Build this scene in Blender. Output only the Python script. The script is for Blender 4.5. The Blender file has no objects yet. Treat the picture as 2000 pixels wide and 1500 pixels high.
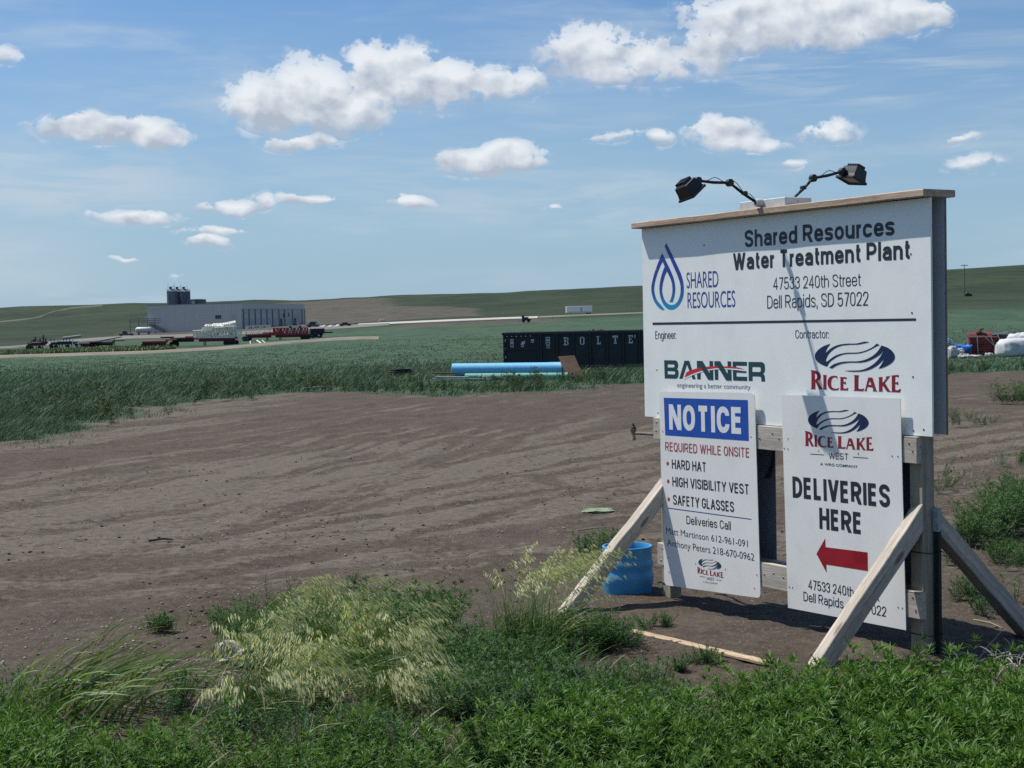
import bpy, math, random
import numpy as np
from mathutils import Vector, Matrix
from mathutils.geometry import tessellate_polygon
R = math.radians
random.seed(7); RNG = np.random.default_rng(7)
SC = bpy.context.scene
COL = SC.collection

# ------------------------------------------------------------------ camera
FP, PITCH, ROLL, CAMH = 2863.6, 0.0411673, 0.0211216, 1.80
cam_f = Vector((0, math.cos(PITCH), -math.sin(PITCH)))
_u0 = Vector((0, math.sin(PITCH), math.cos(PITCH))); _r0 = Vector((1, 0, 0))
cam_r = _r0*math.cos(ROLL) - _u0*math.sin(ROLL)
cam_u = _r0*math.sin(ROLL) + _u0*math.cos(ROLL)
cd = bpy.data.cameras.new('camera'); cam = bpy.data.objects.new('camera', cd); COL.objects.link(cam)
cd.sensor_width = 36.0; cd.lens = 36.0*FP/2000.0; cd.clip_start = 0.05; cd.clip_end = 6000
m = Matrix.Identity(4)
for i in range(3):
    m[i][0] = cam_r[i]; m[i][1] = cam_u[i]; m[i][2] = -cam_f[i]
m[2][3] = CAMH
cam.matrix_world = m
SC.camera = cam

# ------------------------------------------------------------------ view, sun, sky
SC.view_settings.view_transform = 'Standard'; SC.view_settings.look = 'None'
SC.view_settings.exposure = 0.13; SC.view_settings.gamma = 1.0
SC.view_settings.use_curve_mapping = False
SC.cycles.use_denoising = False
SUN_EL, SUN_AZ = R(60.2), R(-62.3)          # azimuth from +Y, clockwise
SKY_STRENGTH = 0.085; SUN_STRENGTH = 5.0
sd = Vector((math.sin(SUN_AZ)*math.cos(SUN_EL), math.cos(SUN_AZ)*math.cos(SUN_EL), math.sin(SUN_EL)))
ld = bpy.data.lights.new('sun', 'SUN'); ld.energy = SUN_STRENGTH; ld.angle = R(0.53); ld.color = (1.0, 0.94, 0.86)
lo = bpy.data.objects.new('sun', ld); COL.objects.link(lo)
lo.rotation_euler = sd.to_track_quat('Z', 'Y').to_euler(); lo.location = (0, 0, 50)

class NB:
    """small node-graph writer"""
    def __init__(s, nt): s.nt = nt; s.n = nt.nodes; s.l = nt.links
    def put(s, sock, v):
        if isinstance(v, bpy.types.NodeSocket): s.l.new(v, sock)
        elif v is not None: sock.default_value = v
    def math(s, op, a, b=None, c=None, clamp=False):
        n = s.n.new('ShaderNodeMath'); n.operation = op; n.use_clamp = clamp
        s.put(n.inputs[0], a)
        if b is not None: s.put(n.inputs[1], b)
        if c is not None: s.put(n.inputs[2], c)
        return n.outputs[0]
    def vec(s, op, a, b=None, out=0):
        n = s.n.new('ShaderNodeVectorMath'); n.operation = op
        s.put(n.inputs[0], a)
        if b is not None: s.put(n.inputs[1], b)
        return n.outputs['Value'] if out == 'v' else n.outputs[out]
    def comb(s, x, y, z):
        n = s.n.new('ShaderNodeCombineXYZ'); s.put(n.inputs[0], x); s.put(n.inputs[1], y); s.put(n.inputs[2], z); return n.outputs[0]
    def sep(s, v):
        n = s.n.new('ShaderNodeSeparateXYZ'); s.put(n.inputs[0], v); return n.outputs
    def noise(s, v, scale, detail=4, rough=.5, dist=0.0):
        n = s.n.new('ShaderNodeTexNoise'); s.put(n.inputs['Vector'], v); n.inputs['Scale'].default_value = scale
        n.inputs['Detail'].default_value = detail; n.inputs['Roughness'].default_value = rough
        n.inputs['Distortion'].default_value = dist; return n.outputs['Fac']
    def voro(s, v, scale, feat='F1'):
        n = s.n.new('ShaderNodeTexVoronoi'); n.feature = feat; s.put(n.inputs['Vector'], v); n.inputs['Scale'].default_value = scale
        return n.outputs['Distance'], n.outputs['Color']
    def ramp(s, v, lo, hi, a=0.0, b=1.0, smooth=True):
        n = s.n.new('ShaderNodeMapRange'); n.interpolation_type = 'SMOOTHSTEP' if smooth else 'LINEAR'
        s.put(n.inputs[0], v); n.inputs[1].default_value = lo; n.inputs[2].default_value = hi
        n.inputs[3].default_value = a; n.inputs[4].default_value = b; return n.outputs[0]
    def mix(s, f, a, b, mode='MIX'):
        n = s.n.new('ShaderNodeMix'); n.data_type = 'RGBA'; n.blend_type = mode
        s.put(n.inputs[0], f)
        for sk, v in ((n.inputs[6], a), (n.inputs[7], b)):
            if isinstance(v, tuple) and len(v) == 3: v = (*v, 1)
            s.put(sk, v)
        return n.outputs[2]
    def attr(s, name):
        n = s.n.new('ShaderNodeAttribute'); n.attribute_name = name; return n.outputs['Fac']
    def coord(s, which='Object'):
        n = s.n.new('ShaderNodeTexCoord'); return n.outputs[which]
    def bump(s, h, strength, dist):
        n = s.n.new('ShaderNodeBump'); n.inputs['Strength'].default_value = strength; n.inputs['Distance'].default_value = dist
        s.put(n.inputs['Height'], h); return n.outputs[0]

def ray_dir(px, py):
    return cam_f + cam_r*((px-1000)/FP) + cam_u*((750-py)/FP)

# sky: Nishita plus a field of fair-weather cumulus, laid out by bearing and height above the horizon (degrees)
W = bpy.data.worlds.new('World'); SC.world = W; W.use_nodes = True
nt = W.node_tree; nt.nodes.clear(); B = NB(nt)
sky = nt.nodes.new('ShaderNodeTexSky'); sky.sky_type = 'NISHITA'; sky.sun_disc = False
sky.sun_elevation = SUN_EL; sky.sun_rotation = SUN_AZ % (2*math.pi)
sky.altitude = 450; sky.air_density = 1.0; sky.dust_density = 1.2; sky.ozone_density = 1.6
D = B.coord('Generated')
x, y, z = B.sep(D)
az = B.math('MULTIPLY', B.math('ARCTAN2', x, y), 57.2958)
el = B.math('MULTIPLY', B.math('ARCSINE', B.math('MINIMUM', B.math('MAXIMUM', z, -1.0), 1.0)), 57.2958)
# clouds: bearing, height, half width, half height (degrees), fullness
CLOUDS = [
 (540,205,85,48,1.1),(600,182,75,62,1.15),(655,210,95,45,1.1),(490,214,50,22,.8),(705,225,60,28,.9),
 (728,150,52,58,1.1),(795,150,68,52,1.1),(822,120,34,26,.9),(860,165,95,42,1.1),(945,168,85,34,.95),(1025,168,55,26,.75),
 (1110,105,52,44,.62),(1165,100,66,44,.72),(1185,142,80,22,.75),(1255,115,70,42,.62),(1310,135,60,32,.6),(1370,95,60,46,.72),
 (1460,40,110,52,1.1),(1500,66,130,34,1.1),(1580,20,120,50,1.1),(1620,62,90,30,1.0),(1700,30,100,44,1.0),(1790,28,62,24,.85),(1420,70,70,34,.95),
 (1415,262,62,28,1.0),(1385,250,38,22,.9),(1465,282,50,14,.7),(1300,272,22,14,.7),(1200,266,60,8,.35),
 (1612,258,52,16,.62),(1640,248,22,12,.6),(1870,272,46,9,.55),(1905,322,50,12,.42),(1555,325,24,10,.5),
 (960,316,112,28,1.1),(985,298,62,22,1.1),(1050,325,40,12,.8),
 (150,248,72,26,1.0),(170,240,36,20,.9),(250,255,85,26,1.05),(310,272,58,20,1.05),(110,240,34,20,.6),
 (578,280,64,13,.9),(625,272,20,12,.8),
 (265,424,72,15,.85),(440,404,62,13,.75),(525,398,22,15,.75),(605,392,58,11,.8),(425,452,58,9,.6),(412,474,32,12,.85),
 (804,396,30,14,.9),(243,505,22,5,.7),(345,535,20,6,.30),(12,112,24,14,.6),(1072,400,14,6,.45),
 # beyond the frame the same sky goes on
 (-500,300,180,60,1.1),(-350,60,160,60,1.0),(-900,180,240,80,1.1),(2300,200,160,50,1.0),(2600,60,260,80,1.1),(2900,330,150,40,1.0),
 (900,-330,260,90,1.1),(300,-250,200,70,1.0),(1700,-260,220,80,1.1),
]
P = B.comb(az, el, 0.0)
wob = B.noise(B.vec('MULTIPLY', D, (1, 1, 1.6)), 26, 2, .5)
P = B.vec('ADD', P, B.comb(B.ramp(wob, .3, .7, -.26, .26), B.ramp(wob, .3, .7, .13, -.13), 0.0))
F = None; HS = None; WS = None
for ci, (cx, cy, rx, ry, wt) in enumerate(CLOUDS):
    if ci and ci % 10 == 0: P = B.vec('ADD', P, B.comb(0.0, 0.0, B.math('MULTIPLY', B.math('ADD', B.math('ADD', F, HS), WS), 1e-6)))
    d = ray_dir(cx, cy).normalized()
    ca = math.degrees(math.atan2(d.x, d.y)); ce = math.degrees(math.asin(d.z)); k = 57.3/FP
    q = B.vec('MULTIPLY', B.vec('SUBTRACT', P, (ca, ce, 0.0)), (1/(rx*k*1.20), 1/(ry*k*1.26), 0.0))
    f = B.math('MULTIPLY', B.math('SUBTRACT', 1.0, B.vec('LENGTH', q, out='v')), wt, clamp=False)
    fp = B.math('MAXIMUM', f, 0.0)
    qh = B.math('MULTIPLY', B.sep(q)[1], fp)
    F = f if F is None else B.math('MAXIMUM', F, f)
    HS = qh if HS is None else B.math('ADD', HS, qh)
    WS = fp if WS is None else B.math('ADD', WS, fp)
hgt = B.math('DIVIDE', HS, B.math('MAXIMUM', WS, .02))
Dn = B.vec('MULTIPLY', D, (1, 1, 1.2))
n0 = B.noise(Dn, 24, 3, .5)
n1 = B.noise(Dn, 75, 9, .64, .2)
n1b = B.noise(B.vec('ADD', Dn, (-.0040, 0.0, .0075)), 44, 5, .46)
n1c = B.noise(Dn, 44, 5, .46)
dens = B.math('ADD', F, B.math('ADD', B.math('MULTIPLY', B.math('SUBTRACT', n0, .5), .9), B.math('MULTIPLY', B.math('SUBTRACT', n1, .5), 2.25)))
gate = B.ramp(F, -.40, -.02)
# the windward, upper side is crisp, the base and lee side fray out
edge = B.ramp(hgt, -.5, .4, .62, .30)
cover = B.math('MULTIPLY', B.math('MINIMUM', B.math('MAXIMUM', B.math('DIVIDE', B.math('SUBTRACT', dens, -.10), edge), 0.0), 1.0), gate)
cover = B.math('MULTIPLY', B.ramp(cover, 0, 1), B.ramp(F, -.25, .55, .35, 1.0))
emb = B.math('MULTIPLY', B.math('SUBTRACT', n1c, n1b), 2.6)
shade = B.math('ADD', B.math('ADD', B.math('MULTIPLY', hgt, .85), .60), emb)
shade = B.math('SUBTRACT', shade, B.ramp(dens, .45, 1.3, 0.0, .18))
shade = B.math('MINIMUM', B.math('MAXIMUM', shade, 0.0), 1.0)
ccol = B.mix(shade, (4.7, 5.35, 6.4), (9.0, 9.4, 9.8))
# thin high veil, streaked along the horizon
Ds = B.vec('MULTIPLY', D, (1, 1, 6.0))
v1 = B.noise(Ds, 3.2, 5, .6, .4)
v2 = B.noise(Ds, 12, 5, .6, .5)
veil = B.math('MULTIPLY', B.ramp(v1, .38, .70), B.ramp(v2, .25, .80))
# a hazier patch low on the left, streaky cirrus higher on the right
pat = B.vec('MULTIPLY', B.vec('SUBTRACT', P, (-17.5, 5.6, 0.0)), (1/7.5, 1/1.9, 0.0))
pat = B.math('MULTIPLY', B.ramp(B.vec('LENGTH', pat, out='v'), 1.25, .2), B.ramp(v2, .2, .62))
pat2 = B.vec('MULTIPLY', B.vec('SUBTRACT', P, (13.0, 9.0, 0.0)), (1/9.0, 1/1.6, 0.0))
pat2 = B.math('MULTIPLY', B.ramp(B.vec('LENGTH', pat2, out='v'), 1.2, .2), B.ramp(B.noise(B.vec('MULTIPLY', D, (1, 1, 12.0)), 9, 6, .62, .6), .42, .70))
pat3 = B.vec('MULTIPLY', B.vec('SUBTRACT', P, (-21.0, 2.9, 0.0)), (1/7.0, 1/2.2, 0.0))
pat = B.math('MAXIMUM', pat, B.math('MULTIPLY', B.ramp(B.vec('LENGTH', pat3, out='v'), 1.3, .1), B.ramp(v1, .25, .6)))
veil = B.math('MAXIMUM', B.math('MULTIPLY', veil, .75), B.math('MAXIMUM', B.math('MULTIPLY', pat, .85), B.math('MULTIPLY', pat2, .60)))
low = B.ramp(el, -1.0, 13.0, .92, 0.0, smooth=False)
skyc = B.mix(1.0, sky.outputs[0], (.68, .94, 1.19), 'MULTIPLY')
skyc = B.mix(low, skyc, (3.9, 5.6, 7.1))
skyc = B.mix(veil, skyc, (5.6, 6.7, 7.7))
skyc = B.mix(B.math('MULTIPLY', cover, .96), skyc, ccol)
bg = nt.nodes.new('ShaderNodeBackground'); bg.inputs['Strength'].default_value = SKY_STRENGTH
nt.links.new(skyc, bg.inputs['Color'])
wo = nt.nodes.new('ShaderNodeOutputWorld'); nt.links.new(bg.outputs[0], wo.inputs['Surface'])
W.cycles.sampling_method = 'MANUAL'; W.cycles.sample_map_resolution = 512

# ------------------------------------------------------------------ helpers
def tag(o, label=None, cat=None, group=None, kind=None):
    if label: o['label'] = label
    if cat: o['category'] = cat
    if group: o['group'] = group
    if kind: o['kind'] = kind
    return o

def empty(name, loc=(0, 0, 0), rz=0.0):
    o = bpy.data.objects.new(name, None); COL.objects.link(o); o.empty_display_size = .2
    o.location = loc; o.rotation_euler = (0, 0, rz); return o

def link(name, me, parent=None, mtx=None):
    o = bpy.data.objects.new(name, me); COL.objects.link(o)
    if parent: o.parent = parent
    if mtx is not None: o.matrix_local = mtx
    return o

def mesh(name, V, Fc, mat, parent=None, smooth=False, attrs=None, mtx=None):
    me = bpy.data.meshes.new(name)
    V = np.asarray(V, dtype=np.float32).reshape(-1, 3)
    if isinstance(Fc, np.ndarray) and Fc.ndim == 2:
        k = Fc.shape[1]; n = len(Fc)
        me.vertices.add(len(V)); me.vertices.foreach_set('co', V.ravel())
        me.loops.add(n*k); me.loops.foreach_set('vertex_index', Fc.astype(np.int32).ravel())
        me.polygons.add(n); me.polygons.foreach_set('loop_start', np.arange(0, n*k, k, dtype=np.int32))
        me.polygons.foreach_set('loop_total', np.full(n, k, dtype=np.int32))
        me.update(calc_edges=True)
    else:
        me.from_pydata([tuple(v) for v in V], [], [list(f) for f in Fc]); me.update()
    if smooth: me.polygons.foreach_set('use_smooth', np.ones(len(me.polygons), dtype=bool))
    if attrs:
        for k, a in attrs.items():
            at_ = me.attributes.new(k, 'FLOAT', 'POINT'); at_.data.foreach_set('value', np.asarray(a, dtype=np.float32))
    if mat:
        for mm in (mat if isinstance(mat, (list, tuple)) else [mat]): me.materials.append(mm)
    return link(name, me, parent, mtx)

class MB:
    """collects boxes, bars, tubes and plates into one mesh"""
    def __init__(s): s.v = []; s.f = []
    def add(s, V, Fs):
        o = len(s.v); s.v += [tuple(v) for v in V]; s.f += [tuple(i+o for i in f) for f in Fs]; return s
    def box(s, c, d, rz=0.0, bev=0.0):
        x, y, z = c; a, b, h = d[0]/2, d[1]/2, d[2]/2
        cs, sn = math.cos(rz), math.sin(rz)
        def T(p): return (x+p[0]*cs-p[1]*sn, y+p[0]*sn+p[1]*cs, z+p[2])
        if bev <= 0:
            pts = [(-a,-b,-h),(a,-b,-h),(a,b,-h),(-a,b,-h),(-a,-b,h),(a,-b,h),(a,b,h),(-a,b,h)]
            return s.add([T(p) for p in pts], [(0,3,2,1),(4,5,6,7),(0,1,5,4),(1,2,6,5),(2,3,7,6),(3,0,4,7)])
        e = min(bev, a*.9, b*.9, h*.9); pts = []
        for sz in (-1, 1):
            for sy in (-1, 1):
                for sx in (-1, 1):
                    pts += [(sx*(a-e), sy*(b-e), sz*h), (sx*(a-e), sy*b, sz*(h-e)), (sx*a, sy*(b-e), sz*(h-e))]
        def ix(sx, sy, sz, k): return ((sz > 0)*4+(sy > 0)*2+(sx > 0))*3+k
        fs = []
        for sz in (-1, 1):
            q = [ix(-1,-1,sz,0), ix(1,-1,sz,0), ix(1,1,sz,0), ix(-1,1,sz,0)]; fs.append(q if sz > 0 else q[::-1])
        for sy in (-1, 1):
            q = [ix(-1,sy,-1,1), ix(1,sy,-1,1), ix(1,sy,1,1), ix(-1,sy,1,1)]; fs.append(q if sy < 0 else q[::-1])
        for sx in (-1, 1):
            q = [ix(sx,-1,-1,2), ix(sx,1,-1,2), ix(sx,1,1,2), ix(sx,-1,1,2)]; fs.append(q if sx > 0 else q[::-1])
        for sy in (-1, 1):
            for sz in (-1, 1):
                q = [ix(-1,sy,sz,0), ix(1,sy,sz,0), ix(1,sy,sz,1), ix(-1,sy,sz,1)]; fs.append(q if sy*sz < 0 else q[::-1])
        for sx in (-1, 1):
            for sz in (-1, 1):
                q = [ix(sx,-1,sz,0), ix(sx,1,sz,0), ix(sx,1,sz,2), ix(sx,-1,sz,2)]; fs.append(q if sx*sz > 0 else q[::-1])
        for sx in (-1, 1):
            for sy in (-1, 1):
                q = [ix(sx,sy,-1,1), ix(sx,sy,1,1), ix(sx,sy,1,2), ix(sx,sy,-1,2)]; fs.append(q if sx*sy < 0 else q[::-1])
        for sx in (-1, 1):
            for sy in (-1, 1):
                for sz in (-1, 1):
                    q = [ix(sx,sy,sz,0), ix(sx,sy,sz,1), ix(sx,sy,sz,2)]; fs.append(q if sx*sy*sz < 0 else q[::-1])
        return s.add([T(p) for p in pts], fs)
    def bar(s, p0, p1, w, h=None, up=(0, 0, 1)):
        h = h or w; p0 = Vector(p0); p1 = Vector(p1); d = (p1-p0).normalized(); up = Vector(up)
        if abs(d.dot(up)) > .97: up = Vector((0, 1, 0))
        sx = d.cross(up).normalized(); sy = sx.cross(d).normalized(); V = []
        for p in (p0, p1):
            for a, b in ((-1,-1),(1,-1),(1,1),(-1,1)): V.append(p+sx*a*w/2+sy*b*h/2)
        return s.add(V, [(0,1,2,3),(4,7,6,5),(0,4,5,1),(1,5,6,2),(2,6,7,3),(3,7,4,0)])
    def tube(s, pts, r, n=8, cap=True):
        pts = [Vector(p) for p in pts]; rs = r if isinstance(r, (list, tuple)) else [r]*len(pts); V = []; Fs = []
        up = None
        for i, p in enumerate(pts):
            d = (pts[min(i+1, len(pts)-1)]-pts[max(i-1, 0)]).normalized()
            if up is None:
                a = Vector((0, 0, 1)) if abs(d.z) < .9 else Vector((1, 0, 0)); up = d.cross(a).normalized()
            up = (up-d*up.dot(d)).normalized(); sd_ = d.cross(up)
            for k in range(n):
                t = 2*math.pi*k/n; V.append(p+up*math.cos(t)*rs[i]+sd_*math.sin(t)*rs[i])
        for i in range(len(pts)-1):
            for k in range(n): Fs.append((i*n+k, i*n+(k+1) % n, (i+1)*n+(k+1) % n, (i+1)*n+k))
        if cap: Fs.append(tuple(range(n))[::-1]); Fs.append(tuple((len(pts)-1)*n+k for k in range(n)))
        return s.add(V, Fs)
    def lathe(s, prof, c=(0, 0, 0), n=24, axis='z'):
        V = []; Fs = []
        for r, h in prof:
            for k in range(n):
                t = 2*math.pi*k/n; a, b = r*math.cos(t), r*math.sin(t)
                V.append({'z': (c[0]+a, c[1]+b, c[2]+h), 'x': (c[0]+h, c[1]+a, c[2]+b), 'y': (c[0]+b, c[1]+h, c[2]+a)}[axis])
        for i in range(len(prof)-1):
            for k in range(n): Fs.append((i*n+k, i*n+(k+1) % n, (i+1)*n+(k+1) % n, (i+1)*n+k))
        if prof[0][0] > 1e-4: Fs.append(tuple(range(n))[::-1])
        if prof[-1][0] > 1e-4: Fs.append(tuple((len(prof)-1)*n+k for k in range(n)))
        return s.add(V, Fs)
    def build(s, name, mat, parent=None, smooth=False, mtx=None):
        o = mesh(name, s.v, s.f, mat, parent, smooth, mtx=mtx)
        if smooth:
            try:
                o.data.set_sharp_from_angle(angle=R(35))
            except Exception: pass
        return o

# ------------------------------------------------------------------ numpy noise
def _hash(ix, iy, seed):
    h = (ix.astype(np.int64)*374761393 + iy.astype(np.int64)*668265263 + seed*1442695041) & 0xffffffff
    h = ((h ^ (h >> 13))*1274126177) & 0xffffffff
    return ((h ^ (h >> 16)) & 0xffffff)/float(0xffffff)
def vn(x, y, seed=0):
    ix = np.floor(x); iy = np.floor(y); fx = x-ix; fy = y-iy
    fx = fx*fx*fx*(fx*(fx*6-15)+10); fy = fy*fy*fy*(fy*(fy*6-15)+10)
    a = _hash(ix, iy, seed); b = _hash(ix+1, iy, seed); c = _hash(ix, iy+1, seed); d = _hash(ix+1, iy+1, seed)
    return (a*(1-fx)+b*fx)*(1-fy)+(c*(1-fx)+d*fx)*fy
def fbm(x, y, octv=4, seed=0, g=.5):
    s = 0; a = 1.0; t = 0
    for i in range(octv):
        s = s+a*vn(x*(2**i)+i*17.3, y*(2**i)-i*9.1, seed+i); t += a; a *= g
    return s/t
def sstep(v, a, b):
    t = np.clip((v-a)/(b-a), 0, 1); return t*t*(3-2*t)

# ------------------------------------------------------------------ terrain heights
def hor(px): return 632.05-.02112*(px-1000)
TPX = np.array([-900, -300, 0, 290, 600, 900, 1250, 1700, 2000, 2400, 3000], float)
ROWS = [(330, [715,704,697,688,668,652,642,638,634,630,626]), (380, [706,693,685,676,661,645,634,628,624,618,612]),
        (520, [690,680,675,657,641,625,611,598,590,582,575]), (600, [685,676,669,652,637,621,606,591,583,573,565]),
        (700, [680,668,655,643,628,612,597,582,572,562,552]), (850, [660,648,632,620,608,594,580,562,546,532,520]),
        (1100, [618,606,600,590,583.5,572.5,556,536,516,500,488])]
_D = [0, 45, 52, 67, 110, 200]; _Z = []
_rt = np.interp(TPX, [1250, 2000], [0, 1])
_z = [np.zeros(11), np.full(11, -.02), -.15+.09*_rt, -.35+.28*_rt, -.95+.45*_rt]
z330 = 1.8+(hor(TPX)-np.array(ROWS[0][1]))/FP*330
_z.append(.45*_z[-1]+.55*z330)
for d, ys in ROWS: _D.append(d); _z.append(1.8+(hor(TPX)-np.array(ys))/FP*d)
_D += [1300, 2600]; _z += [_z[-1]-9, _z[-1]-40]
_Dg = np.concatenate([np.arange(0, 60, 3), np.arange(60, 2600, 10)]).astype(float)
_Zg = np.array([[np.interp(d, _D, [r[c] for r in _z]) for c in range(11)] for d in _Dg])
_Zs = _Zg.copy()
for it in range(6):
    k = _Zs.copy(); k[1:-1] = .25*_Zs[:-2]+.5*_Zs[1:-1]+.25*_Zs[2:]; k[:18] = _Zs[:18]
    _Zs = k
# the crest of the hill keeps its height
TT = (TPX-1000)/FP
def base_h(x, y):
    yy = np.clip(y, 0, 2590); t = np.clip(x/np.maximum(yy, 30), TT[0], TT[-1])
    i = np.clip(np.searchsorted(_Dg, yy, side='right')-1, 0, len(_Dg)-2); fd = (yy-_Dg[i])/(_Dg[i+1]-_Dg[i])
    j = np.clip(np.searchsorted(TT, t, side='right')-1, 0, 9); ft = (t-TT[j])/(TT[j+1]-TT[j]); ft = ft*ft*(3-2*ft)*.5+ft*.5
    return (_Zs[i, j]*(1-fd)+_Zs[i+1, j]*fd)*(1-ft)+(_Zs[i, j+1]*(1-fd)+_Zs[i+1, j+1]*fd)*ft
DIRT = [(-60,-60),(-60,8),(-22,15),(-12,20.5),(-8.65,24.6),(-8.5,28.6),(-8.5,34.8),(-7.5,39.2),(-5.8,41.4),(-3.5,39.6),(-1.35,38.5),(1.1,39.1),(2.2,42),(3.7,42.8),(13.3,44.4),(25,46.5),(60,50),(60,-60)]
def poly_sd(x, y, poly):
    d = np.full(x.shape, 1e9); ins = np.zeros(x.shape, bool); n = len(poly)
    for i in range(n):
        ax, ay = poly[i]; bx, by = poly[(i+1) % n]
        ex, ey = bx-ax, by-ay; wx, wy = x-ax, y-ay
        t = np.clip((wx*ex+wy*ey)/(ex*ex+ey*ey), 0, 1)
        d = np.minimum(d, (wx-ex*t)**2+(wy-ey*t)**2)
        c = ((ay <= y) & (by > y)) | ((by <= y) & (ay > y))
        with np.errstate(divide='ignore', invalid='ignore'):
            ins ^= c & (x < ax+(y-ay)*ex/(ey if ey != 0 else 1e-9))
    d = np.sqrt(d); return np.where(ins, d, -d)
# wheel tracks curving over the yard
TRACKS = [
 [(-7.6,20.6),(-5.9,22.4),(-4.4,23.6),(-2.6,25.2),(-.4,27.2)],
 [(-5.2,12.2),(-3.6,14.6),(-2.9,17.2),(-2.3,21.5),(-1.0,27.5),(1.0,34)],
 [(-9,10.5),(-4.65,13.4),(-3.3,16.2),(-2.2,20),(-.6,27),(2.2,35),(6,45)],
 [(-10,12.0),(-5.6,14.8),(-4.3,17.5),(-3.1,21.5),(-1.2,28),(1.8,36.5),(5,46)],
 [(-8,8.6),(-4.0,11.4),(-2.2,13.6),(.2,18),(3.2,23),(8,30),(16,38)],
 [(-8,7.4),(-3.4,10.0),(-1.2,11.8),(1.3,14.4),(4.5,18),(10,24),(20,33)],
 [(-9,17),(-6.6,19.6),(-5.2,22),(-3.5,26),(-1.5,31.5),(1.5,39),(4,45)],
 [(-10,9.3),(-4.9,12.3),(-3.9,14.8),(-3.0,18.4),(-2.4,23),(-1.8,29),(-1.4,38)],
 [(-6,6.9),(-2.6,8.9),(-.4,10.4),(2.6,12.8),(6,15.6),(12,20)],
 [(-9,20),(-6.9,23),(-5.8,27),(-4,32),(-2,37.5)],
 [(2,12),(4,13.2),(7,14.6),(12,17)], [(2.5,14.5),(5,16),(9,18.4),(15,22)], [(2.0,17),(5,20),(9,24),(15,30)],
]
def dense(pts, n=40):
    p = np.array(pts, float); out = []
    for i in range(len(p)-1):
        p0 = p[max(i-1, 0)]; p1 = p[i]; p2 = p[i+1]; p3 = p[min(i+2, len(p)-1)]
        for t in np.linspace(0, 1, n, endpoint=False):
            out.append(.5*((2*p1)+(-p0+p2)*t+(2*p0-5*p1+4*p2-p3)*t*t+(-p0+3*p1-3*p2+p3)*t**3))
    out.append(p[-1]); return np.array(out)
TRD = [dense(t, 4) for t in TRACKS]
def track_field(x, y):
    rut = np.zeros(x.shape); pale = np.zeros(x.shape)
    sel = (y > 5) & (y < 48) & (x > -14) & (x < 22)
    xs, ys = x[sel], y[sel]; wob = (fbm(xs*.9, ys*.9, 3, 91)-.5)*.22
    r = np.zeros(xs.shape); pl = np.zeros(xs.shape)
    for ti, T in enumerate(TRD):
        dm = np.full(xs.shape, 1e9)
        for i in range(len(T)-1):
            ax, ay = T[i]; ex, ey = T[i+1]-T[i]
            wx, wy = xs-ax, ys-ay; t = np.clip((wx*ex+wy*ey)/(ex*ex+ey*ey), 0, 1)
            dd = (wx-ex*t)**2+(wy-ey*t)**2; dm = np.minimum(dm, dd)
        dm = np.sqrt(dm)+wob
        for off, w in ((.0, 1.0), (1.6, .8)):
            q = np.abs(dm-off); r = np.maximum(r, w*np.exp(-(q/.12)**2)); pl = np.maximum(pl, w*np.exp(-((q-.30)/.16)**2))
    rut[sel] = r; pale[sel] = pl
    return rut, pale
def bumps(x, y):
    near = sstep(-y, -60, -25)
    h = (fbm(x*1.1, y*1.1, 4, 3)-.5)*.09
    h += (fbm(x*7, y*7, 3, 11)-.5)*.03*sstep(-y, -26, -12)
    h += np.abs(fbm(x*16, y*16, 2, 23)-.5)*.022*sstep(-y, -16, -9)
    return h*near
_hcache = {}
def H(x, y):
    xa = np.atleast_1d(np.asarray(x, float)); ya = np.atleast_1d(np.asarray(y, float))
    h = base_h(xa, ya)+bumps(xa, ya)+(fbm(xa*.02, ya*.012, 4, 40)-.5)*2.4*sstep(ya, 560, 900)
    return h if np.ndim(x) else float(h[0])
def project(x, y, z):
    v = Vector((x, y, z-CAMH)); dd = v.dot(cam_f); return 1000+FP*v.dot(cam_r)/dd, 750-FP*v.dot(cam_u)/dd
def ground(px, d):
    """the point of the ground at distance d on the bearing px"""
    x = (px-1000)/FP*d
    for i in range(4):
        z = H(x, d); q = project(x, d, z); x += (px-q[0])/FP*d
    return Vector((x, d, H(x, d)))
def ground_hit(px, py):
    r = np.array(ray_dir(px, py)); lo_, hi_ = 3.0, 1500.0
    for n_ in (260, 40, 40):
        t = np.geomspace(lo_, hi_, n_); hit = t*r[2]+CAMH < H(t*r[0], t*r[1])
        i = int(np.argmax(hit)) if hit.any() else n_-1
        lo_, hi_ = t[max(i-1, 0)], t[i]
    x_, y_ = hi_*r[0], hi_*r[1]; return Vector((x_, y_, H(x_, y_)))

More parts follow.
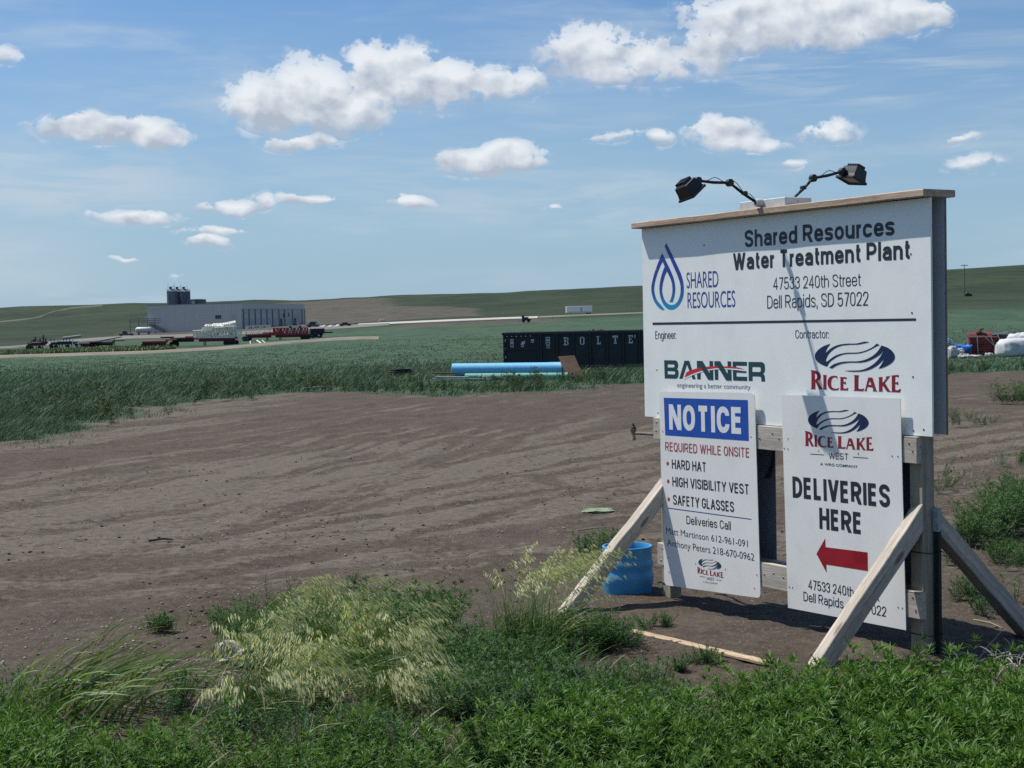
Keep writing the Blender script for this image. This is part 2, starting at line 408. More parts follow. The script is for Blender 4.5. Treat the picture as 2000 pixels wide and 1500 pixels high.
# ------------------------------------------------------------------ materials
MATS = {}
def new_mat(name):
    mt = bpy.data.materials.new(name); mt.use_nodes = True; nt_ = mt.node_tree; nt_.nodes.clear()
    out = nt_.nodes.new('ShaderNodeOutputMaterial'); p = nt_.nodes.new('ShaderNodeBsdfPrincipled')
    nt_.links.new(p.outputs[0], out.inputs[0]); return mt, NB(nt_), p, out
def plain(name, col, rough=.6, metal=0.0, var=.12, scale=8, bump=.0, spec=.4, coat=0.0, dirt=None, dirt_amt=.0):
    if name in MATS: return MATS[name]
    mt, b, p, out = new_mat(name); co = b.coord('Object')
    n = b.noise(co, scale, 5, .6)
    c0 = tuple(v*(1-var) for v in col); c1 = tuple(min(1, v*(1+var)) for v in col)
    c = b.mix(b.ramp(n, .3, .7), c0, c1)
    if dirt: c = b.mix(b.math('MULTIPLY', b.ramp(b.noise(co, scale*.6, 6, .7), .5, .75), dirt_amt), c, dirt)
    b.put(p.inputs['Base Color'], c)
    p.inputs['Metallic'].default_value = metal; p.inputs['Specular IOR Level'].default_value = spec
    p.inputs['Coat Weight'].default_value = coat
    b.put(p.inputs['Roughness'], b.ramp(n, .2, .8, max(.05, rough-.08), min(1, rough+.08)))
    if bump > 0: b.put(p.inputs['Normal'], b.bump(b.noise(co, scale*5, 4, .6), bump, .01))
    MATS[name] = mt; return mt
def wood(name, a, bcol, knots=True, scale=1.0, crack=.5, rough=.8):
    mt, b, p, out = new_mat(name); co = b.coord('Object')
    w = b.vec('MULTIPLY', co, (1.1*scale, 22*scale, 22*scale))
    n = b.noise(w, 1.6, 6, .62, .35)
    w2 = b.vec('MULTIPLY', co, (2.2*scale, 60*scale, 60*scale)); n2 = b.noise(w2, 2.0, 4, .6)
    rings = b.math('SINE', b.math('MULTIPLY', b.noise(b.vec('MULTIPLY', co, (1.6, 9, 9)), 1.5, 2, .5, .6), 60))
    c = b.mix(b.ramp(n, .32, .68), a, bcol)
    c = b.mix(b.math('MULTIPLY', b.ramp(rings, .2, 1.0), .32), c, tuple(v*.62 for v in a))
    c = b.mix(b.math('MULTIPLY', b.ramp(n2, .55, .8), .4), c, tuple(v*.5 for v in a))
    blot = b.noise(co, 7, 4, .6); c = b.mix(b.math('MULTIPLY', b.ramp(blot, .5, .75), .28), c, tuple(v*.66 for v in a))
    kd, kc = b.voro(b.vec('MULTIPLY', co, (2.6, 9, 9)), 1.0)
    if knots: c = b.mix(b.math('MULTIPLY', b.ramp(kd, .16, .08), .75), c, (a[0]*.28, a[1]*.24, a[2]*.2))
    cr = b.ramp(b.noise(b.vec('MULTIPLY', co, (.7, 26, 26)), 2.2, 3, .5), .66, .72)
    c = b.mix(b.math('MULTIPLY', cr, crack), c, (.03, .026, .022))
    b.put(p.inputs['Base Color'], c); p.inputs['Roughness'].default_value = rough; p.inputs['Specular IOR Level'].default_value = .2
    hh = b.math('SUBTRACT', b.math('ADD', b.math('MULTIPLY', n, .6), b.math('MULTIPLY', n2, .4)), b.math('MULTIPLY', cr, .8))
    b.put(p.inputs['Normal'], b.bump(hh, .5, .004)); MATS[name] = mt; return mt
def foliage(name, young, old, dead=(.30, .25, .12), dead_amt=.0, trans=.25, rough=.55):
    mt, b, p, out = new_mat(name)
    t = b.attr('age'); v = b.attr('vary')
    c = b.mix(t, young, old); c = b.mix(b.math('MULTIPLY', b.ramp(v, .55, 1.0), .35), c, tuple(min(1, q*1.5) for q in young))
    c = b.mix(b.math('MULTIPLY', b.ramp(v, .30, 0.0), .45), c, tuple(q*.55 for q in old))
    if dead_amt: c = b.mix(b.math('MULTIPLY', b.ramp(v, 1-dead_amt, 1.0, 0, 1), .9), c, dead)
    b.put(p.inputs['Base Color'], c); p.inputs['Roughness'].default_value = rough; p.inputs['Specular IOR Level'].default_value = .35
    tr = b.n.new('ShaderNodeBsdfTranslucent'); b.put(tr.inputs[0], b.mix(1.0, c, (1.0, 1.15, .55), 'MULTIPLY'))
    mx = b.n.new('ShaderNodeMixShader'); mx.inputs[0].default_value = trans
    b.l.new(p.outputs[0], mx.inputs[1]); b.l.new(tr.outputs[0], mx.inputs[2]); b.l.new(mx.outputs[0], out.inputs[0])
    MATS[name] = mt; return mt

# ground material
mt_g, b, p, out = new_mat('soil_and_field')
co = b.coord('Object')
dirtA, dryRutShadeA, fieldA, brownA, scrubA, palA = (b.attr(k) for k in ('dirt', 'dry', 'field', 'brown', 'scrub', 'pale'))
n_a = b.noise(co, 1.3, 6, .6); n_b = b.noise(co, 11, 7, .70); n_c = b.noise(co, 70, 4, .6)
soil = b.mix(b.ramp(n_a, .3, .7), (.055, .043, .033), (.082, .066, .051))
soil = b.mix(b.math('MULTIPLY', b.ramp(n_b, .46, .64), .6), soil, (.104, .084, .068))
n_g = b.noise(co, 34, 5, .7)
soil = b.mix(b.math('MULTIPLY', b.ramp(n_g, .52, .66), .5), soil, (.135, .110, .088))
soil = b.mix(b.math('MULTIPLY', b.ramp(n_g, .46, .36), .5), soil, (.026, .021, .019))
soil = b.mix(b.math('MULTIPLY', b.ramp(n_b, .45, .25), .55), soil, (.030, .025, .024))
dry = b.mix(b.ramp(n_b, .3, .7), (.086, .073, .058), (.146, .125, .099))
soil = b.mix(b.ramp(b.math('ADD', dryRutShadeA, b.math('MULTIPLY', b.math('SUBTRACT', n_b, .5), 1.5)), .22, .78), soil, dry)
pd, pc = b.voro(co, 46)
peb = b.math('MULTIPLY', b.ramp(pd, .26, .15), b.ramp(b.noise(co, 1.7, 4, .6), .38, .60))
peb = b.math('MULTIPLY', peb, b.math('GREATER_THAN', b.sep(pc)[0], .55))
soil = b.mix(peb, soil, b.mix(b.sep(pc)[1], (.14, .115, .10), (.40, .35, .30)))
strw = b.noise(b.vec('MULTIPLY', co, (30, 110, 30)), 1.0, 3, .6)
soil = b.mix(b.math('MULTIPLY', b.math('MULTIPLY', b.ramp(strw, .62, .74), scrubA), .7), soil, (.20, .17, .10))
n_f = b.noise(co, .35, 6, .6); n_f2 = b.noise(b.vec('MULTIPLY', co, (1, .35, 1)), 1.6, 6, .65); n_far = b.noise(b.vec('MULTIPLY', co, (1, .5, 1)), .018, 7, .62)
grs = b.mix(b.ramp(n_f2, .3, .7), (.022, .050, .026), (.046, .086, .044))
fld = b.mix(b.ramp(n_f, .3, .7), (.036, .073, .043), (.053, .096, .054))
fld = b.mix(b.math('MULTIPLY', b.ramp(n_far, .42, .66), .5), fld, (.050, .080, .036))
fld = b.mix(b.math('MULTIPLY', b.ramp(b.noise(b.vec('MULTIPLY', co, (.6, .25, 1)), .12, 6, .65), .42, .62), .65), fld, (.026, .052, .034))
fld = b.mix(b.math('MULTIPLY', b.ramp(b.noise(b.vec('MULTIPLY', co, (1, .2, 1)), .9, 5, .7), .48, .64), .5), fld, (.066, .112, .070))
grass = b.mix(fieldA, grs, fld)
hill = b.mix(b.ramp(n_far, .35, .65), (.015, .030, .015), (.029, .047, .022))
hill = b.mix(b.math('MULTIPLY', b.ramp(b.noise(b.vec('MULTIPLY', co, (.3, 1.4, 1)), .045, 6, .65, .6), .46, .66), .5), hill, (.050, .060, .036))
hill = b.mix(b.math('MULTIPLY', b.ramp(b.noise(b.vec('MULTIPLY', co, (.5, 1.4, 1)), .11, 6, .7), .50, .62), .75), hill, (.010, .019, .010))
hill = b.mix(b.math('MULTIPLY', b.ramp(b.noise(b.vec('MULTIPLY', co, (.12, .8, 1)), .16, 5, .7, .8), .56, .66), .5), hill, (.070, .080, .045))
grass = b.mix(b.attr('hill'), grass, hill)
brn = b.mix(b.ramp(b.noise(b.vec('MULTIPLY', co, (.5, 1.2, 1)), .22, 6, .75), .38, .62), (.046, .045, .037), (.098, .090, .070))
grass = b.mix(b.ramp(b.math('ADD', brownA, b.math('MULTIPLY', b.math('SUBTRACT', b.noise(co, .05, 6, .7), .5), .9)), .35, .65), grass, brn)
col = b.mix(dirtA, grass, soil)
b.put(p.inputs['Base Color'], col); p.inputs['Roughness'].default_value = .92; p.inputs['Specular IOR Level'].default_value = .15
hh = b.math('ADD', b.math('MULTIPLY', n_b, 1.0), b.math('ADD', b.math('MULTIPLY', n_c, .35), b.math('MULTIPLY', peb, .25)))
b.put(p.inputs['Normal'], b.bump(hh, .75, .03))
GROUND_MAT = mt_g

# ------------------------------------------------------------------ ground mesh
def lines(a, bnd, step):
    o = [a]
    while o[-1] < bnd: o.append(o[-1]+step(o[-1]))
    return o
ys = list(np.arange(-60, 3, 3.0))+lines(3, 4.4, lambda v: .1)+lines(4.5, 1300, lambda v: min(max(.036, v*v/3300), 6.0))+[1340,1400,1500,1700,2000,2300,2600]
xr = lines(3.6, 1500, lambda v: min(max(.05, (v-2.6)*.052), 4.0) if v < 330 else 30)
xl = [-(v-.4) for v in lines(3.6, 1500, lambda v: min(max(.05, (v-2.6)*.052), 4.0) if v < 330 else 30)]
xs = xl[::-1]+list(np.arange(-3.15, 3.58, .05))+xr
XX, YY = np.meshgrid(np.array(xs), np.array(ys)); X = XX.ravel(); Y = YY.ravel()
sdp = poly_sd(X, Y, DIRT)+(fbm(X*.55, Y*.55, 4, 5)-.5)*3.4
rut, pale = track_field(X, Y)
dirt = sstep(sdp, -.25, .45)
Z = base_h(X, Y)+bumps(X, Y)
Z += (fbm(X*.02, Y*.012, 4, 40)-.5)*2.4*sstep(Y, 560, 900)
ndm = (fbm(X*.8, Y*.8, 3, 61))
Z += dirt*(-.030*rut*ndm*1.4)*sstep(Y, 9.0, 10.5)
# small mound of dug soil round the sign posts
for mx_, my_, mr, mh in ((.88, 9.33, .35, .05), (1.95, 7.75, .4, .04), (1.1, 7.9, .8, .025)):
    Z += mh*np.exp(-((X-mx_)**2+(Y-my_)**2)/mr**2)
_gy = np.linspace(0, 60, 601); _ga = np.interp(_gy, [6, 10, 13, 18, 30, 45], [.50, .60, .95, 1.15, 1.08, .95])   # bearing of the wheel marks
_gg = np.concatenate([[0], np.cumsum(.1/np.tan(_ga[:-1]))])
yc = np.clip(Y, 0, 60); sn_a = np.sin(np.interp(yc, _gy, _ga)); v_ = (X-np.interp(yc, _gy, _gg))*sn_a; u_ = yc/np.maximum(sn_a, .4)
strk = fbm(u_*.13, v_*1.5, 4, 73); strk2 = fbm(u_*.22, v_*5.0, 5, 77, .72)
dry_rut_shade = -1.0+.34*fbm(X*.28, Y*.22, 3, 71)+1.05*strk+1.25*strk2+.95*pale*fbm(X*.6, Y*.6, 3, 72)**1.5-1.5*rut*fbm(X*.5, Y*.5, 3, 74)  # the rut term darkens the soil along the wheel ruts as painted shadow
dry_rut_shade -= .26*sstep(strk, .44, .30)
dry_rut_shade += .22*sstep(sdp, 2.6, .2)*sstep(Y, 20, 26)+.14*sstep(Y, 10, 13)*sstep(-Y, -23, -17)
dry_rut_shade = dry_rut_shade*sstep(Y, 8.6, 11.5)-.34*sstep(Y, 23, 29)*sstep(X, -7.5, -3.5)+.04
Z += dirt*(strk2-.5)*.006*sstep(Y, 9.5, 12)
field = sstep(Y, 46, 60)
hill_ = sstep(Y+(fbm(X*.02, Y*.02, 4, 9)-.5)*60, 430, 520)
TX = X/np.maximum(Y, 30)*FP+1000
zz_ = (Z-1.8)/np.maximum(Y, 30)
brown = sstep(TX, 560, 600)*sstep(-TX, -1010, -860)*sstep(Y, 600, 640)*sstep(-(Y+(TX-600)*.55), -1010, -930)
brown = np.maximum(brown, sstep(TX, 480, 600)*sstep(-TX, -900, -640)*sstep(Y, 600, 640)*sstep(-Y, -1060, -1020))
brown = np.maximum(brown, sstep(TX, 130, 330)*sstep(-TX, -640, -600)*sstep(Y, 500, 540)*sstep(-Y, -690, -620))
brown = np.maximum(brown, .7*sstep(TX, 700, 800)*sstep(-TX, -1180, -1050)*sstep(Y, 425, 440)*sstep(-Y, -500, -480))
scrub = np.clip(sstep(X-(Y-8)*.12, 2.4, 3.4)*sstep(Y, 8, 9.5)*sstep(-Y, -26, -16)+sstep(sdp, 2.0, .5)*sstep(Y, 22, 30), 0, 1)
nq = len(xs); nr = len(ys)
I = (np.arange(nr-1)[:, None]*nq+np.arange(nq-1)[None, :]).ravel()
Q = np.stack([I, I+1, I+nq+1, I+nq], 1)
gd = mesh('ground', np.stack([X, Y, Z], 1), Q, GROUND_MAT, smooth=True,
          attrs=dict(dirt=dirt, dry=dry_rut_shade, field=field, brown=brown, scrub=scrub, hill=hill_, pale=pale))  # dry carries soil dryness together with the painted rut shade
tag(gd, kind='structure')
print('ground verts', len(X))

# draped strips: the tracks and roads of the far yard
def road(name, near_px, far_px, mat, lift=.30, n=60, depth=None):
    a = [ground_hit(*q) for q in near_px]; c = [ground_hit(*q) for q in far_px]
    A = dense([(v.x, v.y) for v in a], 24); Cc = dense([(v.x, v.y) for v in c], 24)
    k = 11; V = []; Fs = []
    js = np.arange(k)/(k-1); Q_ = A[:, None, :]*(1-js)[None, :, None]+Cc[:, None, :]*js[None, :, None]
    w = np.where((np.arange(k) == 0) | (np.arange(k) == k-1), 0.0, 1.0)[None, :]
    V = np.stack([Q_[..., 0], Q_[..., 1], H(Q_[..., 0].ravel(), Q_[..., 1].ravel()).reshape(Q_.shape[:2])+lift*w-.05*(1-w)], -1).reshape(-1, 3)
    for i in range(len(A)-1):
        for j in range(k-1): Fs.append((i*k+j, (i+1)*k+j, (i+1)*k+j+1, i*k+j+1))
    return tag(mesh(name, V, Fs, mat, smooth=True), kind='structure')
sand = plain('sandy_gravel', (.165, .145, .110), .95, var=.25, scale=.08)
gravel = plain('grey_gravel', (.155, .142, .130), .95, var=.15, scale=.05)
white_gravel = plain('white_gravel', (.42, .40, .36), .95, var=.1, scale=.05)
PXS = [-250, 0, 120, 250, 350, 430, 500, 580, 640, 690, 740]
sy = [707, 698, 694.5, 690.5, 686, 681.5, 675.5, 669, 664.5, 662, 661]
road('dirt_track', list(zip(PXS, [v+1.2 for v in sy])), list(zip(PXS, [v-2.4 for v in sy])), sand)
PX2 = [60, 150, 240, 330, 420, 500, 580, 640, 700, 760]
s2 = [673.5, 666.5, 660.5, 658, 654.5, 650, 645.5, 641.5, 637.5, 633.2]
road('yard_road', list(zip(PX2, [v+1.6 for v in s2])), list(zip(PX2, [v-3.2 for v in s2])), gravel)
PX3 = [700, 760, 850, 930, 985, 1050]
s3 = [634.5, 631.6, 627.6, 624.3, 622.2, 620]
road('gravel_road', list(zip(PX3, [v+.9 for v in s3])), list(zip(PX3, [v-.8 for v in s3])), white_gravel, lift=.35)
PX4 = [1035, 1090, 1150, 1200, 1250, 1330, 1500]
s4 = [620.2, 618, 615.4, 613.5, 611.5, 608.5, 603]
road('farm_track', list(zip(PX4, [v+.8 for v in s4])), list(zip(PX4, [v-.6 for v in s4])), plain('pale_track', (.15, .15, .095), .95, var=.2, scale=.05), lift=.3)
PX5 = [-250, 0, 50, 75, 110]
s5 = [687, 679.5, 675.8, 674.2, 672.6]
PX6 = [-60, 0, 66, 99, 132, 150, 200]
s6 = [634, 629, 622, 611.5, 604, 601, 597]
road('hill_track', list(zip(PX6, [v+.9 for v in s6])), list(zip(PX6, [v-.9 for v in s6])), plain('pale_grass_track', (.075, .090, .050), .95, var=.15, scale=.05), lift=.4)
road('side_track', list(zip(PX5, [v+1.2 for v in s5])), list(zip(PX5, [v-1.2 for v in s5])), gravel)

# ------------------------------------------------------------------ the project signboard
# local frame: x along the board to the right, y away from the viewer, z up; origin under the left edge of the front panel
YAW = 0.552955088
BX, BY, PW, ZT = 2.14386841, 7.47653752, 2.44, 1.80+0.596134469
ZB = ZT-1.22
axis_x = Vector((math.sin(YAW), -math.cos(YAW), 0)); axis_y = Vector((math.cos(YAW), math.sin(YAW), 0))
ORG = Vector((BX, BY, 0))-axis_x*PW
SRZ = math.atan2(axis_x.y, axis_x.x)
def S(px, py, yoff=0.0):
    """where the line of sight meets the plane of the board (offset yoff behind the panel face)"""
    r = ray_dir(px, py); q = ORG+axis_y*yoff-Vector((0, 0, CAMH)); t = q.dot(axis_y)/r.dot(axis_y)
    p = r*t+Vector((0, 0, CAMH))-ORG; return Vector((p.dot(axis_x), yoff, p.z))
def loc2w(a, y, z): return ORG+axis_x*a+axis_y*y+Vector((0, 0, z))

timber_pale = wood('weathered_pale_timber', (.37, .325, .27), (.56, .505, .43), scale=1)
timber_post = wood('treated_post_timber', (.27, .245, .19), (.38, .345, .275), knots=False, crack=.3)
timber_rail = wood('weathered_rail_timber', (.38, .345, .295), (.50, .46, .40), scale=1)
timber_cap = wood('cap_board_timber', (.34, .25, .185), (.56, .44, .33), knots=False, scale=.8, crack=.35)
white_board = plain('white_sign_board', (.80, .83, .815), .38, var=.025, scale=5, spec=.45, dirt=(.64, .65, .63), dirt_amt=.35)
alu_board = plain('coated_aluminium_sign', (.76, .765, .745), .33, var=.02, scale=4, spec=.5, dirt=(.5, .5, .49), dirt_amt=.3)
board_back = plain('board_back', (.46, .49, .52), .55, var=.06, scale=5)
board_edge = plain('plywood_edge', (.20, .15, .11), .8, var=.25, scale=30)
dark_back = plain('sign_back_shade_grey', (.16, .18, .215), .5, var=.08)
print_dark = plain('black_print', (.022, .028, .040), .4, var=.06)
print_blue = plain('blue_print', (.012, .075, .38), .35, var=.04)
print_red = plain('maroon_print', (.235, .012, .028), .4, var=.08)
print_brick = plain('red_print', (.36, .06, .07), .4, var=.08)
print_navy = plain('navy_print', (.008, .020, .075), .4, var=.06)
print_white = plain('white_print', (.72, .74, .76), .38, var=.03)
print_purple = plain('indigo_print', (.045, .06, .30), .4, var=.05)
print_arrow = plain('dark_red_print', (.27, .008, .018), .4, var=.08)
print_swoosh = plain('bright_red_print', (.52, .03, .035), .4, var=.05)
print_teal = plain('teal_print', (.012, .055, .075), .4, var=.05)
steel_dark = plain('screw_steel', (.12, .12, .12), .4, metal=.8)
# the water-drop emblem fades from dark blue to light blue down its height
mt, b, p, out = new_mat('drop_print'); zc = b.sep(b.coord('Object'))[2]
rp = b.ramp(zc, ZB+.69, ZB+1.08, smooth=False)
b.put(p.inputs['Base Color'], b.mix(b.ramp(rp, .0, .55), b.mix(b.ramp(rp, 0, .3), (.0, .28, .52), (.0, .15, .38)), (.012, .045, .30)))
p.inputs['Roughness'].default_value = .35; drop_print = mt

board = tag(empty('project_signboard', ORG, SRZ), 'large white project signboard on braced timber posts naming the water treatment plant', 'signboard')

def slab(name, a0, a1, y0, y1, z0, z1, mat, parent, bev=.001):
    mb = MB(); mb.box(((a0+a1)/2, (y0+y1)/2, (z0+z1)/2), (abs(a1-a0), abs(y1-y0), abs(z1-z0)), bev=bev)
    return mb.build(name, mat, parent)
fp_ = slab('front_panel', 0, PW, 0, .012, ZB, ZT, white_board, board)
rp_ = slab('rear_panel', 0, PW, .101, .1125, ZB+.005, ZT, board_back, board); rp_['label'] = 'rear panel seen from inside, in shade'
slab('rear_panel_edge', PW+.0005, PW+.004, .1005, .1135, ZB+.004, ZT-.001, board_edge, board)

def beam(name, p0, p1, w, h, mat, parent, up=(0, 0, 1), cut0=None, cut1=None, bev=.003, sub=10, rough=.0015, seed=1, extra=None):
    """a sawn timber from p0 to p1 (w across, h along up), its own x axis running with the grain; cut0/cut1 are end-plane normals"""
    p0 = Vector(p0); p1 = Vector(p1); d = (p1-p0); L = d.length; d.normalize(); up = Vector(up)
    sy = up.cross(d).normalized(); sz = d.cross(sy).normalized()
    M = Matrix(((d.x, sy.x, sz.x, p0.x), (d.y, sy.y, sz.y, p0.y), (d.z, sy.z, sz.z, p0.z), (0, 0, 0, 1)))
    rr = random.Random(seed); V = []; Fs = []
    pr = [(-w/2+bev, -h/2), (w/2-bev, -h/2), (w/2, -h/2+bev), (w/2, h/2-bev), (w/2-bev, h/2), (-w/2+bev, h/2), (-w/2, h/2-bev), (-w/2, -h/2+bev)]
    def endx(x, yy, zz, cut):
        if cut is None: return x
        c = Vector(cut); n = Vector((c.dot(d), c.dot(sy), c.dot(sz))); return x-(n.y*yy+n.z*zz)/n.x
    for i in range(sub+1):
        x = L*i/sub; by, bz = rr.uniform(-rough, rough), rr.uniform(-rough, rough)
        for yy, zz in pr:
            xx = x
            if i == 0: xx = endx(0, yy, zz, cut0)
            if i == sub: xx = endx(L, yy, zz, cut1)
            V.append((xx, yy+by, zz+bz))
    for i in range(sub):
        for k in range(8): Fs.append((i*8+k, i*8+(k+1) % 8, (i+1)*8+(k+1) % 8, (i+1)*8+k))
    Fs.append(tuple(range(8))[::-1]); Fs.append(tuple(sub*8+k for k in range(8)))
    return mesh(name, V, Fs, mat, parent, mtx=M)

# posts (100 mm timbers), rails, cap
YF = .012                                                     # posts stand right behind the front panel
beam('post', (.1825, YF+.0445, -.35), (.1825, YF+.0445, ZT-.002), .089, .089, timber_post, board, up=(0, 1, 0), seed=3)
beam('post', (2.314, YF+.0445, -.35), (2.314, YF+.0445, ZT-.002), .089, .087, timber_post, board, up=(0, 1, 0), seed=4)
YR = -.026
beam('rail', (.122, -.007, ZB-.0705), (2.354, -.007, ZB-.0735), .038, .139, timber_rail, board, seed=5)
beam('rail', (.143, -.007, .2955), (2.374, -.007, .2955), .038, .142, timber_rail, board, seed=6)
beam('rail', (.16, .1205, ZB-.075), (2.30, .1205, ZB-.075), .038, .139, timber_rail, board, seed=7)
beam('rail', (.16, .1205, .29), (2.30, .1205, .29), .038, .139, timber_rail, board, seed=8)
beam('cap_board', (-.028, .0565, ZT+.0205), (2.448, .0565, ZT+.0215), .235, .037, timber_cap, board, up=(0, 0, 1), bev=.004, seed=9)
# braces
def brace(name, p0, p1, seed, vertical_cut=True, lab=None):
    o = beam(name, p0, p1, .089, .089, timber_pale, board, up=(0, 0, 1), cut1=(0, 1, 0), seed=seed, bev=.004, sub=14, rough=.0022)
    if lab: o['label'] = lab
brace('brace', (.105, -.80, -.10), (.185, YF, .725), 11, lab='left front brace of pale weathered timber')
brace('brace', (2.122, -.645, -.14), (2.3165, YF, .735), 12, lab='right front brace of pale weathered timber with a split top end')
brace('brace', (2.27, 1.18, -.20), (2.314, .102, .745), 13, lab='rear brace in shade behind the right post')
# the split at the top of the right brace
# nail and screw heads
def heads(pts, yoff, mat, parent, r=.0045, name='screw'):
    for q in pts:
        c = S(q[0], q[1], yoff); mb = MB(); mb.lathe([(0.0006, -.0016), (r*.8, -.0014), (r, 0)], (c.x, c.y, c.z), 8, 'y'); mb.build(name, mat, parent)
PANEL_HEADS = [(1277, 630.5), (1283, 722), (1285, 806), (1282, 528), (1375, 479), (1781, 611), (1784, 841), (1783, 736), (1779, 496), (1804, 839)]
heads(PANEL_HEADS, -.0005, steel_dark, board, .006)
heads([(1483, 856), (1521, 857), (1508, 846), (1282, 824), (1281, 841), (1775, 866), (1782, 881)], -.0268, steel_dark, board, .006)
heads([(1493, 1122), (1511, 1120), (1530, 1128), (1294, 1071), (1291, 1094), (1782, 1167), (1788, 1193)], -.0268, steel_dark, board, .006)

# lettering and emblems: flat print laid on the faces
def poly_part(name, loops, yoff, mat, parent, px=True):
    """flat print from outlines given where they stand on the board"""
    L = [[(S(a, c, yoff) if px else Vector((a, yoff, c))) for a, c in lp] for lp in loops]
    tris = tessellate_polygon(L); V = [v for lp in L for v in lp]
    F2 = []
    for t in tris:
        n = (V[t[1]]-V[t[0]]).cross(V[t[2]]-V[t[0]]); F2.append(t if n.y < 0 else t[::-1])
    return mesh(name, V, F2, mat, parent)
def text_mesh(s, bold=0.0):
    cu = bpy.data.curves.new('t', 'FONT'); cu.body = s; cu.offset = bold; cu.fill_mode = 'FRONT'; cu.resolution_u = 5
    o = bpy.data.objects.new('t', cu); me = bpy.data.meshes.new_from_object(o)
    V = np.array([v.co[:] for v in me.vertices]); Fs = [tuple(q.vertices) for q in me.polygons]
    bpy.data.objects.remove(o); bpy.data.curves.remove(cu); bpy.data.meshes.remove(me); return V, Fs
CAPH = text_mesh('H')[0][:, 1].max()
R_ = .34
XH = .735
def _ring(a, c, d, e, r=R_): return ('c', [(a, c, r), (d, c, r), (d, e, r), (a, e, r)])
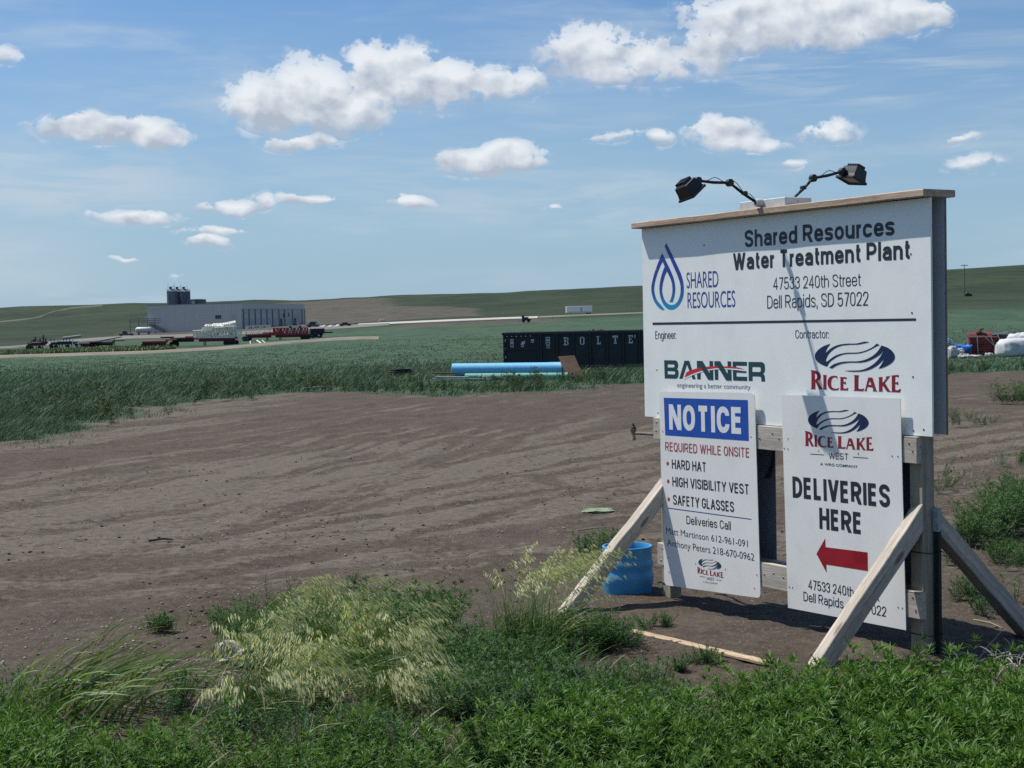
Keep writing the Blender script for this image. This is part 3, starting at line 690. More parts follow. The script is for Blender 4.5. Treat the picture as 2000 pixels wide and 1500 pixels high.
GLY = {
 'O': (.52, [_ring(0,0,1,1)]), 'Q': (.52, [_ring(0,0,1,1), ('o', [(.55,.22,0),(1.02,-.03,0)])]),
 'C': (.50, [('o', [(1,.66,0),(1,1,R_),(0,1,R_),(0,0,R_),(1,0,R_),(1,.34,0)])]),
 'G': (.52, [('o', [(1,.68,0),(1,1,R_),(0,1,R_),(0,0,R_),(1,0,R_),(1,.45,0),(.55,.45,0)])]),
 'S': (.50, [('o', [(1,.71,0),(1,1,.28),(0,1,.28),(0,.56,.26),(1,.46,.26),(1,0,.28),(0,0,.28),(0,.29,0)])]),
 'D': (.52, [('c', [(0,0,0),(1,0,R_),(1,1,R_),(0,1,0)])]),
 'B': (.52, [('c', [(0,0,0),(1,0,.24),(1,.54,.24),(0,.54,0)]), ('c', [(0,.54,0),(.93,.54,.22),(.93,1,.22),(0,1,0)])]),
 'P': (.50, [('o', [(0,0,0),(0,1,0),(1,1,.26),(1,.44,.26),(0,.44,0)])]),
 'R': (.53, [('o', [(0,0,0),(0,1,0),(.97,1,.25),(.97,.47,.25),(0,.47,0)]), ('d', [(.50,.47,0),(.98,-9,0)])]),
 'E': (.43, [('o', [(1,1,0),(0,1,0),(0,0,0),(1,0,0)]), ('o', [(0,.53,0),(.93,.53,0)])]),
 'F': (.42, [('o', [(1,1,0),(0,1,0),(0,-9,0)]), ('o', [(0,.50,0),(.9,.50,0)])]),
 'H': (.53, [('o', [(0,-9,0),(0,9,0)]), ('o', [(1,-9,0),(1,9,0)]), ('o', [(0,.53,0),(1,.53,0)])]),
 'I': (.0, [('o', [(0,-9,0),(0,9,0)])]), 'L': (.41, [('o', [(0,9,0),(0,0,0),(1,0,0)])]),
 'T': (.52, [('o', [(0,1,0),(1,1,0)]), ('o', [(.5,1,0),(.5,-9,0)])]),
 'N': (.54, [('o', [(0,-9,0),(0,9,0)]), ('o', [(1,-9,0),(1,9,0)]), ('d', [(0,9,0),(1,-9,0)])]),
 'M': (.70, [('o', [(0,-9,0),(0,9,0)]), ('o', [(1,-9,0),(1,9,0)]), ('d', [(0,9,0),(.5,-9,0)]), ('d', [(1,9,0),(.5,-9,0)])]),
 'W': (.86, [('d', [(0,9,0),(.26,-9,0)]), ('d', [(.26,-9,0),(.5,9,0)]), ('d', [(.5,9,0),(.74,-9,0)]), ('d', [(.74,-9,0),(1,9,0)])]),
 'V': (.56, [('d', [(0,9,0),(.5,-9,0)]), ('d', [(.5,-9,0),(1,9,0)])]), 'U': (.52, [('o', [(0,9,0),(0,0,R_),(1,0,R_),(1,9,0)])]),
 'A': (.58, [('d', [(0,-9,0),(.5,9,0)]), ('d', [(.5,9,0),(1,-9,0)]), ('o', [(.2,.33,0),(.8,.33,0)])]),
 'Y': (.56, [('d', [(0,9,0),(.5,.42,0)]), ('d', [(1,9,0),(.5,.42,0)]), ('o', [(.5,.46,0),(.5,-9,0)])]),
 'a': (.42, [('o', [(.06,.52,0),(.06,XH,.2),(1,XH,.2),(1,-9,0)]), ('c', [(1,.43,0),(0,.40,.2),(0,0,.2),(1,0,.2)])]),
 'b': (.44, [('o', [(0,-9,0),(0,9,0)]), _ring(0,0,1,XH,.24)]), 'd': (.44, [('o', [(1,-9,0),(1,9,0)]), _ring(0,0,1,XH,.24)]),
 'o': (.45, [_ring(0,0,1,XH,.26)]), 'c': (.42, [('o', [(1,.5,0),(1,XH,.24),(0,XH,.24),(0,0,.24),(1,0,.24),(1,.24,0)])]),
 'e': (.44, [('o', [(1,.22,0),(1,0,.24),(0,0,.24),(0,XH,.24),(1,XH,.24),(1,.37,0),(0,.37,0)])]),
 'g': (.44, [_ring(0,0,1,XH,.24), ('o', [(1,XH,0),(1,-.24,.2),(0,-.24,.2),(0,-.12,0)])]),
 'h': (.43, [('o', [(0,-9,0),(0,9,0)]), ('o', [(0,.40,0),(0,XH,.24),(1,XH,.24),(1,-9,0)])]),
 'n': (.43, [('o', [(0,-9,0),(0,'x',0)]), ('o', [(0,.40,0),(0,XH,.24),(1,XH,.24),(1,-9,0)])]),
 'm': (.74, [('o', [(0,-9,0),(0,'x',0)]), ('o', [(0,.40,0),(0,XH,.2),(.5,XH,.2),(.5,-9,0)]), ('o', [(.5,.40,0),(.5,XH,.2),(1,XH,.2),(1,-9,0)])]),
 'i': (.0, [('o', [(0,-9,0),(0,'x',0)]), ('o', [(0,.87,0),(0,9,0)])]), 'l': (.0, [('o', [(0,-9,0),(0,9,0)])]),
 'p': (.44, [('o', [(0,-.26,0),(0,'x',0)]), _ring(0,0,1,XH,.24)]), 'r': (.22, [('o', [(0,-9,0),(0,'x',0)]), ('o', [(0,.36,0),(0,XH,.2),(1,XH,0)])]),
 's': (.40, [('o', [(1,.53,0),(1,XH,.2),(0,XH,.2),(0,.41,.18),(1,.34,.18),(1,0,.2),(0,0,.2),(0,.2,0)])]),
 't': (.25, [('o', [(.3,.94,0),(.3,0,.14),(1,0,0)]), ('o', [(-.15,XH,0),(1,XH,0)])]),
 'u': (.43, [('o', [(0,'x',0),(0,0,.24),(1,0,.24),(1,.34,0)]), ('o', [(1,-9,0),(1,'x',0)])]),
 'y': (.46, [('d', [(0,'x',0),(.5,-9,0)]), ('d', [(1,'x',0),(.33,-.25,0)])]), 'v': (.46, [('d', [(0,'x',0),(.5,-9,0)]), ('d', [(1,'x',0),(.5,-9,0)])]),
 '0': (.44, [_ring(0,0,1,1,.3)]), '1': (.26, [('o', [(1,-9,0),(1,9,0)]), ('o', [(1,.86,0),(0,.74,0)])]),
 '2': (.44, [('o', [(0,.68,0),(0,1,.26),(1,1,.26),(1,.58,.22),(0,0,0),(1,0,0)])]),
 '3': (.44, [('o', [(0,.72,0),(0,1,.26),(1,1,.26),(1,.54,.22),(.4,.54,0)]), ('o', [(.4,.54,0),(1,.54,.24),(1,0,.26),(0,0,.26),(0,.28,0)])]),
 '4': (.48, [('o', [(.74,-9,0),(.74,.97,0),(0,.27,0),(1.08,.27,0)])]),
 '5': (.44, [('o', [(.94,1,0),(.1,1,0),(.06,.52,0),(.5,.60,.2),(1,.60,.24),(1,0,.28),(0,0,.26),(0,.27,0)])]),
 '7': (.43, [('o', [(0,1,0),(1,1,0),(.34,-9,0)])]),
 ',': (.0, [('o', [(0,-.14,0),(0,.14,0)])]), ':': (.0, [('o', [(0,-9,0),(0,.15,0)]), ('o', [(0,.52,0),(0,.67,0)])]), '.': (.0, [('o', [(0,-9,0),(0,.15,0)])]),
}
def _round(pts, closed):
    n = len(pts); out_ = []
    for i, (px_, py_, r) in enumerate(pts):
        P_ = Vector((px_, py_))
        if r <= 0 or (not closed and i in (0, n-1)): out_.append(P_); continue
        A_ = Vector(pts[i-1][:2]); C_ = Vector(pts[(i+1) % n][:2])
        la = (A_-P_).length*(.5 if pts[i-1][2] > 0 else .999); lc = (C_-P_).length*(.5 if pts[(i+1) % n][2] > 0 else .999)
        a_ = P_+(A_-P_).normalized()*min(r, la); c_ = P_+(C_-P_).normalized()*min(r, lc); k = .62
        for j in range(7):
            t = j/6; out_.append(a_*(1-t)**3+(a_*(1-k)+P_*k)*3*t*(1-t)**2+(c_*(1-k)+P_*k)*3*t*t*(1-t)+c_*t**3)
    return out_
def lettering(s, bl, br, tl, yoff, mat, parent, bold=.10, name='lettering', track=.11):
    """condensed grotesque capitals and small letters; bold is the stroke as a part of the capital height"""
    if bold < .05: return lettering_b(s, bl, br, tl, yoff, mat, parent, bold, name)
    A = S(*bl, yoff); Bq = S(*br, yoff); T = S(*tl, yoff); ex = (Bq-A).normalized(); ez = Vector((-ex.z, 0, ex.x)); cap = (T-A).dot(ez); Wd = (Bq-A).length
    tk = bold*cap; nat = 0; cnt = 0; sp = 0
    for i, ch in enumerate(s):
        if ch == ' ': sp += .30; continue
        nat += GLY[ch][0]+((track-(.07 if ch in 'rt' else 0)) if i < len(s)-1 else 0); cnt += 1
    sx = (Wd-cnt*tk)/((nat+sp)*cap); V = []; Fs = []; x0 = 0; layer = 0
    tx_ = min(tk*1.06, tk)
    for ch in s:
        if ch == ' ': x0 += .30*cap*sx; continue
        w, paths = GLY[ch]; w = w*cap*sx
        for kind, pts in paths:
            q = []
            for (a, c, r) in pts:
                if c == 9: yy = cap
                elif c == -9: yy = 0
                elif c == 'x': yy = XH*cap
                elif c == 1: yy = cap-tk*.5
                elif c == 0: yy = tk*.5
                elif c == XH: yy = XH*cap-tk*.5
                else: yy = c*cap
                q.append((x0+tk*.5+a*w, yy, r*cap*(min(1, sx*1.5) if r else 0)))
            P_ = _round(q, kind == 'c'); n = len(P_); o = len(V); layer = (layer+1) % 7; yo = -.00005*layer
            if kind == 'd':
                dx = tk*.52*math.hypot(P_[1].x-P_[0].x, P_[1].y-P_[0].y)/max(1e-6, abs(P_[1].y-P_[0].y))
                for p_ in P_: V += [A+ex*(p_.x-dx)+ez*p_.y+Vector((0, yo, 0)), A+ex*(p_.x+dx)+ez*p_.y+Vector((0, yo, 0))]
                Fs.append((o, o+1, o+3, o+2)); continue
            for i in range(n):
                if kind == 'c': d0 = (P_[i]-P_[i-1]); d1 = (P_[(i+1) % n]-P_[i])
                else: d0 = P_[i]-P_[i-1] if i else P_[1]-P_[0]; d1 = P_[i+1]-P_[i] if i < n-1 else d0
                d0 = d0.normalized() if d0.length > 1e-7 else d1.normalized(); d1 = d1.normalized() if d1.length > 1e-7 else d0
                n0 = Vector((-d0.y, d0.x)); n1_ = Vector((-d1.y, d1.x)); m_ = (n0+n1_); m_ = m_.normalized() if m_.length > .1 else n0
                k = tk*.5/max(.42, m_.dot(n0)); a_ = P_[i]+m_*k; c_ = P_[i]-m_*k
                V += [A+ex*a_.x+ez*a_.y+Vector((0, yo, 0)), A+ex*c_.x+ez*c_.y+Vector((0, yo, 0))]
            for i in range(n if kind == 'c' else n-1): j = (i+1) % n; Fs.append((o+2*i, o+2*i+1, o+2*j+1, o+2*j))
        x0 += w+tk+(track-(.07 if ch in 'rt' else 0))*cap*sx
    f2 = []
    for f in Fs:
        n = (V[f[1]]-V[f[0]]).cross(V[f[2]]-V[f[0]]); f2.append(f if n.y < 0 else f[::-1])
    return mesh(name, V, f2, mat, parent)
def lettering_b(s, bl, br, tl, yoff, mat, parent, bold=.012, name='lettering', capref=None):
    """s with its baseline from bl to br and its capitals reaching tl"""
    A = S(*bl, yoff); Bq = S(*br, yoff); T = S(*tl, yoff)
    V, Fs = text_mesh(s, bold); x0, x1 = V[:, 0].min(), V[:, 0].max()
    ex = (Bq-A)/(x1-x0); ez = Vector((-(Bq-A).z, 0, (Bq-A).x)).normalized()
    hh = (T-A).dot(ez); cap = CAPH+2*bold
    if capref: cap = capref
    ez = ez*(hh/cap); V2 = [A+ex*(v[0]-x0)+ez*(v[1]+bold) for v in V]
    Vn = [Vector(v) for v in V2]; f2 = []
    for f in Fs:
        n = (Vn[f[1]]-Vn[f[0]]).cross(Vn[f[2]]-Vn[f[0]]); f2.append(f if n.y < 0 else f[::-1])
    return mesh(name, Vn, f2, mat, parent)
Y0 = -.0010
lettering('Shared Resources', (1454.6, 483.5), (1747, 459.6), (1454.6, 450.0), Y0, print_dark, board, .195)
lettering('Water Treatment Plant', (1432, 528), (1779.5, 505.5), (1432, 495.0), Y0, print_dark, board, .195)
lettering('47533 240th Street', (1510, 565.9), (1682, 558.2), (1510, 542.4), Y0, print_dark, board, .088)
lettering('Dell Rapids, SD 57022', (1498.5, 602.8), (1696, 596.6), (1498, 577.5), Y0, print_dark, board, .088)
lettering('Engineer:', (1279.8, 661.9), (1320.5, 661.4), (1279.5, 647), Y0, print_dark, board, .095)
lettering('Contractor:', (1553.4, 660.8), (1618.5, 660.6), (1553, 644.5), Y0, print_dark, board, .095)
lettering('SHARED', (1341, 562.9), (1403, 560.3), (1341, 532.3), Y0, print_purple, board, -.002)
lettering('RESOURCES', (1343, 601.9), (1436, 599.2), (1343, 571.5), Y0, print_purple, board, -.002)
poly_part('dividing_line', [[(1274.5, 630), (1789, 621.6), (1789, 626.4), (1274.5, 634.6)]], Y0, print_dark, board)
def Zm(o, k, pts): return [(o[0]+a/k, o[1]+c/k) for a, c in pts]
zd = ((1260, 460), 9.0909)
P1 = [(376,130),(420,222),(480,345),(540,468),(590,575),(630,665),(657,750),(676,830),(685,920),(684,1000),(675,1080),(652,1150),(620,1212),(582,1258),(540,1292),(500,1312),(460,1318),(420,1310),(385,1293),(350,1262),(320,1222),(295,1165),(273,1100),(258,1030),(252,960),(254,890),(264,820),(280,745),(300,675),(322,610),(348,545),(385,635),(352,705),(330,780),(312,855),(303,920),(300,985),(312,1050),(330,1110),(352,1155),(380,1190),(410,1215),(440,1228),(470,1234),(505,1229),(535,1214),(565,1186),(590,1147),(610,1098),(624,1040),(630,980),(629,900),(612,820),(590,755),(558,672),(520,590),(475,485),(430,385),(388,290),(345,192)]
P2 = [(300,310),(350,412),(400,515),(440,595),(470,665),(496,735),(515,800),(528,870),(532,940),(530,1000),(520,1060),(505,1122),(485,1180),(430,1176),(452,1130),(470,1078),(481,1020),(484,960),(479,870),(462,800),(440,742),(412,688),(385,635),(345,547),(305,460),(275,525),(250,582),(218,665),(190,755),(170,830),(160,900),(157,950),(162,1000),(173,1055),(190,1108),(212,1152),(240,1190),(285,1236),(315,1275),(345,1318),(315,1322),(288,1312),(258,1294),(230,1268),(198,1232),(170,1188),(148,1140),(130,1086),(116,1025),(108,960),(110,900),(120,845),(138,765),(160,680),(190,592),(222,500),(260,405)]
poly_part('emblem', [Zm(*zd, P1)], Y0, drop_print, board)
poly_part('emblem', [Zm(*zd, P2)], Y0-.0003, drop_print, board)
zb = ((1280, 690), 8.6957)
for lp in ([[(148,118),(335,120),(362,130),(378,152),(386,190),(384,235),(365,265),(388,290),(394,335),(388,392),(372,420),(345,430),(158,425)],[(208,185),(312,187),(325,205),(322,232),(308,240),(208,240)],[(208,300),(325,304),(336,325),(334,350),(320,360),(208,356)]],
           [[(495,125),(575,127),(628,298),(578,304),(535,190),(460,430),(405,430)]], [[(612,378),(658,358),(685,438),(630,438)]],
           [[(702,128),(800,130),(920,345),(918,130),(978,131),(985,452),(895,448),(768,235),(768,441),(711,440)]],
           [[(1000,132),(1100,135),(1226,365),(1225,135),(1285,138),(1295,462),(1200,460),(1065,235),(1068,451),(1010,450)]],
           [[(1310,140),(1555,145),(1552,212),(1370,208),(1372,262),(1545,298),(1540,335),(1375,325),(1378,395),(1558,400),(1556,470),(1320,462)]],
           [[(1580,145),(1800,148),(1835,160),(1852,185),(1860,240),(1858,300),(1846,328),(1825,345),(1846,362),(1857,395),(1862,480),(1800,478),(1797,420),(1788,400),(1768,392),(1648,390),(1650,470),(1585,468)],[(1645,230),(1765,232),(1782,240),(1790,262),(1788,302),(1774,318),(1645,315)]]):
    poly_part('lettering', [Zm(*zb, l) for l in lp], Y0, print_teal, board)
SW = [(490,412),(530,320),(580,298),(640,275),(700,256),(760,241),(830,231),(900,225),(980,220),(1050,218),(1130,219),(1200,222),(1270,225),(1330,230),(1390,239),(1440,250),(1490,266),(1530,280),(1460,271),(1400,264),(1340,258),(1280,255),(1210,252),(1150,251),(1070,252),(1000,256),(940,265),(880,275),(820,289),(760,305),(700,324),(640,346),(600,364),(560,384)]
GAP = [(486,418),(560,384),(640,346),(760,305),(880,275),(1000,256),(1150,251),(1280,255),(1400,264),(1545,285),(1548,306),(1400,288),(1280,276),(1150,270),(1000,276),(880,296),(760,327),(640,368),(560,408),(486,444)]
poly_part('lettering', [Zm(*zb, GAP)], Y0-.0003, white_board, board)
poly_part('lettering', [Zm(*zb, SW)], Y0-.0006, print_swoosh, board)
for lp in ([(745,205),(800,130),(985,452),(895,448),(760,225)], [(1040,205),(1100,135),(1295,462),(1200,460),(1052,215)]):
    poly_part('lettering', [Zm(*zb, lp)], Y0-.0009, print_teal, board)
lettering('engineering a better community', (1322.8, 756.3), (1465.7, 760.6), (1322.8, 747.2), Y0, plain('grey_print', (.16, .18, .21), .4), board, .0)
zr = ((1570, 650), 9.5238)
RA = [(495,203),(440,218),(380,241),(335,265),(290,295),(252,330),(225,365),(208,400),(203,430),(208,465),(222,500),(248,532),(280,560),(318,583),(360,604),(430,630),(448,597),(470,562),(505,522),(540,497),(590,463),(640,436),(690,416),(740,401),(800,391),(860,388),(960,388),(1010,384),(1060,376),(1110,362),(1160,345),(1210,325),(1260,301),(1305,276),(1345,255),(1412,224),(1380,212),(1350,200),(1330,222),(1305,246),(1260,276),(1210,302),(1160,324),(1110,341),(1060,354),(1010,363),(960,368),(860,368),(800,370),(740,378),(690,388),(640,402),(590,423),(540,450),(490,487),(450,522),(407,542),(415,492),(435,440),(460,398),(490,362),(520,333),(555,305),(590,283),(635,261),(680,246),(730,234),(780,227),(840,222),(900,220),(1000,218),(1050,211),(1100,200),(1160,188),(1220,175),(1185,167),(1140,162),(1110,166),(1080,174),(1030,187),(980,197),(930,200),(880,200),(820,200),(760,204),(700,211),(640,224),(585,243),(530,270),(485,300),(445,335),(405,377),(412,340),(430,295),(460,248)]
RB = [(470,648),(510,612),(560,582),(620,560),(680,545),(740,536),(800,532),(870,530),(940,531),(1000,528),(1060,520),(1110,508),(1160,492),(1210,469),(1260,441),(1300,412),(1340,378),(1372,342),(1400,306),(1440,235),(1500,252),(1560,277),(1605,306),(1645,342),(1678,388),(1692,440),(1688,478),(1672,512),(1645,545),(1605,578),(1555,608),(1500,634),(1445,654),(1385,668),(1412,632),(1440,590),(1470,538),(1495,480),(1462,515),(1420,556),(1380,592),(1340,621),(1290,650),(1240,674),(1180,696),(1120,710),(1060,719),(1000,722),(930,722),(860,719),(800,714),(745,707),(860,701),(980,700),(1035,696),(1080,688),(1130,673),(1180,652),(1230,626),(1280,592),(1320,560),(1360,520),(1392,482),(1422,440),(1462,378),(1495,320),(1460,360),(1420,398),(1375,432),(1330,460),(1285,484),(1240,505),(1190,524),(1140,540),(1080,550),(1020,554),(960,553),(900,552),(840,554),(780,560),(730,568),(680,580),(640,594),(600,612),(562,635),(525,662)]
RL = [[[(125,690),(200,702),(262,720),(298,745),(315,790),(315,825),(303,855),(285,878),(262,893),(345,1052),(283,1052),(212,905),(212,1030),(222,1047),(124,1047),(140,1025),(140,730)],[(205,752),(228,762),(244,790),(245,822),(236,850),(205,875)]],
      [[(350,778),(428,788),(418,806),(418,1036),(432,1056),(350,1050),(362,1032),(362,800)]],
      [[(622,806),(626,860),(610,838),(588,828),(560,826),(535,838),(517,866),(507,905),(505,950),(512,990),(530,1020),(560,1036),(595,1040),(630,1034),(660,1016),(642,1058),(610,1068),(570,1070),(530,1066),(494,1050),(462,1020),(444,975),(438,925),(443,880),(460,842),(488,815),(520,802),(560,798),(595,800)]],
      [[(665,820),(795,825),(796,862),(772,852),(735,850),(733,915),(760,914),(780,904),(780,962),(758,948),(733,945),(735,1036),(775,1038),(800,1032),(827,1020),(816,1072),(665,1066),(680,1050),(680,838)]],
      [[(925,785),(1030,790),(1015,810),(1012,1036),(1050,1046),(1085,1044),(1120,1028),(1105,1085),(922,1078),(940,1058),(940,808)]],
      [[(1198,830),(1275,833),(1350,1075),(1370,1092),(1278,1088),(1290,1070),(1275,1012),(1182,1006),(1165,1065),(1174,1086),(1120,1082),(1140,1058)],[(1228,890),(1254,968),(1196,966)]],
      [[(1385,825),(1470,820),(1458,840),(1458,935),(1533,848),(1520,815),(1605,800),(1572,848),(1508,930),(1590,1068),(1622,1100),(1550,1098),(1462,978),(1460,1080),(1470,1095),(1385,1092),(1396,1075),(1396,842)]],
      [[(1620,795),(1762,780),(1766,832),(1742,818),(1700,815),(1696,920),(1728,920),(1755,905),(1752,977),(1726,955),(1695,950),(1700,1066),(1740,1068),(1770,1056),(1806,1038),(1790,1108),(1620,1100),(1635,1085),(1635,812)]]]
def affine(src, dst):
    A = np.array([[a, c, 1] for a, c in src]); Bm = np.array(dst); M = np.linalg.solve(A, Bm)
    return lambda pts: [tuple(np.array([a, c, 1])@M) for a, c in pts]
def lake_logo(fn, yoff, parent, ca=print_navy, cb=print_red):
    poly_part('emblem', [fn(RA)], yoff, ca, parent); poly_part('emblem', [fn(RB)], yoff-.0003, ca, parent)
    for L in RL: poly_part('lettering', [fn(l) for l in L], yoff, cb, parent)
lake_logo(lambda pts: Zm(*zr, pts), Y0, board)

# the two smaller signs screwed over the rails
def rounded(corners, r, n=5):
    out_ = []; m_ = len(corners)
    for i in range(m_):
        p0 = Vector(corners[i-1]); p1 = Vector(corners[i]); p2 = Vector(corners[(i+1) % m_])
        a = p1+(p0-p1).normalized()*r; c = p1+(p2-p1).normalized()*r
        for k in range(n+1):
            t = k/n; out_.append(a*(1-t)**2+p1*2*t*(1-t)+c*t*t)
    return out_
def sign_plate(name, px4, yoff, thick, r, mat, parent):
    C4 = [S(a, c, yoff) for a, c in px4]; q = rounded([(v.x, v.z) for v in C4], r); n = len(q)
    V = [(v.x, yoff, v.y) for v in q]+[(v.x, yoff+thick, v.y) for v in q]
    Fs = [tuple(range(n)), tuple(range(n, 2*n))[::-1]]+[(i, n+i, n+(i+1) % n, (i+1) % n) for i in range(n)]
    nrm = (Vector(V[1])-Vector(V[0])).cross(Vector(V[2])-Vector(V[1]))
    if nrm.y > 0: Fs = [f[::-1] for f in Fs]
    return mesh(name, V, Fs, mat, parent)
YN = -.0335
notice = tag(empty('notice_sign', ORG, SRZ), 'white notice sign with rounded corners and a blue header listing required safety gear', 'sign')
sign_plate('plate', [(1287, 764.5), (1473.5, 767), (1485.5, 1168.5), (1297.5, 1142.5)], YN, .004, .035, alu_board, notice)
yn = YN-.0008
poly_part('header_panel', [[(1296.3, 776.8), (1460.4, 781.3), (1462.4, 861.2), (1299.3, 850)]], yn, print_blue, notice)
lettering('NOTICE', (1307.3, 838.8), (1451.3, 848.2), (1306, 789.5), yn-.0004, print_white, notice, .225)
lettering('REQUIRED WHILE ONSITE', (1299.3, 880.6), (1464, 893.9), (1298.8, 863), yn, print_brick, notice, .135)
for (bx_, by_) in ((1304, 905.2), (1305, 940), (1306, 975)):
    poly_part('bullet', [[(bx_+2.5*math.cos(t*math.pi/6), by_+3.9*math.sin(t*math.pi/6)) for t in range(12)]], yn, print_brick, notice)
lettering('HARD HAT', (1312.3, 915.2), (1379.3, 921.8), (1311.8, 896.8), yn, print_dark, notice, .155)
lettering('HIGH VISIBILITY VEST', (1313.3, 949.6), (1463.1, 966), (1312.8, 930.8), yn, print_dark, notice, .155)
lettering('SAFETY GLASSES', (1314.8, 985.4), (1433.8, 1000.4), (1314.3, 966), yn, print_dark, notice, .155)
poly_part('rule', [[(1303.6, 991.2), (1467.4, 1013.4), (1467.5, 1015.0), (1303.6, 992.8)]], yn, print_purple, notice)
lettering('Deliveries Call', (1340.8, 1023.2), (1427.3, 1035.2), (1340.5, 1007), yn, print_dark, notice, .125)
lettering('Matt Martinson 612-961-091', (1301.3, 1042), (1460.4, 1068.8), (1301, 1029.6), yn, print_dark, notice, -.004)
lettering('Anthony Peters 218-670-0962', (1303, 1065.6), (1473, 1095.3), (1302.6, 1052.9), yn, print_dark, notice, -.004)
fn = affine([(205,430),(1690,440),(125,1045)], [(1363.8,1098),(1408.6,1105.2),(1362.2,1119.0)])
lake_logo(fn, yn, notice, print_teal)
lettering('WEST', (1380, 1132.2), (1395, 1134.2), (1380, 1127), yn, print_dark, notice, .0)
for l in (((1366.2, 1124.9), (1377.6, 1126.7)), ((1398.4, 1131.8), (1409.4, 1133.2))):
    poly_part('rule', [[l[0], l[1], (l[1][0], l[1][1]+.7), (l[0][0], l[0][1]+.7)]], yn, print_dark, notice)
lettering('A WRG COMPANY', (1373.6, 1137.6), (1401.6, 1141.4), (1373.6, 1135), yn, print_dark, notice, .0)
heads([(1294.5, 842), (1466.5, 853), (1303.5, 1090), (1478, 1122.5), (1358.5, 1101), (1416.5, 1111.5), (1307, 1117), (1473.5, 1149), (1350, 846), (1406.5, 850.5)], yn-.0002, steel_dark, notice, .004)

deliv = tag(empty('deliveries_sign', ORG, SRZ), 'white square-cornered sign reading deliveries here with a dark red arrow pointing left', 'sign')
sign_plate('plate', [(1526, 771), (1758.3, 778), (1769.5, 1231), (1539, 1187)], YN, .004, .001, alu_board, deliv)
fn = affine([(205,430),(1690,440),(125,1045)], [(1578,820),(1696.2,825),(1572.2,870.7)])
lake_logo(fn, yn, deliv)
lettering('WEST', (1618.6, 895.8), (1657.2, 898.2), (1617.9, 883.6), yn, plain('maroon_dark_print', (.07, .02, .035), .4), deliv, .13)
for l in (((1582.3, 886.0), (1609.4, 887.8)), ((1665.6, 891.9), (1695.4, 894.1))):
    poly_part('rule', [[l[0], l[1], (l[1][0], l[1][1]+1.2), (l[0][0], l[0][1]+1.2)]], yn, print_dark, deliv)
lettering('A WRG COMPANY', (1602, 908.6), (1675, 914.2), (1601.7, 903.6), yn, print_teal, deliv, .012)
lettering('DELIVERIES', (1548.4, 971.6), (1738.5, 991.6), (1547.4, 930.2), yn, print_dark, deliv, .20)
lettering('HERE', (1600.6, 1032.6), (1684.2, 1044.0), (1599.6, 991.2), yn, print_dark, deliv, .20)
poly_part('arrow', [[(1594.4, 1081.8), (1611.6, 1051.6), (1612.3, 1068.6), (1694.4, 1078.9), (1695, 1115.3), (1613.8, 1102.5), (1614.4, 1118.6)]], yn, print_arrow, deliv)
lettering('47533 240th Street', (1578.8, 1150.5), (1718.5, 1175.2), (1578.2, 1131.6), yn, print_dark, deliv, .115)
lettering('Dell Rapids, SD 57022', (1569.4, 1173.6), (1731, 1204.9), (1569, 1155.2), yn, print_dark, deliv, .115)
heads([(1539, 856.5), (1531.5, 875.5), (1538.5, 876.5), (1742, 890.5), (1753.5, 891), (1541.5, 1146), (1547.5, 1147), (1754, 1186), (1762, 1187.5), (1598.5, 880.5), (1676, 886)], yn-.0002, steel_dark, deliv, .004)

# the signs on the far side of the board, seen from behind through the gaps
for nm, a0, a1, z0, z1, lab in (('rear_sign', .24, 1.093, .225, 1.30, 'dark back of a sign on the far side, in the gap between the white signs'),
                           ('rear_sign', 1.42, 2.262, .19, 1.30, 'dark back of a far-side sign showing as a strip beside the right post')):
    t = tag(empty(nm, ORG, SRZ), lab, 'sign')
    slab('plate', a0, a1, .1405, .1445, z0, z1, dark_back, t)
# a black clamp hanging behind the panel
cl = tag(empty('cable_tail', ORG, SRZ), 'black cable tail hanging against the dark sign back between the white signs', 'cable')
a_ = S(1512, 880, .128); b_ = S(1500, 930, .128); MB().tube([a_, (a_+b_)/2+Vector((.01, 0, 0)), b_, b_+Vector((-.02, 0, -.004))], [.008, .011, .014, .010], 8).build('cord', plain('black_rubber', (.012, .012, .014), .5), cl, True)

# white timber blocks on the cap
blk = plain('white_painted_timber', (.58, .60, .61), .6, var=.08, scale=14, dirt=(.3, .3, .28), dirt_amt=.5)
bk = tag(empty('lamp_mount_block', ORG, SRZ), 'white painted timber blocks on top of the cap board between the two floodlights', 'mounting block')
slab('block', 1.01, 1.402, -.035, .066, ZT+.0395, ZT+.089, blk, bk, .003)
slab('block', 1.01, 1.402, .068, .168, ZT+.0395, ZT+.090, blk, bk, .003)

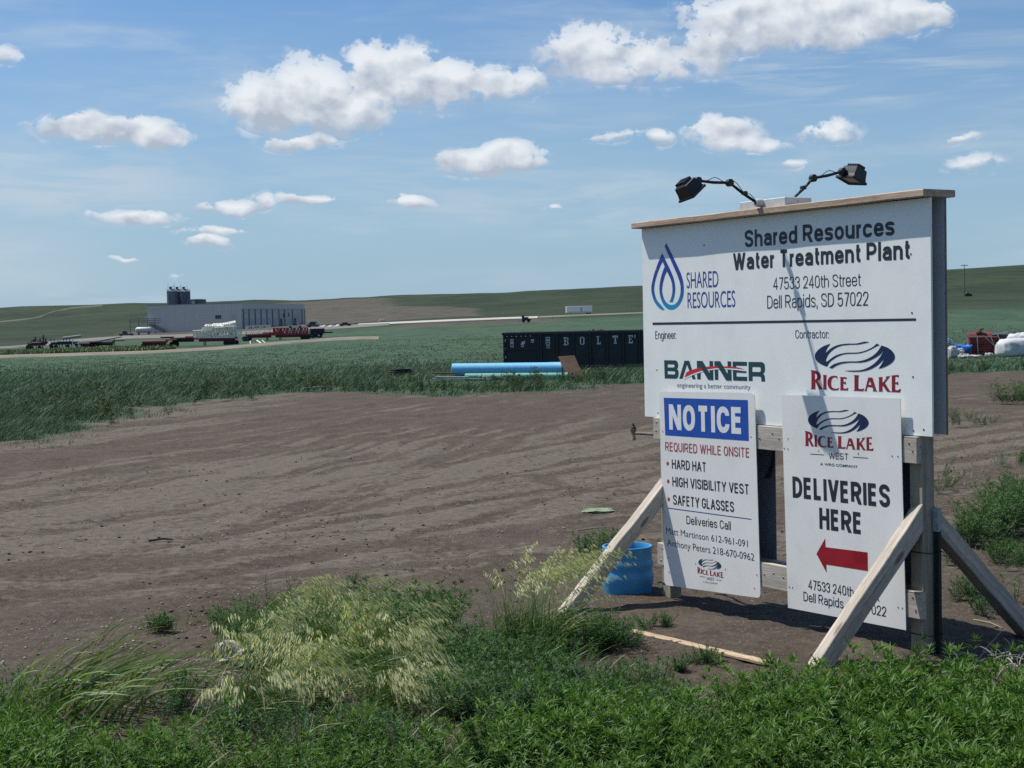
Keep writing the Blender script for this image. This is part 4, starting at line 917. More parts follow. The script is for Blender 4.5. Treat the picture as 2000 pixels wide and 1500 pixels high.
# floodlights on jointed arms
blackm = plain('black_plastic', (.012, .013, .015), .42, var=.15, spec=.5)
glassm = plain('lamp_glass', (.20, .215, .22), .10, spec=.8)
def flood(label, base, j1, j2, head, aim, wid, extra=0):
    f = tag(empty('floodlight', ORG, SRZ), label, 'floodlight', 'floodlights on jointed arms')
    base, j1, j2, head = map(Vector, (base, j1, j2, head))
    for p0, p1 in ((base, j1), (j1, j2)):
        mid = (p0+p1)/2+Vector((0, 0, -.004)); MB().tube([p0, mid, p1], [.0080, .0090, .0075], 8).build('arm', blackm, f, True)
    for j in (j1, j2):
        d = (j2-j1).normalized(); MB().tube([j-Vector((.018, 0, 0)), j-Vector((.014, 0, 0)), j+Vector((.014, 0, 0)), j+Vector((.018, 0, 0))], [.016, .022, .022, .016], 14).build('joint', blackm, f, True)
    # wire clipped along the arm
    w = []
    for t in np.linspace(0, 1, 22):
        q = base.lerp(j1, t*2) if t < .5 else j1.lerp(j2, t*2-1)
        w.append(q+Vector((.010, 0, .012+.012*math.sin(t*19)-.02*(t < .12)*math.sin(t*26))))
    MB().tube(w, .0022, 5).build('wire', blackm, f, True)
    mid = base.lerp(j1, .45); MB().box(mid+Vector((0, 0, .004)), (.03, .03, .022), bev=.004).build('clip', blackm, f)
    # housing: a wedge-shaped box opening to a flanged glass front
    aim = Vector(aim).normalized(); sx = Vector((1, 0, 0)); sy = aim.cross(sx).normalized(); sx = sy.cross(aim).normalized()
    M = Matrix(((sx.x, sy.x, aim.x, head.x), (sx.y, sy.y, aim.y, head.y), (sx.z, sy.z, aim.z, head.z), (0, 0, 0, 1)))
    w_ = wid; h_ = wid*.74; dp = wid*.55
    V = []; 
    for (sw, sh, zz) in ((.55, .5, -dp), (.78, .78, -dp*.86), (.88, .88, -dp*.3), (.98, .98, 0)):
        for a, c in ((-1,-1),(1,-1),(1,1),(-1,1)): V.append((a*sw*w_/2, c*sh*h_/2, zz))
    Fs = [(0,3,2,1)]
    for i in range(3):
        for k in range(4): Fs.append((i*4+k, i*4+(k+1) % 4, (i+1)*4+(k+1) % 4, (i+1)*4+k))
    Fs.append((12,13,14,15))
    hs = mesh('housing', V, Fs, blackm, f, mtx=M)
    mb = MB()
    for (cx, cy, dx, dy) in ((0, h_/2, w_*1.06, .012), (0, -h_/2, w_*1.06, .012), (w_/2, 0, .012, h_*1.06), (-w_/2, 0, .012, h_*1.06)):
        mb.box((cx, cy, .004), (dx, dy, .014), bev=.002)
    for k in range(-3, 4): mb.box((k*w_*.10, 0, -dp*1.02), (.004, h_*.55, .02))
    mb.build('rim', blackm, f, mtx=M)
    mesh('glass', [(-w_*.47, -h_*.47, .003), (w_*.47, -h_*.47, .003), (w_*.47, h_*.47, .003), (-w_*.47, h_*.47, .003)], [(0,1,2,3)], glassm, f, mtx=M)
    br = MB(); top = head-aim*dp*.5
    br.bar(j2, top+sx*0, .016, .02); br.build('bracket', blackm, f)
    return f
def AZ(px, py, a):
    """point at position a along the board on the sight line"""
    r = ray_dir(px, py); q = ORG+axis_x*a-Vector((0, 0, CAMH)); t = q.dot(axis_x)/r.dot(axis_x)
    p = r*t+Vector((0, 0, CAMH))-ORG; return Vector((a, p.dot(axis_y), p.z))
flood('black floodlight on the left jointed arm, reaching out over the front of the board', AZ(1478, 396, 1.205), AZ(1425, 357, 1.125), AZ(1363, 353, 1.04), AZ(1351, 377, 1.02), (.15, .62, -.77), .145)
flood('black floodlight on the right jointed arm, reaching out behind the board', AZ(1553, 384, 1.345), AZ(1588, 348, 1.345), AZ(1645, 335, 1.345), AZ(1663, 351, 1.36), (-.12, -.36, -.92), .145)
jb = tag(empty('junction_fitting', ORG, SRZ), 'small round white fitting at the foot of the left floodlight arm', 'fitting')
c = S(1482, 398, -.055)
MB().lathe([(.006, -.03), (.020, -.026), (.024, -.012), (.024, .02), (.018, .026)], (c.x, c.y, c.z+.006), 16, 'y').build('cup', plain('white_plastic', (.62, .62, .6), .4), jb, True)
MB().lathe([(.004, -.0335), (.008, -.033), (.009, -.028)], (c.x+.004, c.y, c.z+.006), 10, 'y').build('knob', blackm, jb, True)

# steel fence posts wired to the timber posts
tgreen = plain('dark_green_paint', (.008, .018, .016), .5, var=.2, scale=20)
galv = plain('galvanised_steel', (.30, .36, .37), .5, metal=.25, var=.2, scale=40)
wire_m = plain('tie_wire', (.03, .03, .03), .5, metal=.6)
def tpost(label, a, y, z1, flip):
    t = tag(empty('steel_fence_post', loc2w(a, y, 0), SRZ), label, 'fence post', 'steel fence posts wired to the timber posts')
    mb = MB(); mb.box((0, 0, (z1-.5)/2), (.036, .005, z1+.5), bev=.001); mb.box((0, .0185, (z1-.5)/2), (.005, .032, z1+.5))
    k = -.1
    while k < z1-.14: mb.box((0, -.0045, k), (.012, .005, .012)); k += .052
    mb.build('shaft', tgreen, t)
    mb = MB(); mb.box((0, 0, z1-.058), (.038, .0075, .122), bev=.001); mb.box((0, .019, z1-.058), (.0075, .034, .122)); mb.box((0, -.0065, z1-.03), (.012, .006, .012)); mb.box((0, -.0065, z1-.082), (.012, .006, .012))
    mb.build('white_tip', galv, t)
    return t
tpost('dark green steel post with a pale tip beside the right timber post', 2.386, .080, .795, 1)
tpost('dark green steel post tight against the left timber post, passing behind the rail', .110, .058, .80, -1)
for (a0, a1, zz, ap) in ((2.268, 2.404, .565, 2.314), (2.268, 2.404, .135, 2.314), (.095, .229, .10, .18), (.095, .229, .70, .18)):
    t = tag(empty('tie_wire', ORG, SRZ), {(.565): 'upper wire tied round the right timber post and its steel post', .135: 'lower wire tied round the right timber post near the ground', .10: 'wire tied round the foot of the left timber post', .70: 'wire tied round the left timber post above the blue pipe piece'}[zz], 'wire')
    MB().tube([(a0, .009, zz), (a1, .012, zz+.004), (a1, .105, zz+.006), (a0, .104, zz), (a0, .009, zz-.002)], .0028, 6).build('loop', wire_m, t, True)

# hose valve on a pipe at the left end of the upper rail
vz = S(1237, 845, .055)
vt = tag(empty('hose_valve', ORG, SRZ), 'brass hose valve on a short steel pipe behind the left end of the rail', 'valve')
brass = plain('tarnished_brass', (.34, .27, .17), .45, metal=.55, var=.25, scale=40)
pipe_m = plain('rusty_pipe', (.14, .115, .10), .6, metal=.4, var=.3, scale=30)
MB().tube([(.15, .055, ZB-.115), (vz.x, .055, vz.z-.004)], .010, 10).build('pipe', pipe_m, vt, True)
MB().lathe([(.012, -.052), (.021, -.050), (.019, -.040), (.012, -.022), (.016, 0), (.019, .012), (.022, .018), (.023, .026), (.014, .030)], (vz.x, .055, vz.z), 16).build('body', brass, vt, True)
MB().lathe([(.020, .028), (.020, .036), (.010, .042), (.006, .062), (.004, .064)], (vz.x, .055, vz.z), 12).build('cap', plain('dark_iron', (.03, .03, .032), .5, metal=.5), vt, True)

# ------------------------------------------------------------------ pieces lying round the board
def blue_plastic(name, c0, c1, c2):
    mt, b, p, out = new_mat(name); co = b.coord('Object'); n = b.noise(co, 9, 5, .6)
    c = b.mix(b.ramp(n, .3, .7), c0, c1); sp = b.noise(b.vec('MULTIPLY', co, (8, 8, 26)), 2.4, 5, .7)
    c = b.mix(b.math('MULTIPLY', b.ramp(sp, .58, .72), .35), c, c2)
    b.put(p.inputs['Base Color'], c); p.inputs['Roughness'].default_value = .42; p.inputs['Specular IOR Level'].default_value = .45
    MATS[name] = mt; return mt
bluem = blue_plastic('blue_pvc', (.045, .27, .54), (.055, .31, .60), (.03, .18, .42))
g = ground_hit(1233, 1163)
cp = tag(empty('pipe_coupler', (.737, 9.63, H(.737, 9.63)-.02)), 'short blue plastic pipe piece with a bulging collar, standing on end behind the left brace', 'pipe piece')
pr = [(.140,.0),(.152,.012),(.158,.06),(.170,.10),(.1735,.135),(.172,.155),(.164,.175),(.163,.19),(.170,.215),(.1715,.228),(.166,.245),(.163,.26),(.164,.33),(.1655,.335),(.163,.341),(.152,.341),(.150,.335),(.149,.26),(.150,.10),(.140,.02),(.0,.018)]
MB().lathe(pr, n=48).build('body', bluem, cp, True)
plank_m = wood('fresh_split_plank', (.33, .245, .155), (.52, .41, .28), knots=False, crack=.6)
A = ground_hit(1226, 1239); C = ground_hit(1503, 1307)
A.z = H(A.x, A.y)+.022; C.z = H(C.x, C.y)+.030
pk = tag(empty('plank', (0, 0, 0)), 'narrow pale splintered plank lying on the bare soil in front of the board', 'plank')
beam('strip', A, C, .062, .018, plank_m, pk, up=(0, 0, 1), sub=16, rough=.0012, seed=33)

def rock(name, label, c, size, seed, mat, cat, flat=.6, jag=.35, parent=None, n=2):
    import bmesh
    bm = bmesh.new(); bmesh.ops.create_icosphere(bm, subdivisions=n, radius=1)
    rr = random.Random(seed)
    for v in bm.verts:
        p_ = v.co.copy(); k = 1+jag*(math.sin(p_.x*3.1+seed)*math.cos(p_.y*2.7-seed)+.6*math.sin(p_.z*6+p_.x*5+seed*2))+rr.uniform(-.06, .06)
        v.co = Vector((p_.x*size[0], p_.y*size[1], p_.z*size[2]*flat))*k
    me = bpy.data.meshes.new(name); bm.to_mesh(me); bm.free(); me.materials.append(mat)
    o = link(name, me); o.location = c; o.rotation_euler = (0, 0, seed)
    if label: tag(o, label, cat)
    return o
stone_m = plain('pale_limestone', (.40, .37, .32), .85, var=.3, scale=30, bump=.5)
gp_ = ground_hit(466, 1298)
rock('stone', 'jagged pale stone half hidden at the edge of the seeding grass clump', (gp_.x+.02, gp_.y, gp_.z+.045), (.11, .06, .095), 3, stone_m, 'stone', .7, .38, n=3)
gp_ = ground_hit(441, 1294)
rock('stone', 'small pale round stone just left of the jagged stone', (gp_.x, gp_.y, gp_.z+.012), (.022, .02, .022), 5, stone_m, 'stone', .8, .15)
heap_m = plain('pale_green_granules', (.26, .32, .21), .9, var=.4, scale=60, bump=.8)
gp_ = ground_hit(1170, 998); hp = MB()
rock('heap', 'low pale green heap on the soil beyond the left brace', (gp_.x, gp_.y, gp_.z+.004), (.13, .15, .030), 8, heap_m, 'heap', .8, .2, n=3)
straw = plain('dry_stalk', (.34, .29, .20), .8, var=.25, scale=30)
grey_root = plain('grey_dead_root', (.30, .275, .24), .8, var=.25, scale=25)
def stick(px0, px1, r, label, mat=straw, bend=.01, name='stick', cat='stick', lift=.006):
    a = ground_hit(*px0); c_ = ground_hit(*px1); m_ = (a+c_)/2+Vector((bend, bend, bend*.5))
    o = MB().tube([a+Vector((0, 0, lift)), m_+Vector((0, 0, lift)), c_+Vector((0, 0, lift))], [r, r*.9, r*.5], 6).build(name, mat, None, True)
    return tag(o, label, cat)
stick((430, 1322), (464, 1312), .004, 'pale broken stalk on the soil just below the jagged stone')
stick((1890, 1315), (1912, 1307), .012, 'short pale piece of wood at the edge of the weeds right of the steel post', grey_root)
stick((1127, 1037), (1193, 1031), .008, 'long dry stalk lying on the soil left of the blue pipe piece')
stick((290, 1058), (338, 1055), .010, 'dark stick lying alone in the middle of the bare yard', plain('dark_bark', (.035, .028, .026), .9), .02)
stick((1902, 1212), (1958, 1228), .004, 'dry stalk on the soil under the rear brace')
# tangle of dead roots at the right edge
rt = tag(empty('root_tangle', (2.46, 7.28, H(2.46, 7.28))), 'tangle of grey dead roots and stalks right of the steel post', 'root tangle')
rr = random.Random(5)
for i in range(64):
    big = i < 26
    x0, y0 = rr.gauss(.02, .13), rr.gauss(.05, .12); z0 = rr.uniform(0, .05); th = rr.uniform(0, 6.28); L = rr.uniform(.06, .2) if big else rr.uniform(.04, .14); pz = rr.uniform(-.1, .75)
    pts = []; p_ = Vector((x0, y0, z0)); dv = Vector((math.cos(th), math.sin(th), pz)).normalized()
    for k in range(6):
        pts.append(p_.copy()); dv = (dv+Vector((rr.gauss(0, .22), rr.gauss(0, .22), rr.gauss(-.12, .2)))).normalized(); p_ = p_+dv*L/5; p_.z = max(p_.z, .003)
    r0 = rr.uniform(.003, .0055) if big else rr.uniform(.0014, .003)
    MB().tube(pts, [r0, r0, r0*.9, r0*.8, r0*.6, r0*.3], 5).build('root', grey_root, rt, True)

# ------------------------------------------------------------------ things in the middle distance
# roll-off waste container
cont_m = plain('black_container_paint', (.010, .014, .024), .45, var=.25, scale=1.2, dirt=(.035, .034, .04), dirt_amt=.5)
cont_r = plain('worn_black_paint', (.022, .024, .034), .5, var=.3, scale=2)
stencil = plain('stencil_white', (.50, .53, .55), .6, var=.12, scale=6)
sticker = plain('sticker_white', (.55, .54, .53), .6, var=.1)
c0 = Vector((-.36, 67.0, 0)); c1 = Vector((6.45, 66.4, 0)); dct = (c1-c0); CL = dct.length; crz = math.atan2(dct.y, dct.x)
zc0 = H(1.5, 67)-.02
dump = tag(empty('waste_container', (c0.x, c0.y, zc0), crz), 'long black ribbed waste container with white stencilled letters behind the blue pipe', 'container')
HC = 1.80; tilt = .0
mb = MB(); mb.box((CL/2, 1.2, HC/2+.12), (CL, 2.3, HC-.24)); mb.build('tub', cont_m, dump)
mb = MB(); mb.box((CL/2, -.02, HC-.05), (CL+.1, .14, .12), bev=.01); mb.box((CL/2, 2.4, HC-.05), (CL+.1, .14, .12)); mb.box((.0, 1.2, HC-.05), (.12, 2.3, .12)); mb.build('top_rail', cont_r, dump)
mb = MB(); mb.box((CL/2, .02, .16), (CL, .16, .14)); mb.build('bottom_rail', cont_m, dump)
RIBS = [.04, 1.62, 1.72, 2.46, 3.21, 3.97, 4.72, 5.46, 6.20, 6.8]
for i, rx in enumerate(RIBS):
    w = .11 if i < 3 else .13
    MB().add([(rx-w/2, 0, .2), (rx-w*.32, -.085, .2), (rx+w*.32, -.085, .2), (rx+w/2, 0, .2), (rx-w/2, 0, HC-.1), (rx-w*.32, -.085, HC-.1), (rx+w*.32, -.085, HC-.1), (rx+w/2, 0, HC-.1)],
             [(0,1,5,4), (1,2,6,5), (2,3,7,6), (4,5,6,7)]).build('rib', cont_r if i < 3 else cont_m, dump)
MB().box((.84, -.05, 1.06), (1.5, .06, .07)).build('door_bar', cont_r, dump)
MB().box((2.12, -.04, 1.03), (.62, .05, .05)).build('panel_frame', cont_r, dump)
for i in range(6): MB().box((.18+i*.215, -.055, HC-.17), (.055, .03, .035)).build('hook', sticker, dump)
for i in range(4): MB().box((.10, -.06, HC-.36-.38*i), (.03, .02, .12)).build('hinge', sticker, dump)
for j in (.5, 1.9, 5.6): MB().lathe([(.12, -.12), (.12, .12)], (j, .12, .06), 12, 'y').build('roller', cont_r, dump)
def stick_label(x, z, w, h, lines_, mat=sticker):
    o = MB().box((x, -.012, z), (w, .012, h)).build('sticker', mat, dump)
    for k, (dz, hh, mm) in enumerate(lines_): MB().box((x, -.021, z+dz), (w*.72, .006, hh)).build('sticker_print', mm, o)
red_p = plain('sticker_red', (.35, .04, .05), .6); dk_p = plain('sticker_black', (.04, .04, .05), .6)
stick_label(.40, 1.42, .15, .16, ((.0, .06, red_p),)); stick_label(.40, 1.23, .15, .20, ((.0, .11, red_p),))
stick_label(1.34, 1.40, .13, .15, ((-.01, .04, dk_p),)); stick_label(.88, 1.07+.13, .13, .14, ((0, .04, dk_p),))
MB().add([(.80, -.012, 1.26), (1.00, -.012, 1.28), (1.00, -.012, 1.42), (.85, -.012, 1.37)], [(0,1,2,3)]).build('sticker', sticker, dump)
stick_label(2.04, 1.50, .19, .13, ((0, .05, dk_p),)); stick_label(2.04, 1.32, .19, .20, ((.03, .05, dk_p), (-.05, .05, dk_p))); stick_label(2.05, 1.12, .15, .14, ((0, .06, dk_p),))
# stencilled slab-serif letters, broken by the stencil's bridges
def serif_glyph(ch):
    """rectangles and rings on a 10 x 16 grid"""
    G = {'T': [(0,13,10,16),(0,11.2,1.8,13),(8.2,11.2,10,13),(3.6,2.4,6.4,12.4),(2,0,8,1.9)],
         'L': [(1,13.6,7,16),(2.6,2.6,5.2,13),(1,0,10,2.2),(8.3,2.2,10,5)],
         'E': [(0,13.6,10,16),(0,0,10,2.4),(1.6,2.4,4.2,13),(5,7,7.6,9.2),(8.2,11,10,13.6),(8.2,2.4,10,5)],
         'B': [(0,13.6,7.6,16),(0,0,7.6,2.4),(1.4,2.6,4,13.4),(4.6,7.2,7.8,9),(7.4,9.2,10,14.6),(7.4,1.4,10,7)],
         'O': [(2.2,13.6,4.6,16),(5.4,13.6,7.8,16),(2.2,0,4.6,2.4),(5.4,0,7.8,2.4),(0,1.8,2.6,14.2),(7.4,1.8,10,14.2)],
         "'": [(1.5,10.5,3.6,16)]}
    return G[ch]
for ch, xx, ww in (('B', 2.76, .22), ('O', 3.50, .21), ('L', 4.25, .19), ('T', 4.99, .24), ('E', 5.70, .20), ("'", 5.94, .22)):
    mb = MB()
    for a0, b0, a1, b1 in serif_glyph(ch):
        k = ww/10; kz = .37/16; mb.box((xx+(a0+a1)/2*k, -.004, 1.17+(b0+b1)/2*kz+(xx-2.7)*.012), ((a1-a0)*k, .008, (b1-b0)*kz))
    mb.build('letter', stencil, dump)
# rubble of debris on the rim
dbr = tag(empty('debris', c0+Vector((4.3, .0, zc0+HC+.01)), crz), 'strip of pale broken debris showing over the rim of the black container', 'debris')
rr = random.Random(3); mb = MB()
for i in range(22): mb.box((rr.uniform(-.38, .38), rr.uniform(-.02, .1), rr.uniform(.0, .045)), (rr.uniform(.05, .12), .06, rr.uniform(.02, .05)), rr.uniform(0, 3))
mb.build('pieces', plain('broken_wood', (.30, .24, .2), .8, var=.4, scale=9), dbr)

# blue pipe, green pipe, plywood sheet
blue2 = blue_plastic('pale_blue_pvc', (.15, .46, .74), (.19, .52, .80), (.10, .36, .64))  # a paler blue than the pipe piece by the board
green2 = blue_plastic('pale_green_pvc', (.15, .40, .30), (.20, .46, .35), (.12, .33, .24))
def pipe(name, label, p0, p1, r, mat, bell=True, cat='pipe', n=40):
    p0 = Vector(p0); p1 = Vector(p1); d = p1-p0; L = d.length
    o = tag(empty(name, p0), label, cat); o.rotation_euler = d.to_track_quat('X', 'Z').to_euler()
    prof = [(r*.93, 0), (r, .01), (r, .06*L)]
    if bell: prof += [(r, L-.55), (r*1.012, L-.50), (r*1.012, L-.42), (r*1.03, L-.38), (r*1.03, L-.05), (r*1.05, L-.03), (r*1.05, L)]
    else: prof += [(r, L)]
    inner = [(r*.93, L), (r*.93, L*.5), (r*.93, 0)]
    MB().lathe(prof+inner, n=n, axis='x').build('wall', mat, o, True); return o
zb_ = H(-.2, 52)
pipe('blue_pipe', 'thick light blue plastic pipe lying in the grass in front of the black container', (-2.12, 52.45, .19), (1.80, 51.9, .165), .232, blue2)
pipe('green_pipe', 'thin pale green plastic pipe lying in front of the thick blue pipe', (-1.6, 50.3, .0), (1.92, 49.9, -.03), .125, green2, False)
wh = plain('weathered_white', (.42, .42, .40), .7, var=.3, scale=3, dirt=(.16, .13, .11), dirt_amt=.7)
rr = random.Random(8)
for i, (px0, px1, py_, lab) in enumerate(((845, 895, 729, 'weathered brown board sticking out left of the blue pipe'), (850, 915, 736, 'upper weathered white board in the grass below the left end of the blue pipe'), (845, 960, 741, 'long weathered white board, lowest of those lying by the green pipe'), (935, 985, 735, 'pale board lying across the green pipe end in the grass'))):
    a = ray_dir(px0, py_); c_ = ray_dir(px1, py_+rr.uniform(-1, 1)); dd = 49.6+.4*(i == 0)*3
    a = a*(dd/a.y)+Vector((0, 0, CAMH)); c_ = c_*((dd-.2)/c_.y)+Vector((0, 0, CAMH))
    t = tag(empty('loose_board', (0, 0, 0)), lab, 'board'); MB().bar(a, c_, .16, .045).build('board', wh if i else plain('brown_board', (.14, .10, .08), .8, var=.3), t)
ply = plain('brown_plywood', (.090, .058, .042), .8, var=.2, scale=2.5, dirt=(.055, .038, .032), dirt_amt=.7, spec=.15)
pl = tag(empty('plywood_sheet', (0, 0, 0)), 'brown plywood sheet leaning over the open right end of the blue pipe', 'plywood sheet')
q = [(1090, 696, 51.9), (1122, 694, 52.0), (1141, 738, 51.0), (1109, 741, 50.9)]
v = [];
for a, c_, d_ in q:
    r_ = ray_dir(a, c_); v.append(r_*(d_/r_.y)+Vector((0, 0, CAMH)))
nn_ = (v[1]-v[0]).cross(v[2]-v[0]).normalized()*.018
MB().add([p_ for p_ in v]+[p_+nn_ for p_ in v], [(0,3,2,1), (4,5,6,7), (0,1,5,4), (1,2,6,5), (2,3,7,6), (3,0,4,7)]).build('sheet', ply, pl)
st = ground_hit(1232, 719); t = tag(empty('loose_board', (0, 0, 0)), 'thin pale board in the grass before the right half of the black container', 'board')
a = ground_hit(1202, 721.5); c_ = ground_hit(1240, 718.5); MB().bar(a+Vector((0, 0, .22)), c_+Vector((0, 0, .25)), .09, .04).build('board', wh, t)
a = ground_hit(592, 762); c_ = ground_hit(645, 759); t = tag(empty('loose_board', (0, 0, 0)), 'pale board lying at the edge of the grass beyond the bare yard', 'board')
MB().bar(a+Vector((0, 0, .05)), c_+Vector((0, 0, .07)), .16, .04).build('board', wh, t)
# tyres left in the grass
ty = plain('tyre_rubber', (.018, .019, .02), .8, var=.2)
gq = ground(783, 52); t = tag(empty('black_pipe_coil', (gq.x, gq.y, gq.z+.18)), 'dark coil of tubing half sunk in the grass left of the blue pipe', 'coil')
for k in range(4):
    MB().tube([(math.cos(u_)*(.50-.05*k), math.sin(u_)*(.4), .07*k-.02*math.sin(u_)) for u_ in np.linspace(0, 2*math.pi, 25)], .035, 8).build('loop', ty, t, True)

# heap of bags and a strapped red spool at the right
def sack(name, label, c, size, seed, mat, cat='sack', rz=0.0, jag=.16):
    import bmesh
    bm = bmesh.new(); bmesh.ops.create_icosphere(bm, subdivisions=4, radius=1); rr_ = random.Random(seed)
    P_ = np.array([v_.co[:] for v_ in bm.verts]); n_ = np.zeros(len(P_))
    for k in range(14):
        w_ = np.array([rr_.gauss(0, 1) for _ in range(3)]); w_ /= np.linalg.norm(w_); w_[2] *= .6
        n_ += np.abs(np.sin(P_@w_*rr_.uniform(2, 9)+rr_.uniform(0, 6)))**.7/14
    n_ = (n_-n_.mean())*2
    sq = np.sign(P_)*np.abs(P_)**.62; sq[:, 2] = np.maximum(sq[:, 2], -.72)
    for v_, s_, k in zip(bm.verts, sq, n_): v_.co = Vector((s_[0]*size[0], s_[1]*size[1], (s_[2]+.72)*size[2]))*1.0+Vector(tuple(P_[v_.index] if False else s_))*k*jag
    me = bpy.data.meshes.new(name); bm.to_mesh(me); bm.free(); me.materials.append(mat)
    me.polygons.foreach_set('use_smooth', np.ones(len(me.polygons), dtype=bool))
    o = link(name, me); o.location = c; o.rotation_euler = (0, 0, rz); return tag(o, label, cat)
sackw = plain('white_woven_sack', (.50, .51, .53), .7, var=.14, scale=4, bump=.3, dirt=(.3, .29, .27), dirt_amt=.4)
sackb = plain('blue_tarpaulin', (.02, .13, .42), .5, var=.3, scale=4, bump=.3)
sackg = plain('grey_plastic_bag', (.34, .36, .36), .6, var=.2, scale=4, bump=.3)
def gz(px, d): return ground(px, d)
q = gz(1983, 64.5); sack('bulk_bag', 'big slumped white woven bulk bag beside the red spool at the right edge', q+Vector((.35, 0, .02)), (1.15, .7, .46), 4, sackw, 'bulk bag')
q = gz(1992, 65.8); sack('bulk_bag', 'second white bulk bag rising behind the big slumped one', q+Vector((.3, 0, .3)), (.85, .6, .44), 14, sackw, 'bulk bag')
q = gz(1875, 66); sack('tarpaulin', 'crumpled blue tarpaulin on the heap left of the red spool', q+Vector((.12, .2, .28)), (.42, .4, .18), 6, sackb, 'tarpaulin', jag=.3)
sack('tarpaulin', 'dark blue tarpaulin hanging down close against the red spool', q+Vector((.28, .1, .02)), (.22, .3, .26), 9, plain('navy_tarpaulin', (.012, .05, .17), .5, var=.3, scale=4), 'tarpaulin', jag=.2)
sack('plastic_sheet', 'pale blue and white plastic sheet sticking up behind the post of the signboard', q+Vector((-.42, .2, .62)), (.14, .2, .13), 7, plain('pale_blue_sheet', (.20, .36, .52), .5, var=.35, scale=6), 'plastic sheet', jag=.3)
sack('bag', 'grey plastic bag standing at the left end of the junk heap', q+Vector((-.42, -.1, 0)), (.2, .3, .30), 8, sackg, 'bag', jag=.15)
sack('bag', 'small whitish bag with folds in the middle of the junk heap', q+Vector((-.06, -.15, .22)), (.17, .2, .12), 10, sackw, 'bag', jag=.12)
sack('bag', 'low pale bag on the ground in front of the junk heap', q+Vector((.0, -.3, 0)), (.3, .2, .11), 12, sackg, 'bag', jag=.15)
q = gz(1890, 65); sack('plastic_sheet', 'flat cream plastic sheet on the ground in front of the red spool', q+Vector((.15, -.1, .03)), (.48, .22, .06), 13, plain('cream_sheet', (.42, .38, .33), .7, var=.2), 'plastic sheet', jag=.1)
q = gz(1932, 64.6); sack('bag', 'small pale bag between the red spool and the big white bulk bag', q+Vector((0, 0, 0)), (.17, .15, .12), 15, sackg, 'bag', jag=.12)
redr = plain('dull_red_plastic', (.17, .030, .030), .6, var=.25, scale=3, dirt=(.09, .04, .035), dirt_amt=.5)
strap = plain('pale_strap', (.36, .42, .40), .6)
q = gz(1912, 66.2); sp = tag(empty('strapped_spool', q+Vector((.12, 0, .05)), R(-8)), 'dull red bundle of drainage tubing framed by pale straps, right of the blue tarpaulin', 'tubing bundle')
for k in range(7):
    MB().lathe([(.30, -.50), (.34, -.48), (.34, .48), (.30, .50), (.22, .5), (.22, -.5)], (-.02+.0*k, .35, .14+k*.118), 20, 'x').add([], []).build('coil', redr, sp, True) if k in (2, 5) else MB().tube([(-.55, .0+.05*(k % 2), .12+k*.118), (.70, .02, .12+k*.118)], .060, 10).build('coil', redr, sp, True)
MB().box((.05, .42, .46), (1.16, .72, .76), bev=.05).build('core', redr, sp)
mb = MB(); mb.bar((-.62, -.08, .0), (-.62, -.08, .92), .03); mb.bar((-.62, -.08, .90), (.1, -.08, .90), .03); mb.bar((-.74, -.08, .01), (.74, -.08, .01), .045)
mb.bar((-.16, -.08, .0), (-.20, -.08, .90), .035); mb.bar((.1, -.08, .90), (.52, -.08, .48), .03); mb.bar((.38, -.08, .9), (.60, -.08, .30), .03)
mb.bar((-.74, -.08, .97), (-.62, -.08, .89), .03); mb.build('strap', strap, sp)
mb = MB(); mb.bar((.12, .1, .9), (1.22, .4, 1.05), .05); mb.bar((.72, .1, .96), (.86, .1, .60), .035); mb.bar((1.2, .35, 1.04), (1.28, .35, .8), .03); mb.build('frame', strap, sp)
MB().box((.9, .5, .80), (.9, .5, .32), bev=.03).build('dark_load', plain('dark_green_load', (.02, .035, .03), .7), sp)
q2 = q+Vector((.12, 0, 0)); o = rock('rusty_fitting', 'rusty lumpy metal fitting sitting on top of the red tubing bundle', (q2.x-.05, q2.y+.2, q2.z+1.06), (.15, .14, .15), 4, plain('rust', (.10, .045, .035), .8, metal=.2, var=.4, scale=9), 'fitting', 1.0, .5, n=3)
o = rock('rusty_fitting', 'smaller dark rusty fitting tilted above the lumpy one', (q2.x+.02, q2.y+.2, q2.z+1.26), (.13, .1, .045), 6, MATS['rust'], 'fitting', 1.0, .3, n=3)
q = gz(1990, 68); mb = MB(); t = tag(empty('leaning_rails', q), 'pale green steel rails sloping up behind the bulk bags at the right edge', 'rails')
mb.bar((-.35, 0, 1.0), (1.5, 0, 1.3), .05); mb.bar((-.2, 0, .85), (1.5, 0, 1.08), .07); mb.bar((.35, 0, .9), (.4, 0, .4), .05); mb.build('rail', plain('pale_green_steel', (.14, .18, .16), .6), t)
q = gz(1975, 58.5); t = tag(empty('loose_board', (0, 0, 0)), 'thin pale stick in the grass in front of the big white bulk bag', 'board'); MB().bar(gz(1968, 57.6)+Vector((0, 0, .12)), gz(1991, 57.8)+Vector((0, 0, .12)), .05, .03).build('board', wh, t)

